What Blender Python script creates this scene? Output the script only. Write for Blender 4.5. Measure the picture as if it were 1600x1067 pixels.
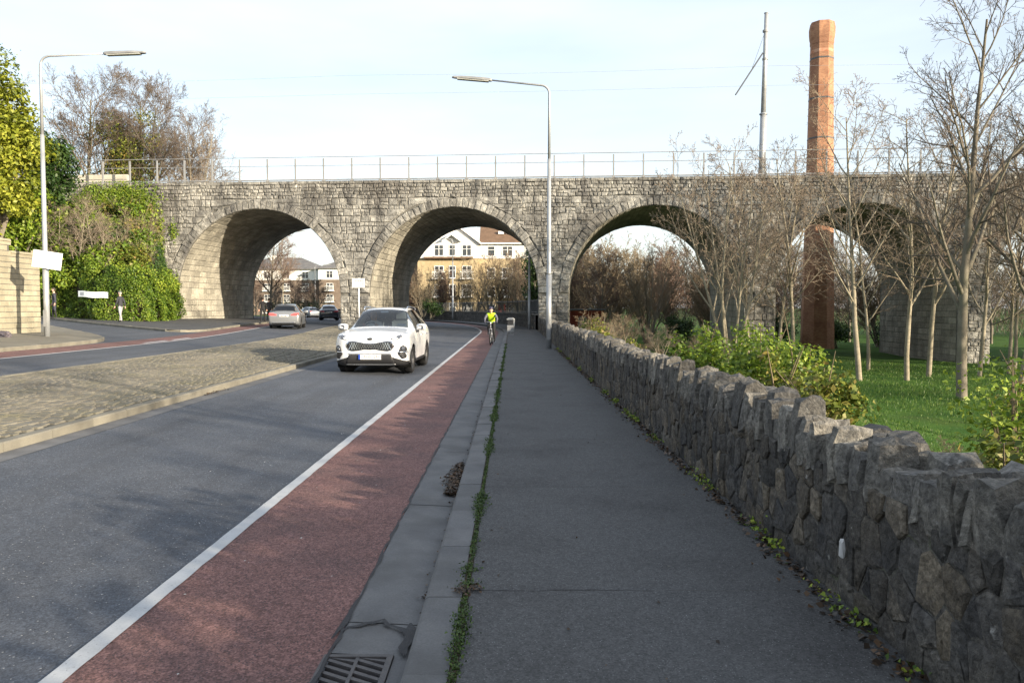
import bpy, bmesh, math, random
import numpy as np
from mathutils import Vector, Matrix
from mathutils.bvhtree import BVHTree

R = math.radians
for o in list(bpy.data.objects):
    bpy.data.objects.remove(o)
scene = bpy.context.scene
col = scene.collection

# ---------------------------------------------------------------- camera
cam_d = bpy.data.cameras.new('camera')
cam_d.sensor_width = 36.0
cam_d.lens = 28.0
cam_d.clip_start = 0.05
cam_d.clip_end = 3000
cam = bpy.data.objects.new('camera', cam_d)
col.objects.link(cam)
cam.location = (0, 0, 1.66)
cam.rotation_euler = (R(90 - 2.46), 0, 0)
scene.camera = cam

# ---------------------------------------------------------------- sky, sun, exposure
SUN_EL = R(13.5)
SUN_TO = Vector((0.794, -0.608, 0)).normalized()          # horizontal direction towards the sun
world = bpy.data.worlds.new('World')
scene.world = world
world.use_nodes = True
wt = world.node_tree
wt.nodes.clear()
sky = wt.nodes.new('ShaderNodeTexSky')
sky.sky_type = 'NISHITA'
sky.sun_disc = False
sky.sun_elevation = SUN_EL
sky.sun_rotation = math.atan2(SUN_TO.x, SUN_TO.y)
sky.altitude = 30
sky.air_density = 1.0
sky.dust_density = 1.6
sky.ozone_density = 1.0
# thin high veil of cloud: pales the blue evenly, a little streaky
tc = wt.nodes.new('ShaderNodeTexCoord')
mp = wt.nodes.new('ShaderNodeMapping')
mp.inputs['Scale'].default_value = (1.2, 1.2, 5.0)
nz = wt.nodes.new('ShaderNodeTexNoise')
nz.inputs['Scale'].default_value = 1.6
nz.inputs['Detail'].default_value = 5
rmp = wt.nodes.new('ShaderNodeMapRange')
rmp.inputs['From Min'].default_value = 0.3
rmp.inputs['From Max'].default_value = 0.75
rmp.inputs['To Min'].default_value = 0.30
rmp.inputs['To Max'].default_value = 0.55
mixn = wt.nodes.new('ShaderNodeMix')
mixn.data_type = 'RGBA'
mixn.inputs[7].default_value = (6.7, 7.1, 7.6, 1)
bgn = wt.nodes.new('ShaderNodeBackground')
bgn.inputs['Strength'].default_value = 0.094
wout = wt.nodes.new('ShaderNodeOutputWorld')
L = wt.links.new
L(tc.outputs['Generated'], mp.inputs['Vector'])
L(mp.outputs['Vector'], nz.inputs['Vector'])
L(nz.outputs['Fac'], rmp.inputs['Value'])
L(rmp.outputs['Result'], mixn.inputs[0])
L(sky.outputs['Color'], mixn.inputs[6])
L(mixn.outputs[2], bgn.inputs['Color'])
L(bgn.outputs['Background'], wout.inputs['Surface'])

sun_d = bpy.data.lights.new('sun', 'SUN')
sun_d.energy = 4.6
sun_d.angle = R(0.55)
sun_d.color = (1.0, 0.86, 0.66)
sun = bpy.data.objects.new('sun', sun_d)
col.objects.link(sun)
sdir = Vector((SUN_TO.x * math.cos(SUN_EL), SUN_TO.y * math.cos(SUN_EL), math.sin(SUN_EL)))
sun.rotation_euler = sdir.to_track_quat('Z', 'Y').to_euler()
sun.location = sdir * 200

scene.view_settings.view_transform = 'Standard'
scene.view_settings.look = 'None'
scene.view_settings.gamma = 1.0
scene.view_settings.use_curve_mapping = False
scene.view_settings.exposure = 1.34
scene.render.engine = 'CYCLES'
# ================================================================ helpers
rng = random.Random(7)
nrg = np.random.default_rng(7)

def smooth(a, b, x):
    t = min(1.0, max(0.0, (x - a) / (b - a)))
    return t * t * (3 - 2 * t)

def lerp(a, b, t):
    return a + (b - a) * t

class MB:
    """collects faces for one mesh"""
    def __init__(s):
        s.v = []; s.f = []; s.t = []; s.m = []; s.uv = None
    def add(s, vs, fs, tint=0.5, mi=0):
        b = len(s.v)
        s.v.extend([tuple(p) for p in vs])
        for f in fs:
            s.f.append(tuple(b + i for i in f)); s.t.append(tint); s.m.append(mi)
    def quad(s, a, b, c, d, tint=0.5, mi=0):
        s.add([a, b, c, d], [(0, 1, 2, 3)], tint, mi)
    def box(s, x0, x1, y0, y1, z0, z1, tint=0.5, mi=0, M=None):
        vs = [(x0, y0, z0), (x1, y0, z0), (x1, y1, z0), (x0, y1, z0), (x0, y0, z1), (x1, y0, z1), (x1, y1, z1), (x0, y1, z1)]
        if M is not None:
            vs = [M @ Vector(p) for p in vs]
        s.add(vs, [(0, 3, 2, 1), (4, 5, 6, 7), (0, 1, 5, 4), (1, 2, 6, 5), (2, 3, 7, 6), (3, 0, 4, 7)], tint, mi)
    def bbox(s, x0, x1, y0, y1, z0, z1, bev=0.01, tint=0.5, mi=0, M=None):
        """box with chamfered top edges and corners"""
        b = bev
        vs = [(x0, y0, z0), (x1, y0, z0), (x1, y1, z0), (x0, y1, z0),
              (x0, y0, z1 - b), (x1, y0, z1 - b), (x1, y1, z1 - b), (x0, y1, z1 - b),
              (x0 + b, y0 + b, z1), (x1 - b, y0 + b, z1), (x1 - b, y1 - b, z1), (x0 + b, y1 - b, z1)]
        if M is not None:
            vs = [M @ Vector(p) for p in vs]
        s.add(vs, [(0, 3, 2, 1), (0, 1, 5, 4), (1, 2, 6, 5), (2, 3, 7, 6), (3, 0, 4, 7),
                   (4, 5, 9, 8), (5, 6, 10, 9), (6, 7, 11, 10), (7, 4, 8, 11), (8, 9, 10, 11)], tint, mi)
    def tube(s, pts, rad, n=8, tint=0.5, mi=0, cap=True):
        pts = [Vector(p) for p in pts]
        if not hasattr(rad, '__len__'):
            rad = [rad] * len(pts)
        b = len(s.v); up = None
        for i, p in enumerate(pts):
            d = (pts[min(i + 1, len(pts) - 1)] - pts[max(i - 1, 0)])
            if d.length < 1e-9: d = Vector((0, 0, 1))
            d.normalize()
            if up is None:
                a = Vector((1, 0, 0)) if abs(d.x) < 0.8 else Vector((0, 1, 0))
                up = (a - d * a.dot(d)).normalized()
            else:
                up = (up - d * up.dot(d))
                if up.length < 1e-6: up = d.orthogonal()
                up.normalize()
            w = d.cross(up)
            for k in range(n):
                a = 2 * math.pi * k / n
                q = p + (up * math.cos(a) + w * math.sin(a)) * rad[i]
                s.v.append((q.x, q.y, q.z))
        for i in range(len(pts) - 1):
            for k in range(n):
                k2 = (k + 1) % n
                s.f.append((b + i * n + k, b + i * n + k2, b + (i + 1) * n + k2, b + (i + 1) * n + k)); s.t.append(tint); s.m.append(mi)
        if cap:
            s.f.append(tuple(b + k for k in reversed(range(n)))); s.t.append(tint); s.m.append(mi)
            e = b + (len(pts) - 1) * n
            s.f.append(tuple(e + k for k in range(n))); s.t.append(tint); s.m.append(mi)
    def lathe(s, prof, n=16, M=None, tint=0.5, mi=0):
        """prof: (radius, height) along local z"""
        b = len(s.v)
        for r, z in prof:
            for k in range(n):
                a = 2 * math.pi * k / n
                p = Vector((r * math.cos(a), r * math.sin(a), z))
                if M is not None: p = M @ p
                s.v.append(tuple(p))
        for i in range(len(prof) - 1):
            for k in range(n):
                k2 = (k + 1) % n
                s.f.append((b + i * n + k, b + i * n + k2, b + (i + 1) * n + k2, b + (i + 1) * n + k)); s.t.append(tint); s.m.append(mi)
    def prism(s, poly, z0, z1, M=None, tint=0.5, mi=0):
        n = len(poly)
        vs = [(x, y, z0) for x, y in poly] + [(x, y, z1) for x, y in poly]
        if M is not None: vs = [M @ Vector(p) for p in vs]
        fs = [tuple(reversed(range(n))), tuple(range(n, 2 * n))]
        fs += [(i, (i + 1) % n, n + (i + 1) % n, n + i) for i in range(n)]
        s.add(vs, fs, tint, mi)
    def rock(s, c, size, r, jit=0.16, M=None, tint=None, taper=0.0, mi=0):
        """26-vertex rough stone (48 triangles)"""
        vs = []; idx = {}
        for i in range(3):
            for j in range(3):
                for k in range(3):
                    if i == j == k == 1: continue
                    idx[(i, j, k)] = len(vs)
                    p = Vector((i - 1, j - 1, k - 1))
                    nz_ = (i != 1) + (j != 1) + (k != 1)
                    p *= {1: 1.06, 2: 0.97, 3: 0.86}[nz_]
                    p += Vector((r.uniform(-jit, jit), r.uniform(-jit, jit), r.uniform(-jit, jit)))
                    tp = 1 - taper * (p.z + 1) / 2
                    p = Vector((p.x * size[0] / 2 * tp, p.y * size[1] / 2 * tp, p.z * size[2] / 2))
                    if M is not None: p = M @ p
                    vs.append(p + Vector(c))
        fs = []
        for ax in range(3):
            for sd in (0, 2):
                for a in range(2):
                    for b in range(2):
                        q = []
                        for da, db in ((0, 0), (1, 0), (1, 1), (0, 1)):
                            t = [0, 0, 0]; t[ax] = sd; t[(ax + 1) % 3] = a + da; t[(ax + 2) % 3] = b + db
                            q.append(idx[tuple(t)])
                        fs.append(tuple(q if sd == 2 else reversed(q)))
        s.add(vs, fs, r.random() if tint is None else tint, mi)
    def mesh(s, name, mats, smooth_=False):
        me = bpy.data.meshes.new(name)
        me.from_pydata(s.v, [], s.f)
        a = me.attributes.new('tint', 'FLOAT', 'FACE')
        a.data.foreach_set('value', np.array(s.t, dtype=np.float32))
        if not isinstance(mats, (list, tuple)): mats = [mats]
        for m in mats: me.materials.append(m)
        if len(mats) > 1:
            me.polygons.foreach_set('material_index', np.array(s.m, dtype=np.int32))
        if smooth_:
            me.polygons.foreach_set('use_smooth', np.ones(len(s.f), dtype=bool))
        me.update()
        return me
    def build(s, name, mats, parent=None, smooth_=False, world=True, sharp=None):
        o = bpy.data.objects.new(name, s.mesh(name, mats, smooth_ or bool(sharp)))
        if sharp: o.data.set_sharp_from_angle(angle=R(sharp))
        col.objects.link(o)
        if parent is not None: attach(o, parent, world)
        return o

def attach(o, parent, world=True):
    o.parent = parent
    if world:
        o.matrix_parent_inverse = mworld(parent).inverted()

def mworld(o):
    m = Matrix.LocRotScale(o.location, o.rotation_euler, o.scale)
    if o.parent is not None:
        return mworld(o.parent) @ o.matrix_parent_inverse @ m
    return m

def tag(o, label=None, cat=None, group=None, kind=None):
    if label: o['label'] = label
    if cat: o['category'] = cat
    if group: o['group'] = group
    if kind: o['kind'] = kind
    return o

def thing(name, label, cat, loc=(0, 0, 0), rz=0.0, group=None):
    o = bpy.data.objects.new(name, None)
    o.empty_display_size = 0.3
    col.objects.link(o)
    o.location = loc; o.rotation_euler = (0, 0, rz)
    return tag(o, label, cat, group)

def copy_tree(o, parent=None):
    c = o.copy(); col.objects.link(c)
    if parent is not None:
        c.parent = parent; c.matrix_parent_inverse = o.matrix_parent_inverse.copy()
    for ch in list(o.children): copy_tree(ch, c)
    return c

def text_mesh(txt, size, name, mat, M, parent=None, world=True, squeeze=1.0):
    cu = bpy.data.curves.new('t', 'FONT'); cu.body = txt; cu.size = size
    cu.align_x = 'CENTER'; cu.align_y = 'CENTER'; cu.extrude = 0.001; cu.offset = 0.012 * size; cu.resolution_u = 2
    t = bpy.data.objects.new('t', cu); col.objects.link(t)
    dg = bpy.context.evaluated_depsgraph_get()
    me = bpy.data.meshes.new_from_object(t.evaluated_get(dg))
    bpy.data.objects.remove(t); bpy.data.curves.remove(cu)
    me.transform(Matrix.Diagonal((squeeze, 1, 1, 1))); me.transform(M)
    me.materials.clear(); me.materials.append(mat)
    o = bpy.data.objects.new(name, me); col.objects.link(o)
    if parent is not None: attach(o, parent, world)
    return o

# ---------------------------------------------------------------- materials
def new_mat(name):
    m = bpy.data.materials.new(name); m.use_nodes = True
    nt = m.node_tree; nt.nodes.clear()
    out = nt.nodes.new('ShaderNodeOutputMaterial')
    return m, nt, out

def N(nt, typ, **kw):
    n = nt.nodes.new(typ)
    for k, v in kw.items(): setattr(n, k, v)
    return n

def noise(nt, vec, scale, detail=4, rough=0.55, stretch=None):
    n = N(nt, 'ShaderNodeTexNoise')
    n.inputs['Scale'].default_value = scale; n.inputs['Detail'].default_value = detail; n.inputs['Roughness'].default_value = rough
    if stretch:
        m = N(nt, 'ShaderNodeMapping'); m.inputs['Scale'].default_value = stretch
        nt.links.new(vec, m.inputs['Vector']); vec = m.outputs['Vector']
    nt.links.new(vec, n.inputs['Vector'])
    return n.outputs['Fac']

def maprange(nt, val, a, b, c, d):
    n = N(nt, 'ShaderNodeMapRange')
    for k, x in zip(('From Min', 'From Max', 'To Min', 'To Max'), (a, b, c, d)): n.inputs[k].default_value = x
    nt.links.new(val, n.inputs['Value'])
    return n.outputs['Result']

def mixc(nt, fac, a, b, mode='MIX'):
    n = N(nt, 'ShaderNodeMix', data_type='RGBA', blend_type=mode)
    for s, x in ((0, fac), (6, a), (7, b)):
        if isinstance(x, (int, float)): n.inputs[s].default_value = x
        elif isinstance(x, tuple): n.inputs[s].default_value = (*x, 1)
        else: nt.links.new(x, n.inputs[s])
    return n.outputs[2]

def math2(nt, op, a, b):
    n = N(nt, 'ShaderNodeMath', operation=op)
    for i, x in enumerate((a, b)):
        if isinstance(x, (int, float)): n.inputs[i].default_value = x
        else: nt.links.new(x, n.inputs[i])
    return n.outputs[0]

def surf(name, c1, c2, scale=2.0, rough=0.85, bump=0.25, bscale=60.0, tint=0.0, spec=0.3, fine=0.25, fscale=None,
         stain=None, stain_scale=0.6, stain_amt=0.5, stain_stretch=None, speck=None, speck_scale=200, speck_amt=0.06,
         metal=0.0, grain=0.0, gscale=90.0, spot=None, spot_scale=3.0, spot_rng=(0.58, 0.72), bdist=0.01, tcol=None):
    m, nt, out = new_mat(name)
    p = N(nt, 'ShaderNodeBsdfPrincipled')
    pos = N(nt, 'ShaderNodeNewGeometry').outputs['Position']
    c = mixc(nt, maprange(nt, noise(nt, pos, scale, 5), 0.32, 0.68, 0, 1), c1, c2)
    at = None
    if tint or tcol:
        at = N(nt, 'ShaderNodeAttribute', attribute_name='tint').outputs['Fac']
    if tcol:
        c = mixc(nt, maprange(nt, at, 0.35, 1.0, 0, 0.8), c, tcol)
    if tint:
        frac = math2(nt, 'FRACT', math2(nt, 'MULTIPLY', at, 7.31), 0) if tcol else at
        v = maprange(nt, frac, 0, 1, 1 - tint, 1 + tint)
        cb = N(nt, 'ShaderNodeCombineColor'); [nt.links.new(v, cb.inputs[i]) for i in range(3)]
        c = mixc(nt, 1.0, c, cb.outputs[0], 'MULTIPLY')
    if fine:
        fn = noise(nt, pos, fscale or bscale, 3, 0.7)
        v = maprange(nt, fn, 0.25, 0.75, 1 - fine, 1 + fine)
        cb = N(nt, 'ShaderNodeCombineColor'); [nt.links.new(v, cb.inputs[i]) for i in range(3)]
        c = mixc(nt, 1.0, c, cb.outputs[0], 'MULTIPLY')
    if stain:
        c = mixc(nt, maprange(nt, noise(nt, pos, stain_scale, 6, 0.6, stain_stretch), 0.45, 0.68, 0, stain_amt), c, stain)
    if spot:
        c = mixc(nt, maprange(nt, noise(nt, pos, spot_scale, 4, 0.6), spot_rng[0], spot_rng[1], 0, 0.85), c, spot)
    if grain:
        for sc_, am in ((gscale, grain), (gscale * .37, grain * .55)):
            vg = N(nt, 'ShaderNodeTexVoronoi'); vg.inputs['Scale'].default_value = sc_
            nt.links.new(pos, vg.inputs['Vector'])
            sg = N(nt, 'ShaderNodeSeparateColor'); nt.links.new(vg.outputs['Color'], sg.inputs[0])
            v = maprange(nt, sg.outputs[1], 0, 1, 1 - am, 1 + am)
            cb = N(nt, 'ShaderNodeCombineColor'); [nt.links.new(v, cb.inputs[i]) for i in range(3)]
            c = mixc(nt, 1.0, c, cb.outputs[0], 'MULTIPLY')
    if speck:
        vo = N(nt, 'ShaderNodeTexVoronoi'); vo.inputs['Scale'].default_value = speck_scale
        nt.links.new(pos, vo.inputs['Vector'])
        sp = N(nt, 'ShaderNodeSeparateColor'); nt.links.new(vo.outputs['Color'], sp.inputs[0])
        near = math2(nt, 'LESS_THAN', vo.outputs['Distance'], 0.35)
        f = math2(nt, 'MULTIPLY', near, math2(nt, 'LESS_THAN', sp.outputs[0], speck_amt))
        c = mixc(nt, f, c, speck)
    nt.links.new(c, p.inputs['Base Color'])
    p.inputs['Roughness'].default_value = rough
    p.inputs['Specular IOR Level'].default_value = spec
    p.inputs['Metallic'].default_value = metal
    if bump:
        b = N(nt, 'ShaderNodeBump'); b.inputs['Strength'].default_value = bump; b.inputs['Distance'].default_value = bdist
        nt.links.new(noise(nt, pos, bscale, 5, 0.65), b.inputs['Height'])
        nt.links.new(b.outputs['Normal'], p.inputs['Normal'])
    nt.links.new(p.outputs['BSDF'], out.inputs['Surface'])
    return m

def plain(name, c, rough=0.5, metal=0.0, spec=0.5, coat=0.0, emit=None, vary=0.06):
    m, nt, out = new_mat(name)
    p = N(nt, 'ShaderNodeBsdfPrincipled')
    pos = N(nt, 'ShaderNodeNewGeometry').outputs['Position']
    v = maprange(nt, noise(nt, pos, 9.0, 3), 0.3, 0.7, 1 - vary, 1 + vary)
    cb = N(nt, 'ShaderNodeCombineColor'); [nt.links.new(v, cb.inputs[i]) for i in range(3)]
    nt.links.new(mixc(nt, 1.0, c, cb.outputs[0], 'MULTIPLY'), p.inputs['Base Color'])
    p.inputs['Roughness'].default_value = rough; p.inputs['Metallic'].default_value = metal
    p.inputs['Specular IOR Level'].default_value = spec; p.inputs['Coat Weight'].default_value = coat
    p.inputs['Coat Roughness'].default_value = 0.06
    if emit:
        p.inputs['Emission Color'].default_value = (*emit[0], 1); p.inputs['Emission Strength'].default_value = emit[1]
    nt.links.new(p.outputs['BSDF'], out.inputs['Surface'])
    return m

def leafmat(name, c1, c2, c3, trans=0.3):
    """leaf: per-leaf colour, lets some light through"""
    m, nt, out = new_mat(name)
    at = N(nt, 'ShaderNodeAttribute', attribute_name='tint').outputs['Fac']
    ramp = N(nt, 'ShaderNodeValToRGB')
    e = ramp.color_ramp.elements
    e[0].position = 0.1; e[0].color = (*c1, 1); e[1].position = 0.95; e[1].color = (*c3, 1)
    k = e.new(0.5); k.color = (*c2, 1)
    nt.links.new(at, ramp.inputs['Fac'])
    d = N(nt, 'ShaderNodeBsdfPrincipled'); d.inputs['Roughness'].default_value = 0.5; d.inputs['Specular IOR Level'].default_value = 0.35
    t = N(nt, 'ShaderNodeBsdfTranslucent')
    nt.links.new(ramp.outputs['Color'], d.inputs['Base Color']); nt.links.new(ramp.outputs['Color'], t.inputs['Color'])
    mx = N(nt, 'ShaderNodeMixShader'); mx.inputs['Fac'].default_value = trans
    nt.links.new(d.outputs['BSDF'], mx.inputs[1]); nt.links.new(t.outputs['BSDF'], mx.inputs[2])
    nt.links.new(mx.outputs['Shader'], out.inputs['Surface'])
    return m

def glassmat(name, tintc, refl=1.0):
    m, nt, out = new_mat(name)
    tr = N(nt, 'ShaderNodeBsdfTransparent'); tr.inputs['Color'].default_value = (*tintc, 1)
    gl = N(nt, 'ShaderNodeBsdfGlossy'); gl.inputs['Roughness'].default_value = 0.02
    fr = N(nt, 'ShaderNodeFresnel'); fr.inputs['IOR'].default_value = 1.5
    mx = N(nt, 'ShaderNodeMixShader')
    nt.links.new(math2(nt, 'MINIMUM', math2(nt, 'MULTIPLY', fr.outputs[0], refl), 1.0), mx.inputs['Fac'])
    nt.links.new(tr.outputs[0], mx.inputs[1]); nt.links.new(gl.outputs[0], mx.inputs[2])
    nt.links.new(mx.outputs['Shader'], out.inputs['Surface'])
    return m

M = {}
M['asphalt'] = surf('asphalt', (0.058, 0.067, 0.084), (0.083, 0.091, 0.107), 0.8, 0.82, 0.5, 110, fine=0.45, fscale=70, speck=(0.30, 0.30, 0.30), speck_scale=70, speck_amt=0.03, spec=0.35, grain=.30, gscale=110, stain=(0.035, 0.037, 0.043), stain_scale=0.5, stain_amt=0.5, stain_stretch=(3, 0.25, 1))
M['footway'] = surf('footway_asphalt', (0.070, 0.071, 0.073), (0.098, 0.098, 0.098), 0.9, 0.88, 0.45, 140, fine=0.32, fscale=90, speck=(0.20, 0.20, 0.21), speck_scale=120, speck_amt=0.05, spec=0.25, grain=.26, gscale=130, stain=(0.040, 0.040, 0.042), stain_scale=0.9, stain_amt=0.75)
M['red'] = surf('red_lane', (0.150, 0.082, 0.075), (0.196, 0.106, 0.096), 1.2, 0.88, 0.6, 120, fine=0.5, fscale=80, speck=(0.05, 0.045, 0.05), speck_scale=75, speck_amt=0.22, spec=0.25, grain=.38, gscale=110, stain=(0.075, 0.055, 0.058), stain_scale=1.1, stain_amt=0.55)
M['paint'] = surf('white_paint', (0.36, 0.37, 0.38), (0.46, 0.47, 0.48), 3, 0.7, 0.2, 90, fine=0.1, spot=(0.10, 0.09, 0.09), spot_scale=55, spot_rng=(0.66, 0.70))
M['concrete'] = surf('concrete', (0.105, 0.107, 0.112), (0.150, 0.150, 0.152), 2.5, 0.85, 0.3, 90, tint=0.12, fine=0.2, stain=(0.075, 0.075, 0.075), stain_scale=2.0, stain_amt=0.65, spot=(0.42, 0.42, 0.40), spot_scale=26, spot_rng=(0.74, 0.78))
M['kerb'] = surf('kerb_concrete', (0.155, 0.146, 0.122), (0.215, 0.20, 0.16), 2.2, 0.85, 0.35, 80, tint=0.12, fine=0.2, stain=(0.10, 0.092, 0.075), stain_scale=1.5, stain_amt=0.6)
M['sett'] = surf('sett_stone', (0.118, 0.110, 0.092), (0.165, 0.153, 0.125), 1.0, 0.85, 0.4, 60, tint=0.16, fine=0.22, stain=(0.12, 0.115, 0.07), stain_scale=1.4, stain_amt=0.5)
M['joint'] = surf('sett_joint', (0.065, 0.062, 0.05), (0.10, 0.095, 0.07), 3, 0.95, 0.3, 60)
M['stone'] = surf('viaduct_stone', (0.188, 0.184, 0.172), (0.318, 0.309, 0.28), 0.9, 0.92, 1.0, 8, tint=0.21, fine=0.38, fscale=6, grain=.22, gscale=5, stain=(0.055, 0.054, 0.054), stain_scale=1.1, stain_amt=0.85, stain_stretch=(1.2, 1.2, 0.35), spot=(0.115, 0.108, 0.098), spot_scale=0.28, spot_rng=(0.48, 0.72), bdist=0.09)
M['barrel'] = surf('barrel_stone', (0.235, 0.222, 0.185), (0.36, 0.34, 0.285), 0.8, 0.92, 0.8, 8, tint=0.20, fine=0.28, fscale=6, stain=(0.13, 0.125, 0.11), stain_scale=0.8, stain_amt=0.6, stain_stretch=(1.2, 1.2, 0.35), bdist=0.06)
M['mortar'] = surf('mortar', (0.12, 0.117, 0.108), (0.21, 0.205, 0.185), 1.0, 0.95, 0.5, 20, fine=0.3, stain=(0.07, 0.068, 0.065), stain_scale=1.0, stain_amt=0.7, stain_stretch=(1.3, 1.3, 0.3), bdist=0.03)
M['rubble'] = surf('wall_stone', (0.036, 0.036, 0.037), (0.088, 0.081, 0.071), 3.2, 0.88, 1.0, 16, tint=0.34, fine=0.5, fscale=26, grain=.28, gscale=60, stain=(0.045, 0.045, 0.048), stain_scale=3.0, stain_amt=0.6, spot=(0.26, 0.255, 0.24), spot_scale=11, spot_rng=(0.66, 0.74), bdist=0.035, tcol=(0.135, 0.112, 0.082))
M['wallmortar'] = surf('wall_mortar', (0.055, 0.053, 0.050), (0.105, 0.098, 0.088), 5, 0.95, 1.0, 24, fine=0.5, grain=.3, gscale=70, bdist=0.035, spot=(0.06, 0.085, 0.03), spot_scale=2.5, spot_rng=(0.6, 0.72))
M['coping'] = surf('coping_stone', (0.082, 0.080, 0.078), (0.175, 0.164, 0.142), 3.2, 0.88, 1.0, 16, tint=0.32, fine=0.5, fscale=26, grain=.25, gscale=60, stain=(0.05, 0.05, 0.05), stain_scale=4.0, stain_amt=0.7, bdist=0.035, spot=(0.30, 0.29, 0.27), spot_scale=9, spot_rng=(0.66, 0.74))
M['soil'] = surf('soil', (0.05, 0.04, 0.03), (0.09, 0.07, 0.05), 2, 0.95, 0.6, 20, fine=0.3)
M['lawn'] = surf('lawn_ground', (0.030, 0.078, 0.013), (0.056, 0.115, 0.018), 0.6, 0.95, 0.6, 40, fine=0.3, stain=(0.06, 0.06, 0.02), stain_scale=0.5, stain_amt=0.35, spec=0.1)
M['bark'] = surf('bark', (0.12, 0.105, 0.085), (0.20, 0.178, 0.14), 1.5, 0.9, 0.6, 30, fine=0.3, spec=0.15, stain=(0.085, 0.095, 0.055), stain_scale=1.0, stain_amt=0.4)
M['barkpale'] = surf('pale_bark', (0.20, 0.175, 0.13), (0.30, 0.265, 0.20), 1.5, 0.85, 0.6, 30, fine=0.3, spec=0.15, stain=(0.12, 0.11, 0.08), stain_scale=2.5, stain_amt=0.5, stain_stretch=(1, 1, 2.5))
M['twig'] = surf('twig', (0.16, 0.128, 0.10), (0.25, 0.20, 0.15), 0.8, 0.9, 0, spec=0.15, fine=0)
M['twigdark'] = surf('dark_twig', (0.085, 0.068, 0.055), (0.13, 0.105, 0.085), 0.8, 0.9, 0, spec=0.15, fine=0)
M['twigred'] = surf('red_twig', (0.105, 0.072, 0.058), (0.165, 0.115, 0.09), 0.8, 0.9, 0, spec=0.15, fine=0)
M['twiggold'] = surf('gold_twig', (0.145, 0.115, 0.075), (0.215, 0.17, 0.115), 0.8, 0.9, 0, spec=0.15, fine=0)
M['leaf'] = leafmat('shrub_leaf', (0.048, 0.095, 0.012), (0.165, 0.25, 0.026), (0.33, 0.39, 0.05))
M['leafdark'] = leafmat('dark_leaf', (0.014, 0.035, 0.010), (0.035, 0.075, 0.015), (0.085, 0.14, 0.03))
M['leafgold'] = leafmat('gold_leaf', (0.09, 0.12, 0.012), (0.23, 0.26, 0.025), (0.40, 0.40, 0.06))
M['leafmix'] = leafmat('mixed_leaf', (0.06, 0.09, 0.014), (0.17, 0.20, 0.03), (0.28, 0.19, 0.06))
M['ivy'] = leafmat('ivy_leaf', (0.038, 0.082, 0.012), (0.115, 0.19, 0.02), (0.25, 0.31, 0.04))
M['moss'] = leafmat('moss', (0.020, 0.045, 0.008), (0.045, 0.085, 0.014), (0.085, 0.13, 0.025), 0.15)
M['deadleaf'] = leafmat('dead_leaf', (0.030, 0.022, 0.016), (0.075, 0.048, 0.028), (0.15, 0.085, 0.045), 0.1)
M['grass'] = leafmat('grass_blade', (0.024, 0.068, 0.009), (0.052, 0.122, 0.014), (0.12, 0.18, 0.03))
M['galv'] = surf('galvanised_steel', (0.28, 0.295, 0.31), (0.38, 0.395, 0.41), 2.0, 0.5, 0.1, 60, metal=0.35, spec=0.5, fine=0.1)
M['greysteel'] = surf('grey_steel', (0.17, 0.175, 0.18), (0.24, 0.245, 0.25), 2.0, 0.5, 0.1, 60, spec=0.5, fine=0.1)
M['darksteel'] = plain('dark_steel', (0.06, 0.065, 0.07), 0.5)
M['signwhite'] = plain('sign_white', (0.82, 0.82, 0.82), 0.4)
M['signgrey'] = plain('sign_lettering', (0.30, 0.31, 0.32), 0.5)
M['iron'] = surf('cast_iron', (0.045, 0.042, 0.045), (0.075, 0.068, 0.068), 12, 0.6, 0.4, 120, spec=0.5, fine=0.2)
M['black'] = plain('black_void', (0.008, 0.008, 0.008), 0.9, spec=0.1)
M['tyre'] = plain('tyre_rubber', (0.018, 0.018, 0.019), 0.8, spec=0.3)
M['plastic'] = plain('black_plastic', (0.022, 0.022, 0.024), 0.55)
M['chrome'] = plain('chrome', (0.70, 0.71, 0.73), 0.15, metal=1.0)
M['alloy'] = plain('alloy', (0.42, 0.43, 0.45), 0.3, metal=0.8)
M['glass'] = glassmat('car_glass', (0.66, 0.74, 0.77), 2.0)
M['glassdark'] = glassmat('privacy_glass', (0.05, 0.055, 0.06))
# ================================================================ ground and roads
R0 = 112.0; Y1 = 50.0
def road_pt(off, s):
    if s <= Y1: return (off, s)
    th = (s - Y1) / R0; r = R0 + off + 2
    return (-2 - R0 + r * math.cos(th), Y1 + r * math.sin(th))
def off_of(x, y):
    if y <= Y1: return x
    return math.hypot(x + 2 + R0, y - Y1) - R0 - 2
def hoff(o):
    return 0.036 * min(30.0, max(0.0, -o - 3))
def h(x, y):
    return hoff(off_of(x, y))
def shf(s):
    return -2.8 * smooth(28, 57, s)
def park(x, y):
    return -0.15 - 1.75 * smooth(2.2, 13, x) - 0.5 * smooth(20, 45, x)
def terrain(x, y):
    o = off_of(x, y)
    if y <= 62:
        return lerp(h(x, y) - 0.35, park(x, y), smooth(1.8, 2.6, x))
    return lerp(h(x, y) - 0.35, park(x, y), smooth(1.8, 6, o)) * (1 - smooth(150, 300, y))

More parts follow.
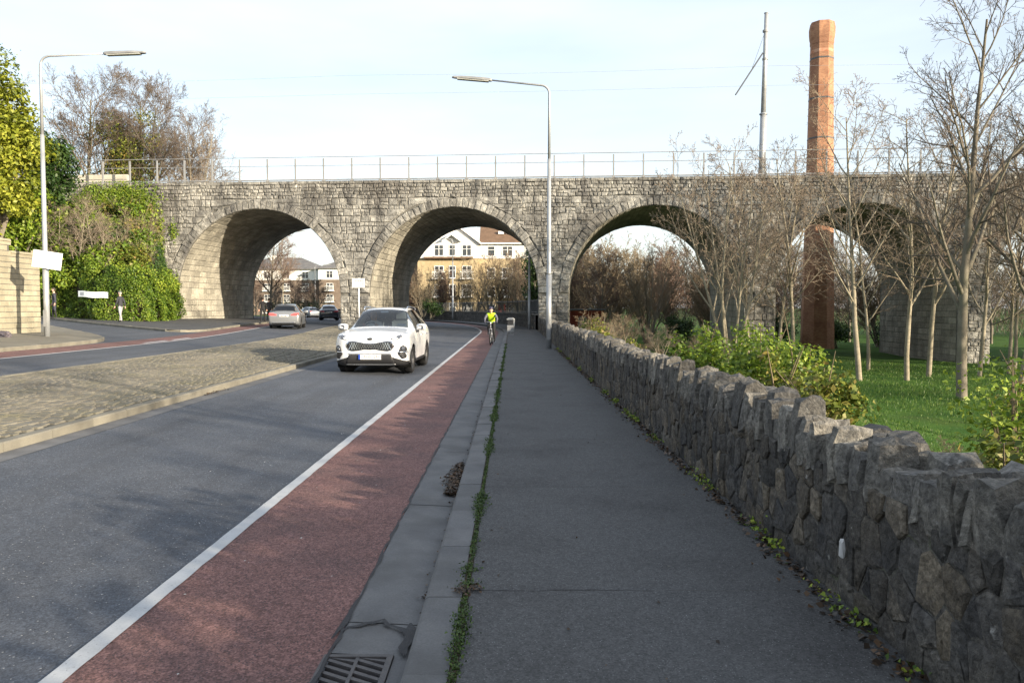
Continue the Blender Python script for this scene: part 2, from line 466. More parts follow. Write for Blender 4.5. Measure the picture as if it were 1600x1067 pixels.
xs = [-900, -500, -250, -150, -100, -75, -60] + list(np.arange(-50, 1.7, 3)) + [1.7, 1.9, 2.1, 2.3, 2.6, 3, 4, 5, 6.5, 8, 10, 12, 14, 17, 20, 24, 28, 34, 40, 50, 65, 90, 130, 200, 300, 500, 900]
ys = [-120, -60, -30, -15] + list(np.arange(-8, 130, 2.5)) + [135, 150, 170, 200, 250, 350, 500, 800, 1200]
g = MB()
for y in ys:
    for x in xs:
        bmp = 0.05 * math.sin(x * 0.9 + 1.3 * math.sin(y * 0.5)) * (1 if x > 4 else 0)
        g.v.append((x, y, terrain(x, y) + bmp))
nx = len(xs)
for j in range(len(ys) - 1):
    for i in range(nx - 1):
        a = j * nx + i
        g.f.append((a, a + 1, a + nx + 1, a + nx)); g.t.append(0.5); g.m.append(0)
tag(g.build('ground', M['lawn'], smooth_=True), kind='structure')

def strip(name, fa, fb, s0, s1, dz, mat, ds=2.0, parent=None, nseg=1, zf=None):
    mb = MB(); n = max(1, int(math.ceil((s1 - s0) / ds)))
    for i in range(n + 1):
        s = lerp(s0, s1, i / n)
        for k in range(nseg + 1):
            o = lerp(fa(s), fb(s), k / nseg)
            x, y = road_pt(o, s)
            mb.v.append((x, y, hoff(o) + dz))
    w = nseg + 1
    for i in range(n):
        for k in range(nseg):
            a = i * w + k
            mb.f.append((a, a + 1, a + w + 1, a + w)); mb.t.append(rng.random()); mb.m.append(0)
    o = mb.build(name, mat, parent)
    if parent is None: tag(o, kind='structure')
    return o
cst = lambda v: (lambda s: v)

# carriageway: one sheet with the cross fall of the road; the red lanes and the lines lie on it
strip('road', cst(-46), cst(-0.86), -10, 205, 0.0, M['asphalt'], 2.0, nseg=24)
strip('cycle_lane', cst(-2.0), cst(-0.868), -8, 150, 0.004, M['red'], 2.0)
strip('lane_line', lambda s: -2.09 + rng.uniform(-.003, .003), lambda s: -1.985 + rng.uniform(-.004, .004), -2, 26, 0.0085, M['paint'], .16)
strip('lane_line', cst(-2.09), cst(-1.985), 26, 150, 0.0085, M['paint'], 1.0)
lf = lambda d: (lambda s: d + shf(s))
strip('far_cycle_lane', lf(-14.25), lf(-12.95), -8, 66, 0.004, M['red'], 1.0)
strip('far_lane_line', lf(-12.98), lf(-12.86), -8, 66, 0.0085, M['paint'], 1.0)
for s0 in (28.6, 31.2):
    strip('give_way_dash', lf(-13.3), lf(-13.12), s0, s0 + 2.0, 0.0095, M['paint'], 1.0)
for s0 in (72.0, 78.5, 85, 91.5, 98):
    strip('centre_dash', lf(-10.2), lf(-10.06), s0, s0 + 2.6, 0.0085, M['paint'], 1.0)
strip('stop_band', lf(-12.8), lf(-10.4), 66.5, 66.9, 0.0085, M['paint'], 1.0)

# ---- right-hand gutter channel (concrete slabs), kerb stones and footway panels
PZ = 0.085                                  # footway level on the right
chan = tag(bpy.data.objects.new('gutter_channel', None), kind='structure'); col.objects.link(chan)
joints = [-4, -1.4, 0.9, 3.27]
sl = [(a, b) for a, b in zip(joints[:-1], joints[1:])] + [(3.75, 4.12), (4.13, 6.62)]
y = 6.635
while y < 48:
    sl.append((y, y + 2.45)); y += 2.462
for a, b in sl:
    mb = MB()
    n = 6
    for i in range(n + 1):
        yy = lerp(a, b, i / n)
        e = 0.006 * math.sin(yy * 5) + rng.uniform(-0.006, 0.006)
        mb.v += [(-0.868 + e, yy, 0.0065), (-0.62, yy, -0.004), (-0.475, yy, -0.012)]
    for i in range(n):
        for k in range(2):
            q = i * 3 + k; mb.f.append((q, q + 1, q + 4, q + 3)); mb.t.append(0.4); mb.m.append(0)
    mb.build('channel_slab', M['concrete'], chan)
mb = MB(); mb.quad((-.562, 3.272, -.006), (-.475, 3.272, -.012), (-.475, 3.748, -.012), (-.562, 3.748, -.006)); mb.build('channel_slab', M['concrete'], chan)
strip('gutter_bed', cst(-0.90), cst(-0.40), -6, 3.27, -0.02, M['soil'], 2)
strip('gutter_bed', cst(-0.90), cst(-0.40), 3.75, 150, -0.02, M['concrete'], 2)

def kerb_run(name, pts, w, top, drop, ln=0.92, mat='kerb', side=1, jit=0.004):
    """kerb stones along a polyline; each stone its own piece. side: body lies to the left (+1) or right (-1) of travel"""
    root = tag(bpy.data.objects.new(name, None), kind='structure'); col.objects.link(root)
    P = [Vector((p[0], p[1])) for p in pts]
    cum = [0]
    for a, b in zip(P[:-1], P[1:]): cum.append(cum[-1] + (b - a).length)
    def at(d):
        d = min(max(d, 0), cum[-1])
        for i in range(len(P) - 1):
            if d <= cum[i + 1] + 1e-9:
                return P[i].lerp(P[i + 1], (d - cum[i]) / max(1e-9, cum[i + 1] - cum[i]))
        return P[-1]
    d = 0
    while d < cum[-1] - 0.05:
        e = min(d + ln, cum[-1])
        a = at(d + 0.004); b = at(e - 0.004)
        t = (b - a)
        if t.length < 0.02: break
        t.normalize(); n_ = Vector((-t.y, t.x)) * side
        mb = MB(); j = rng.uniform(-jit, jit)
        c = 0.018
        vs = []
        for q in (a, b):
            zt = h(q.x, q.y) + top + j
            for (o, z) in ((0, zt - drop), (0, zt - c), (c, zt), (w, zt), (w, zt - drop)):
                pp = q + n_ * o
                vs.append((pp.x, pp.y, z))
        fs = [(i, i + 5, i + 6, i + 1) for i in range(4)] + [(4, 3, 2, 1, 0), (5, 6, 7, 8, 9)]
        mb.add(vs, fs, rng.random())
        o = mb.build('kerb_stone', M[mat], root)
        d = e
    return root
kp = [road_pt(-0.475, s) for s in np.arange(-4, 70, 0.92)]
kerb_run('kerb', kp, 0.20, PZ, 0.2, 0.92, 'concrete', -1)
strip('far_kerb', cst(-0.475), cst(-0.3), 69.9, 150, PZ, M['concrete'], 2)

fw = tag(bpy.data.objects.new('footway', None), kind='structure'); col.objects.link(fw)
ed = [-4.0, -1.2, 1.5, 4.37, 6.93, 9.45, 12.0, 15.2, 18.6, 22, 26, 30, 35, 40, 46, 52]
for a, b in zip(ed[:-1], ed[1:]):
    mb = MB(); n = 14
    ja = [0.006 * math.sin(k * 1.9 + a) for k in range(n + 1)]; jb = [0.006 * math.sin(k * 1.9 + b) for k in range(n + 1)]
    for k in range(n + 1):
        x = lerp(-0.235, 1.78, k / n)
        if abs(x + 0.235) < 1e-6: x += 0
        mb.v += [(x, a + 0.0015 + ja[k], PZ + 0.002), (x, b - 0.0015 + jb[k], PZ + 0.002)]
    for k in range(n):
        mb.f.append((2 * k, 2 * k + 2, 2 * k + 3, 2 * k + 1)); mb.t.append(0.5); mb.m.append(0)
    mb.build('footway_panel', M['footway'], fw)
strip('footway_bed', cst(-0.30), cst(1.85), -5, 52.2, PZ - 0.012, M['soil'], 4)
strip('far_footway', cst(-0.29), cst(1.85), 52.0, 150, PZ + 0.001, M['footway'], 2)

# ---- drain grate in the gutter
gr = thing('drain_grate', 'cast iron drain grate with slanted slots set in the gutter', 'drain', (-0.73, 3.5, 0))
gx0, gx1, gy0, gy1 = -0.895, -0.565, 3.28, 3.735
mb = MB()
for (a, b, c, d) in ((gx0, gx0 + .028, gy0, gy1), (gx1 - .028, gx1, gy0, gy1), (gx0 + .028, gx1 - .028, gy0, gy0 + .028), (gx0 + .028, gx1 - .028, gy1 - .028, gy1)):
    mb.box(a, b, c, d, -0.04, 0.008)
mb.build('frame', M['iron'], gr)
cx = (gx0 + gx1) / 2
for half in (0, 1):
    for k in range(-1, 8):
        mb = MB()
        x0 = gx0 + .03 if half == 0 else cx + .008
        x1 = cx - .008 if half == 0 else gx1 - .03
        ya = gy0 + 0.02 + k * 0.062; yb = ya - 0.075
        vs = []
        for zz in (-0.035, 0.004):
            vs += [(x0, ya, zz), (x1, yb, zz), (x1, yb + .026, zz), (x0, ya + .026, zz)]
        vs = [(p[0], min(max(p[1], gy0 + .03), gy1 - .03), p[2]) for p in vs]
        if vs[2][1] - vs[1][1] < 0.004 and vs[3][1] - vs[0][1] < 0.004: continue
        mb.add(vs, [(3, 2, 1, 0), (4, 5, 6, 7), (0, 1, 5, 4), (1, 2, 6, 5), (2, 3, 7, 6), (3, 0, 4, 7)])
        mb.build('bar', M['iron'], gr)
mb = MB(); mb.box(cx - .008, cx + .008, gy0 + .028, gy1 - .028, -0.035, 0.0055); mb.build('centre_bar', M['iron'], gr)
mb = MB(); mb.quad((gx0, gy0, -.25), (gx1, gy0, -.25), (gx1, gy1, -.25), (gx0, gy1, -.25))
for a, b in (((gx0, gy0), (gx1, gy0)), ((gx1, gy0), (gx1, gy1)), ((gx1, gy1), (gx0, gy1)), ((gx0, gy1), (gx0, gy0))):
    mb.quad((a[0], a[1], -.25), (b[0], b[1], -.25), (b[0], b[1], -.03), (a[0], a[1], -.03))
mb.build('pit', M['black'], gr)

# ---- median island with setts
MEDR, MEDZ = -5.5, 0.115
def med_left(y): return -9.75 + 0.75 * shf(y)
mk = [(MEDR, y_) for y_ in np.arange(-8, 47.5, 0.92)]
for k in range(1, 10):
    a = k / 9 * math.pi / 2
    mk.append((MEDR - 3.6 * (1 - math.cos(a)), 47.1 + 4.2 * math.sin(a)))
mk += [(-9.3, 55), (-9.55, 60), (-9.5, 66), (-10.2, 72)]
for k in range(1, 6):
    a = k / 5 * math.pi
    mk.append((-10.95 + 0.75 * math.cos(a), 72 + 1.0 * math.sin(a)))
mk += [(-12.0, 66), (-12.3, 57)] + [(med_left(y_), y_) for y_ in np.arange(54, -8, -0.92)]
kerb_run('median_kerb', mk, 0.15, MEDZ, 0.25, 0.92, 'kerb', 1)
strip('median_channel', cst(-5.5), cst(-5.22), -8, 47.3, 0.005, M['concrete'], 1.5)
mb = MB()
core = [(MEDR - .1, -8)] + [(x + (.1 if x < -9.6 else -.1), y_) for x, y_ in mk[1:-1]] + [(med_left(-8) + .1, -8)]
def fill_poly(mb, poly, zf, tint=0.5):
    bm = bmesh.new()
    vs = [bm.verts.new((p[0], p[1], 0)) for p in poly]
    f = bm.faces.new(vs)
    bmesh.ops.triangulate(bm, faces=[f])
    bm.verts.ensure_lookup_table()
    up = sum(1 if t.normal.z > 0 else -1 for t in bm.faces) > 0
    idx = {v: i for i, v in enumerate(bm.verts)}
    fs = [tuple(idx[v] for v in (t.verts if t.normal.z > 0 else reversed(t.verts))) for t in bm.faces]
    pts = [(v.co.x, v.co.y, zf(v.co.x, v.co.y)) for v in bm.verts]
    bm.free()
    mb.add(pts, fs, tint)
fill_poly(mb, core, lambda x, y: h(x, y) + MEDZ - 0.016)
island = tag(mb.build('median_island', M['joint']), kind='structure')
setts = []
y = 1.5; row = 0
while y < 55:
    hgt = rng.uniform(0.10, 0.14) * (1 if y < 22 else 1.7)
    x = MEDR - 0.16 - rng.uniform(0, 0.1)
    lim = med_left(y) + 0.16
    if y > 47.3: x = MEDR - 0.2 - 3.6 * (1 - math.sqrt(max(0, 1 - min(1, (y - 47.1) / 4.2) ** 2)))
    if y > 51.2: x = -9.4
    wob = 0.07 * math.sin(y * 1.1)
    while x - 0.1 > lim:
        w = min(rng.uniform(0.12, 0.23) * (1 if y < 22 else 1.7), x - lim)
        if w < 0.07: break
        setts.append((x - w, x, y, y + hgt, wob)); x -= w
    y += hgt; row += 1
def sett_geo(mb, s, t):
    x0, x1, y0, y1, wob = s
    gp = 0.007; cx_ = (x0 + x1) / 2; cy_ = (y0 + y1) / 2
    q = []
    for (sx, sy) in ((x0 + gp, y0 + gp), (x1 - gp, y0 + gp), (x1 - gp, y1 - gp), (x0 + gp, y1 - gp)):
        u = sx + 5.5
        q.append((sx + rng.uniform(-.008, .008), sy + 0.09 * math.sin(u * 3.1 + y0 * 0.35) + rng.uniform(-.012, .012)))
    zt = h(cx_, cy_) + MEDZ + rng.uniform(-0.004, 0.004) + 0.02 * math.sin((cx_ - MEDR) / (-4.2) * math.pi)
    tl = rng.uniform(-.006, .006)
    vs = [(a, b, zt - 0.035) for a, b in q]
    mx = sum(a for a, _ in q) / 4; my = sum(b for _, b in q) / 4
    vs += [(lerp(a, mx, .10), lerp(b, my, .10), zt + tl * (a - mx) * 5) for a, b in q]
    mb.add(vs, [(4, 5, 6, 7), (0, 1, 5, 4), (1, 2, 6, 5), (2, 3, 7, 6), (3, 0, 4, 7)], t)
vis = [s for s in setts if s[0] < 0.72 * 0 + s[0] + 1]
inview = lambda s: s[2] > 5 and abs(s[0]) / s[2] < 0.66
near = sorted([s for s in setts if inview(s)], key=lambda s: -(s[1] - s[0]) * (s[3] - s[2]) / s[2] ** 3)[:300]
nearset = set(id(s) for s in near)
rest = MB()
for s in setts:
    if id(s) in nearset:
        mb = MB(); sett_geo(mb, s, rng.random()); mb.build('sett', M['sett'], island)
    else:
        sett_geo(rest, s, rng.random())
o = rest.build('sett', M['sett'], island); tag(o, kind='stuff')

# ---- pavements on the left
cornerk = [(-14.3, -8), (-14.3, 10), (-14.3, 25.5), (-14.45, 27.6), (-14.9, 29.2), (-15.8, 30.6), (-17.2, 32.4), (-22.3, 38.3), (-30, 46), (-44, 60)]
def resample(P, ds):
    out = [P[0]]
    for a, b in zip(P[:-1], P[1:]):
        n = max(1, int(math.hypot(b[0] - a[0], b[1] - a[1]) / ds))
        for i in range(1, n + 1): out.append((lerp(a[0], b[0], i / n), lerp(a[1], b[1], i / n)))
    return out
kerb_run('corner_kerb', cornerk, 0.16, 0.12, 0.25, 0.92, 'kerb', 1)
mb = MB(); fill_poly(mb, resample([(x - .155, y) for x, y in cornerk], 3) + [(-60, 60), (-60, -8)], lambda x, y: h(x, y) + 0.118)
M['pave'] = surf('left_pavement', (0.15, 0.14, 0.115), (0.20, 0.185, 0.15), 1.0, 0.88, 0.4, 80, fine=0.2, stain=(0.10, 0.092, 0.075), stain_scale=0.8, stain_amt=0.5)
tag(mb.build('corner_pavement', M['pave']), kind='structure')
hk = [(-44, 61.5), (-34, 54), (-27, 47.4), (-22.5, 43.2), (-18.6, 39.8), (-16.3, 38.0), (-15.5, 38.4)]
hk += [road_pt(-14.3 + shf(s), s) for s in np.arange(40, 95, 2.0)]
kerb_run('arch_kerb', hk, 0.16, 0.11, 0.25, 0.92, 'kerb', 1)
mb = MB(); fill_poly(mb, resample([(x - .10, y + .12) for x, y in hk], 3) + [(-50, 95), (-50, 66)], lambda x, y: h(x, y) + 0.108)
tag(mb.build('arch_pavement', M['footway']), kind='structure')

# ---- tar-filled joints and cracks
def crack(name, pts, w, z, mat='black'):
    mb = MB(); n = len(pts)
    for i, (x, y) in enumerate(pts):
        a = pts[max(0, i - 1)]; b = pts[min(n - 1, i + 1)]; t = Vector((b[0] - a[0], b[1] - a[1])); t.normalize()
        k = w * rng.uniform(.25, 1.2) * (.3 if i in (0, n - 1) else 1)
        mb.v += [(x - t.y * k, y + t.x * k, z), (x + t.y * k, y - t.x * k, z)]
    for i in range(n - 1): mb.f.append((2 * i, 2 * i + 1, 2 * i + 3, 2 * i + 2)); mb.t.append(.5); mb.m.append(0)
    return tag(mb.build(name, M[mat]), kind='structure')
M['tar'] = surf('tar', (.020, .020, .023), (.035, .035, .038), 8, .7, .4, 80)
crack('tar_joint', [(-.872 + rng.uniform(-.010, .010), y_) for y_ in np.arange(3.2, 26, .12)], .011, .0115, 'tar')
crack('tar_joint', [(-.475 + rng.uniform(-.004, .004), y_) for y_ in np.arange(1, 26, .15)], .008, .0085, 'tar')
cp = [(-.87, 3.98), (-.85, 4.05), (-.80, 4.06), (-.76, 4.10), (-.72, 4.11), (-.68, 4.15), (-.65, 4.08), (-.60, 4.05), (-.56, 4.02), (-.53, 3.95), (-.50, 3.88)]
crack('crack', cp, .016, .012, 'tar'); crack('crack', [(-.90, 3.9), (-.89, 4.0), (-.875, 4.1), (-.88, 4.25)], .03, .0125, 'tar')
crack('crack', [(-.53, 4.1), (-.515, 4.0), (-.51, 3.9), (-.53, 3.8), (-.51, 3.72)], .03, .0125, 'tar')
for yy in (4.37, 6.93, 9.45, 12.0, 15.2, 18.6):
    crack('crack', [(x_, yy + .006 * math.sin(x_ * 7 + yy) + rng.uniform(-.008, .008)) for x_ in np.arange(-.22, (1.3 if yy != 4.37 else .75) - .35 * rng.random(), .05)], .0032, PZ + .006, 'tar')
# ================================================================ stone viaduct
VA = R(4.4); V0 = Vector((0, 55.0, 0)); VT = 13.5
VU = Vector((math.cos(VA), -math.sin(VA), 0)); VN = Vector((math.sin(VA), math.cos(VA), 0))
def vp(s, d, z):
    """viaduct frame: s along the face, d depth behind the face, z up"""
    p = V0 + VU * s + VN * d
    return (p.x, p.y, z)
AR, ASP, ARW = 5.9, 2.65, 0.66            # arch radius, springing height, ring depth
CEN = [9.8 + 13.88 * k for k in range(-2, 4)]
S0, S1, ZB, ZT = -46.0, 72.0, -4.0, 10.45
via = thing('stone_viaduct', 'grey limestone railway viaduct with round arches crossing the road', 'viaduct', (0, 55, 0))

def ringtop(s, r):
    for c in CEN:
        if abs(s - c) < r: return ASP + math.sqrt(r * r - (s - c) ** 2)
    return None
# core: front and back faces as vertical strips above the openings, plus jambs and soffits
mb = MB()
ss = set([S0, S1] + list(np.arange(S0, S1, 2.0)))
for c in CEN:
    for k in range(37):
        ss.add(c - AR * math.cos(math.pi * k / 36))
ss = sorted(ss)
for face_d in (0.06, VT - 0.06):
    for a, b in zip(ss[:-1], ss[1:]):
        m = (a + b) / 2; inside = any(abs(m - c) < AR for c in CEN)
        def zb(s):
            if not inside: return ZB
            c = min(CEN, key=lambda c: abs(c - m))
            return ASP + math.sqrt(max(0, AR * AR - (s - c) ** 2))
        q = [vp(a, face_d, zb(a)), vp(b, face_d, zb(b)), vp(b, face_d, ZT), vp(a, face_d, ZT)]
        mb.quad(*(q if face_d < 1 else q[::-1]))
for a in (S0, S1):
    mb.quad(vp(a, 0.06, ZB), vp(a, VT - 0.06, ZB), vp(a, VT - 0.06, ZT), vp(a, 0.06, ZT))
mb.quad(vp(S0, .06, ZT - .3), vp(S1, .06, ZT - .3), vp(S1, VT - .06, ZT - .3), vp(S0, VT - .06, ZT - .3))
for c in CEN:
    K = 36
    prof = [(c - AR - 0.04, ZB)] + [(c - (AR + 0.04) * math.cos(math.pi * k / K), ASP + (AR + 0.04) * math.sin(math.pi * k / K)) for k in range(K + 1)] + [(c + AR + 0.04, ZB)]
    for (s1, z1), (s2, z2) in zip(prof[:-1], prof[1:]):
        mb.quad(vp(s1, .06, z1), vp(s1, VT - .06, z1), vp(s2, VT - .06, z2), vp(s2, .06, z2))
mb.build('core', M['mortar'], via)

# ---- facing stones in uneven courses
def wavy(p):
    s_, z_ = p
    return (s_ + .02 * math.sin(z_ * 5.1 + s_ * 1.3) + rng.uniform(-.01, .01), z_ + .035 * math.sin(s_ * .9 + z_ * 2.1) + .03 * math.sin(s_ * 2.3 - z_ * 1.7) + rng.uniform(-.014, .014))
def block(mb, poly, d0, tint, bulge=0.05):
    """poly: corners (s,z) anticlockwise; rough-faced block standing proud of depth d0"""
    cs = sum(p[0] for p in poly) / len(poly); cz = sum(p[1] for p in poly) / len(poly)
    n = len(poly); g_ = 0.011
    vs = []
    def inn(p, k):
        ds, dz = p[0] - cs, p[1] - cz
        ln = math.hypot(ds, dz) or 1
        return (p[0] - ds / ln * k, p[1] - dz / ln * k)
    out = [inn(p, g_) for p in poly]
    vs += [vp(s, d0 + 0.14, z) for s, z in out]
    vs += [vp(s, d0 - 0.005 + rng.uniform(-.03, .03), z) for s, z in out]
    ins = [inn(p, g_ + 0.055) for p in poly]
    vs += [vp(s, d0 - rng.uniform(0.02, 0.035 + bulge), z) for s, z in ins]
    vs.append(vp(cs + rng.uniform(-.05, .05), d0 - rng.uniform(0.025, 0.05 + bulge), cz + rng.uniform(-.03, .03)))
    c = len(vs) - 1; fs = []
    for i in range(n):
        j = (i + 1) % n
        fs += [(i, j, n + j, n + i), (n + i, n + j, 2 * n + j, 2 * n + i), (2 * n + i, 2 * n + j, c)]
    mb.add(vs, fs, tint)
RT = ASP + AR + ARW
bounds = [-2.6]
while bounds[-1] < RT - 0.7: bounds.append(bounds[-1] + rng.choice([0.24, 0.28, 0.33, 0.38, 0.46]))
bounds.append(RT + 0.02)
while bounds[-1] < ZT - 0.55: bounds.append(bounds[-1] + rng.uniform(0.20, 0.32))
bounds.append(ZT - 0.22)
stones = []
VS0, VS1 = -36.0, 46.0
RO = AR + ARW + 0.01
for z0, z1 in zip(bounds[:-1], bounds[1:]):
    ivs = []                                 # free intervals (a0 at z0, a1 at z1, b0, b1)
    if z0 >= RT - 0.01: ivs = [(VS0, VS0, VS1, VS1)]
    else:
        def half(z):
            if z <= ASP: return AR
            r = RO if z > ASP + 0.0 else AR
            v = RO * RO - (z - ASP) ** 2
            return math.sqrt(v) if v > 0 else 0.0
        h0, h1 = half(z0), half(z1)
        if z1 <= ASP + 0.2: h0 = h1 = AR
        elif z0 < ASP: h0 = half(ASP + 0.01)
        edges = [VS0]
        ivs = []
        pa = (VS0, VS0)
        for c in CEN:
            if c > VS1 + 8: break
            ivs.append((pa[0], pa[1], c - h0, c - h1)); pa = (c + h0, c + h1)
        if pa[0] < VS1: ivs.append((pa[0], pa[1], VS1, VS1))
    for a0, a1, b0, b1 in ivs:
        m0 = max(a0, a1); m1 = min(b0, b1)
        s_ = m0
        cuts = []
        while True:
            w = rng.uniform(0.22, 0.72) * (0.75 if z1 - z0 < 0.36 else 1.0)
            if s_ + w > m1 - 0.3: break
            s_ += w; cuts.append(s_)
        L_ = [(a0, a1)] + [(c_ + rng.uniform(-.012, .012), c_ + rng.uniform(-.012, .012)) for c_ in cuts] + [(b0, b1)]
        for (p0, p1), (q0, q1) in zip(L_[:-1], L_[1:]):
            if (z1 - z0) > 0.32 and (q0 - p0) < 0.7 and rng.random() < 0.35:   # two snecked stones
                zm = lerp(z0, z1, rng.uniform(.4, .6)); pm = (p0 + p1) / 2; qm = (q0 + q1) / 2
                stones.append([(p0, z0), (q0, z0), (qm, zm), (pm, zm)])
                stones.append([(pm, zm), (qm, zm), (q1, z1), (p1, z1)])
            else:
                stones.append([(p0, z0), (q0, z0), (q1, z1), (p1, z1)])
def parea(p):
    return 0.5 * abs(sum(p[i][0] * p[(i + 1) % len(p)][1] - p[(i + 1) % len(p)][0] * p[i][1] for i in range(len(p))))
def vkey(p):
    s_ = p[0][0]; z_ = p[0][1]
    hid = (s_ < -24.5 and z_ < 8) or (z_ < 0.5) or s_ > 34
    return -(0 if hid else parea(p))
order = sorted(range(len(stones)), key=lambda i: vkey(stones[i]))
big = set(order[:300]); rest = MB()
for i, p in enumerate(stones):
    if parea(p) < 0.01: continue
    if p[0][1] > -1 and all(abs(abs(q[0] - c_) - AR) > .02 and math.hypot(q[0] - c_, max(0, q[1] - ASP)) > RO + .03 for q in p for c_ in CEN): p = [wavy(q) for q in p]
    if i in big:
        mb = MB(); block(mb, p, 0.0, rng.random()); mb.build('stone', M['stone'], via)
    else: block(rest, p, 0.0, rng.random())
tag(rest.build('stone', M['stone'], via), kind='stuff')

# ---- arch rings
NV = 45
for c in CEN[:5]:
    for k in range(NV):
        a0 = math.pi * k / NV; a1 = math.pi * (k + 1) / NV
        ro = AR + ARW + rng.uniform(-0.10, 0.06)
        poly = [(c - AR * math.cos(a0), ASP + AR * math.sin(a0)), (c - AR * math.cos(a1), ASP + AR * math.sin(a1)),
                (c - ro * math.cos(a1), ASP + ro * math.sin(a1)), (c - ro * math.cos(a0), ASP + ro * math.sin(a0))]
        poly = poly[::-1]
        mb = MB(); block(mb, poly, -0.03, rng.random(), 0.06); mb.build('voussoir', M['stone'], via)

# ---- courses of the barrels (joined: far too many to pick apart)
bar = MB()
for c in CEN[:5]:
    arc = [(c - AR, z) for z in np.arange(-2.4, ASP, 0.42)]
    nA = 44
    arc += [(c - AR * math.cos(math.pi * k / nA), ASP + AR * math.sin(math.pi * k / nA)) for k in range(nA + 1)]
    arc += [(c + AR, z) for z in np.arange(ASP - 0.42, -2.6, -0.42)]
    for (s1, z1), (s2, z2) in zip(arc[:-1], arc[1:]):
        t = Vector((s2 - s1, z2 - z1)); ln = t.length
        if ln < 1e-4: continue
        t /= ln; nn = Vector((t.y, -t.x))       # towards the opening
        d = 0.16 + rng.uniform(0, 0.6)
        prev = 0.16
        while prev < VT - 0.2:
            e = min(prev + rng.uniform(0.45, 1.1), VT - 0.15)
            pr = rng.uniform(0.0, 0.03)
            g1 = 0.012
            A = (s1 + t.x * g1, z1 + t.y * g1); B = (s2 - t.x * g1, z2 - t.y * g1)
            vs = [vp(A[0], prev + g1, A[1]), vp(A[0], e - g1, A[1]), vp(B[0], e - g1, B[1]), vp(B[0], prev + g1, B[1])]
            ii = 0.03
            C = (s1 + t.x * (g1 + ii) + nn.x * pr, z1 + t.y * (g1 + ii) + nn.y * pr); D = (s2 - t.x * (g1 + ii) + nn.x * pr, z2 - t.y * (g1 + ii) + nn.y * pr)
            vs += [vp(C[0], prev + g1 + ii, C[1]), vp(C[0], e - g1 - ii, C[1]), vp(D[0], e - g1 - ii, D[1]), vp(D[0], prev + g1 + ii, D[1])]
            bar.add(vs, [(4, 5, 6, 7), (0, 1, 5, 4), (1, 2, 6, 5), (2, 3, 7, 6), (3, 0, 4, 7)], rng.random())
            prev = e
tag(bar.build('barrel_stone', M['barrel'], via), kind='stuff')

# ---- coping course along the top
s_ = VS0
while s_ < VS1:
    w = rng.uniform(0.8, 1.5)
    mb = MB()
    block(mb, [(s_, ZT - .215), (s_ + w, ZT - .215), (s_ + w, ZT), (s_, ZT)], -0.05, rng.random(), 0.02)
    a, b = s_ + .012, s_ + w - .012
    mb.quad(vp(a, -.06, ZT), vp(b, -.06, ZT), vp(b, .75, ZT), vp(a, .75, ZT), rng.random())
    mb.build('coping_block', M['stone'], via)
    s_ += w
mb = MB(); mb.quad(vp(S0, .75, ZT - .002), vp(S1, .75, ZT - .002), vp(S1, .75, ZT - .31), vp(S0, .75, ZT - .31)); mb.build('parapet_back', M['mortar'], via)

# ---- steel railing on the parapet
rail = thing('steel_railing', 'grey steel railing with slim posts along the top of the viaduct', 'railing', vp(-10, 0.3, ZT))
PS = 2.02
k0 = int((-34) / PS)
s_ = -35.5; i = 0
pm = None
while s_ < 46:
    if pm is None:
        mb = MB()
        mb.box(-.05, .05, -.05, .05, 0.0, 1.62)
        mb.box(-.10, .10, -.075, .075, -0.0, .10)
        pm = mb.mesh('post', M['greysteel'])
    o = bpy.data.objects.new('post', pm); col.objects.link(o)
    o.location = vp(s_, 0.3, ZT + .002); o.rotation_euler = (0, 0, -VA)
    attach(o, rail, True)
    s_ += PS; i += 1
for z, r in ((0.14, 0.05), (1.12, 0.022), (1.72, 0.026)):
    mb = MB(); mb.tube([vp(-38, 0.3, ZT + z), vp(10, 0.3, ZT + z), vp(50, 0.3, ZT + z)], r, 6); mb.build('rail', M['greysteel'], rail)
mb = MB()
for a in np.arange(-38, 50, 4.0):
    pass

# concrete parapet block at the left end
mb = MB()
for a, b in ((-38.5, -34.0), (-33.98, -28.4)):
    mb.bbox(a, b, 1.6, 2.1, ZT - 1, ZT + 0.92, 0.03, rng.random())
mb.v = [vp(*p) for p in mb.v]
M['render'] = surf('lime_render', (0.40, 0.38, 0.32), (0.52, 0.49, 0.42), 1.2, 0.9, 0.3, 30, fine=0.15, stain=(0.22, 0.20, 0.16), stain_scale=0.8, stain_amt=0.6)
pb = mb.build('parapet_wall', M['render']); tag(pb, 'weathered cream concrete wall behind the railing at the viaduct end', 'wall')

# ---- overhead line pole and wires
po = thing('overhead_line_pole', 'tall pale tapering steel pole rising from the viaduct deck', 'pole', vp(17.9, 5.0, ZT - .3))
bx, by, bz = vp(17.9, 5.0, ZT - .3)
mb = MB(); mb.tube([(bx, by, bz), (bx + .06, by, bz + 5.6)], [.27, .22], 14); mb.lathe([(.30, 0), (.30, .05), (.235, .1)], 14, Matrix.Translation((bx + .06, by, bz + 5.5))); mb.build('lower_shaft', M['galv'], po, True)
mb = MB(); mb.tube([(bx + .06, by, bz + 5.6), (bx + .18, by, bz + 12.75)], [.19, .13], 14); mb.lathe([(.16, 0), (.16, .05), (0.0, .06)], 14, Matrix.Translation((bx + .18, by, bz + 12.73)))
mb.build('upper_shaft', M['galv'], po, True)
for zz in (9.4, 11.4):
    mb = MB(); mb.lathe([(.0, 0), (.20, 0), (.20, .14), (.0, .14)], 14, Matrix.Translation((bx + .13, by, bz + zz))); mb.build('collar', M['greysteel'], po)
mb = MB(); mb.tube([(bx - .05, by - .05, bz + 9.9), (bx - 2.15, by - .6, bz + 6.75)], .05, 6); mb.build('strut', M['darksteel'], po)
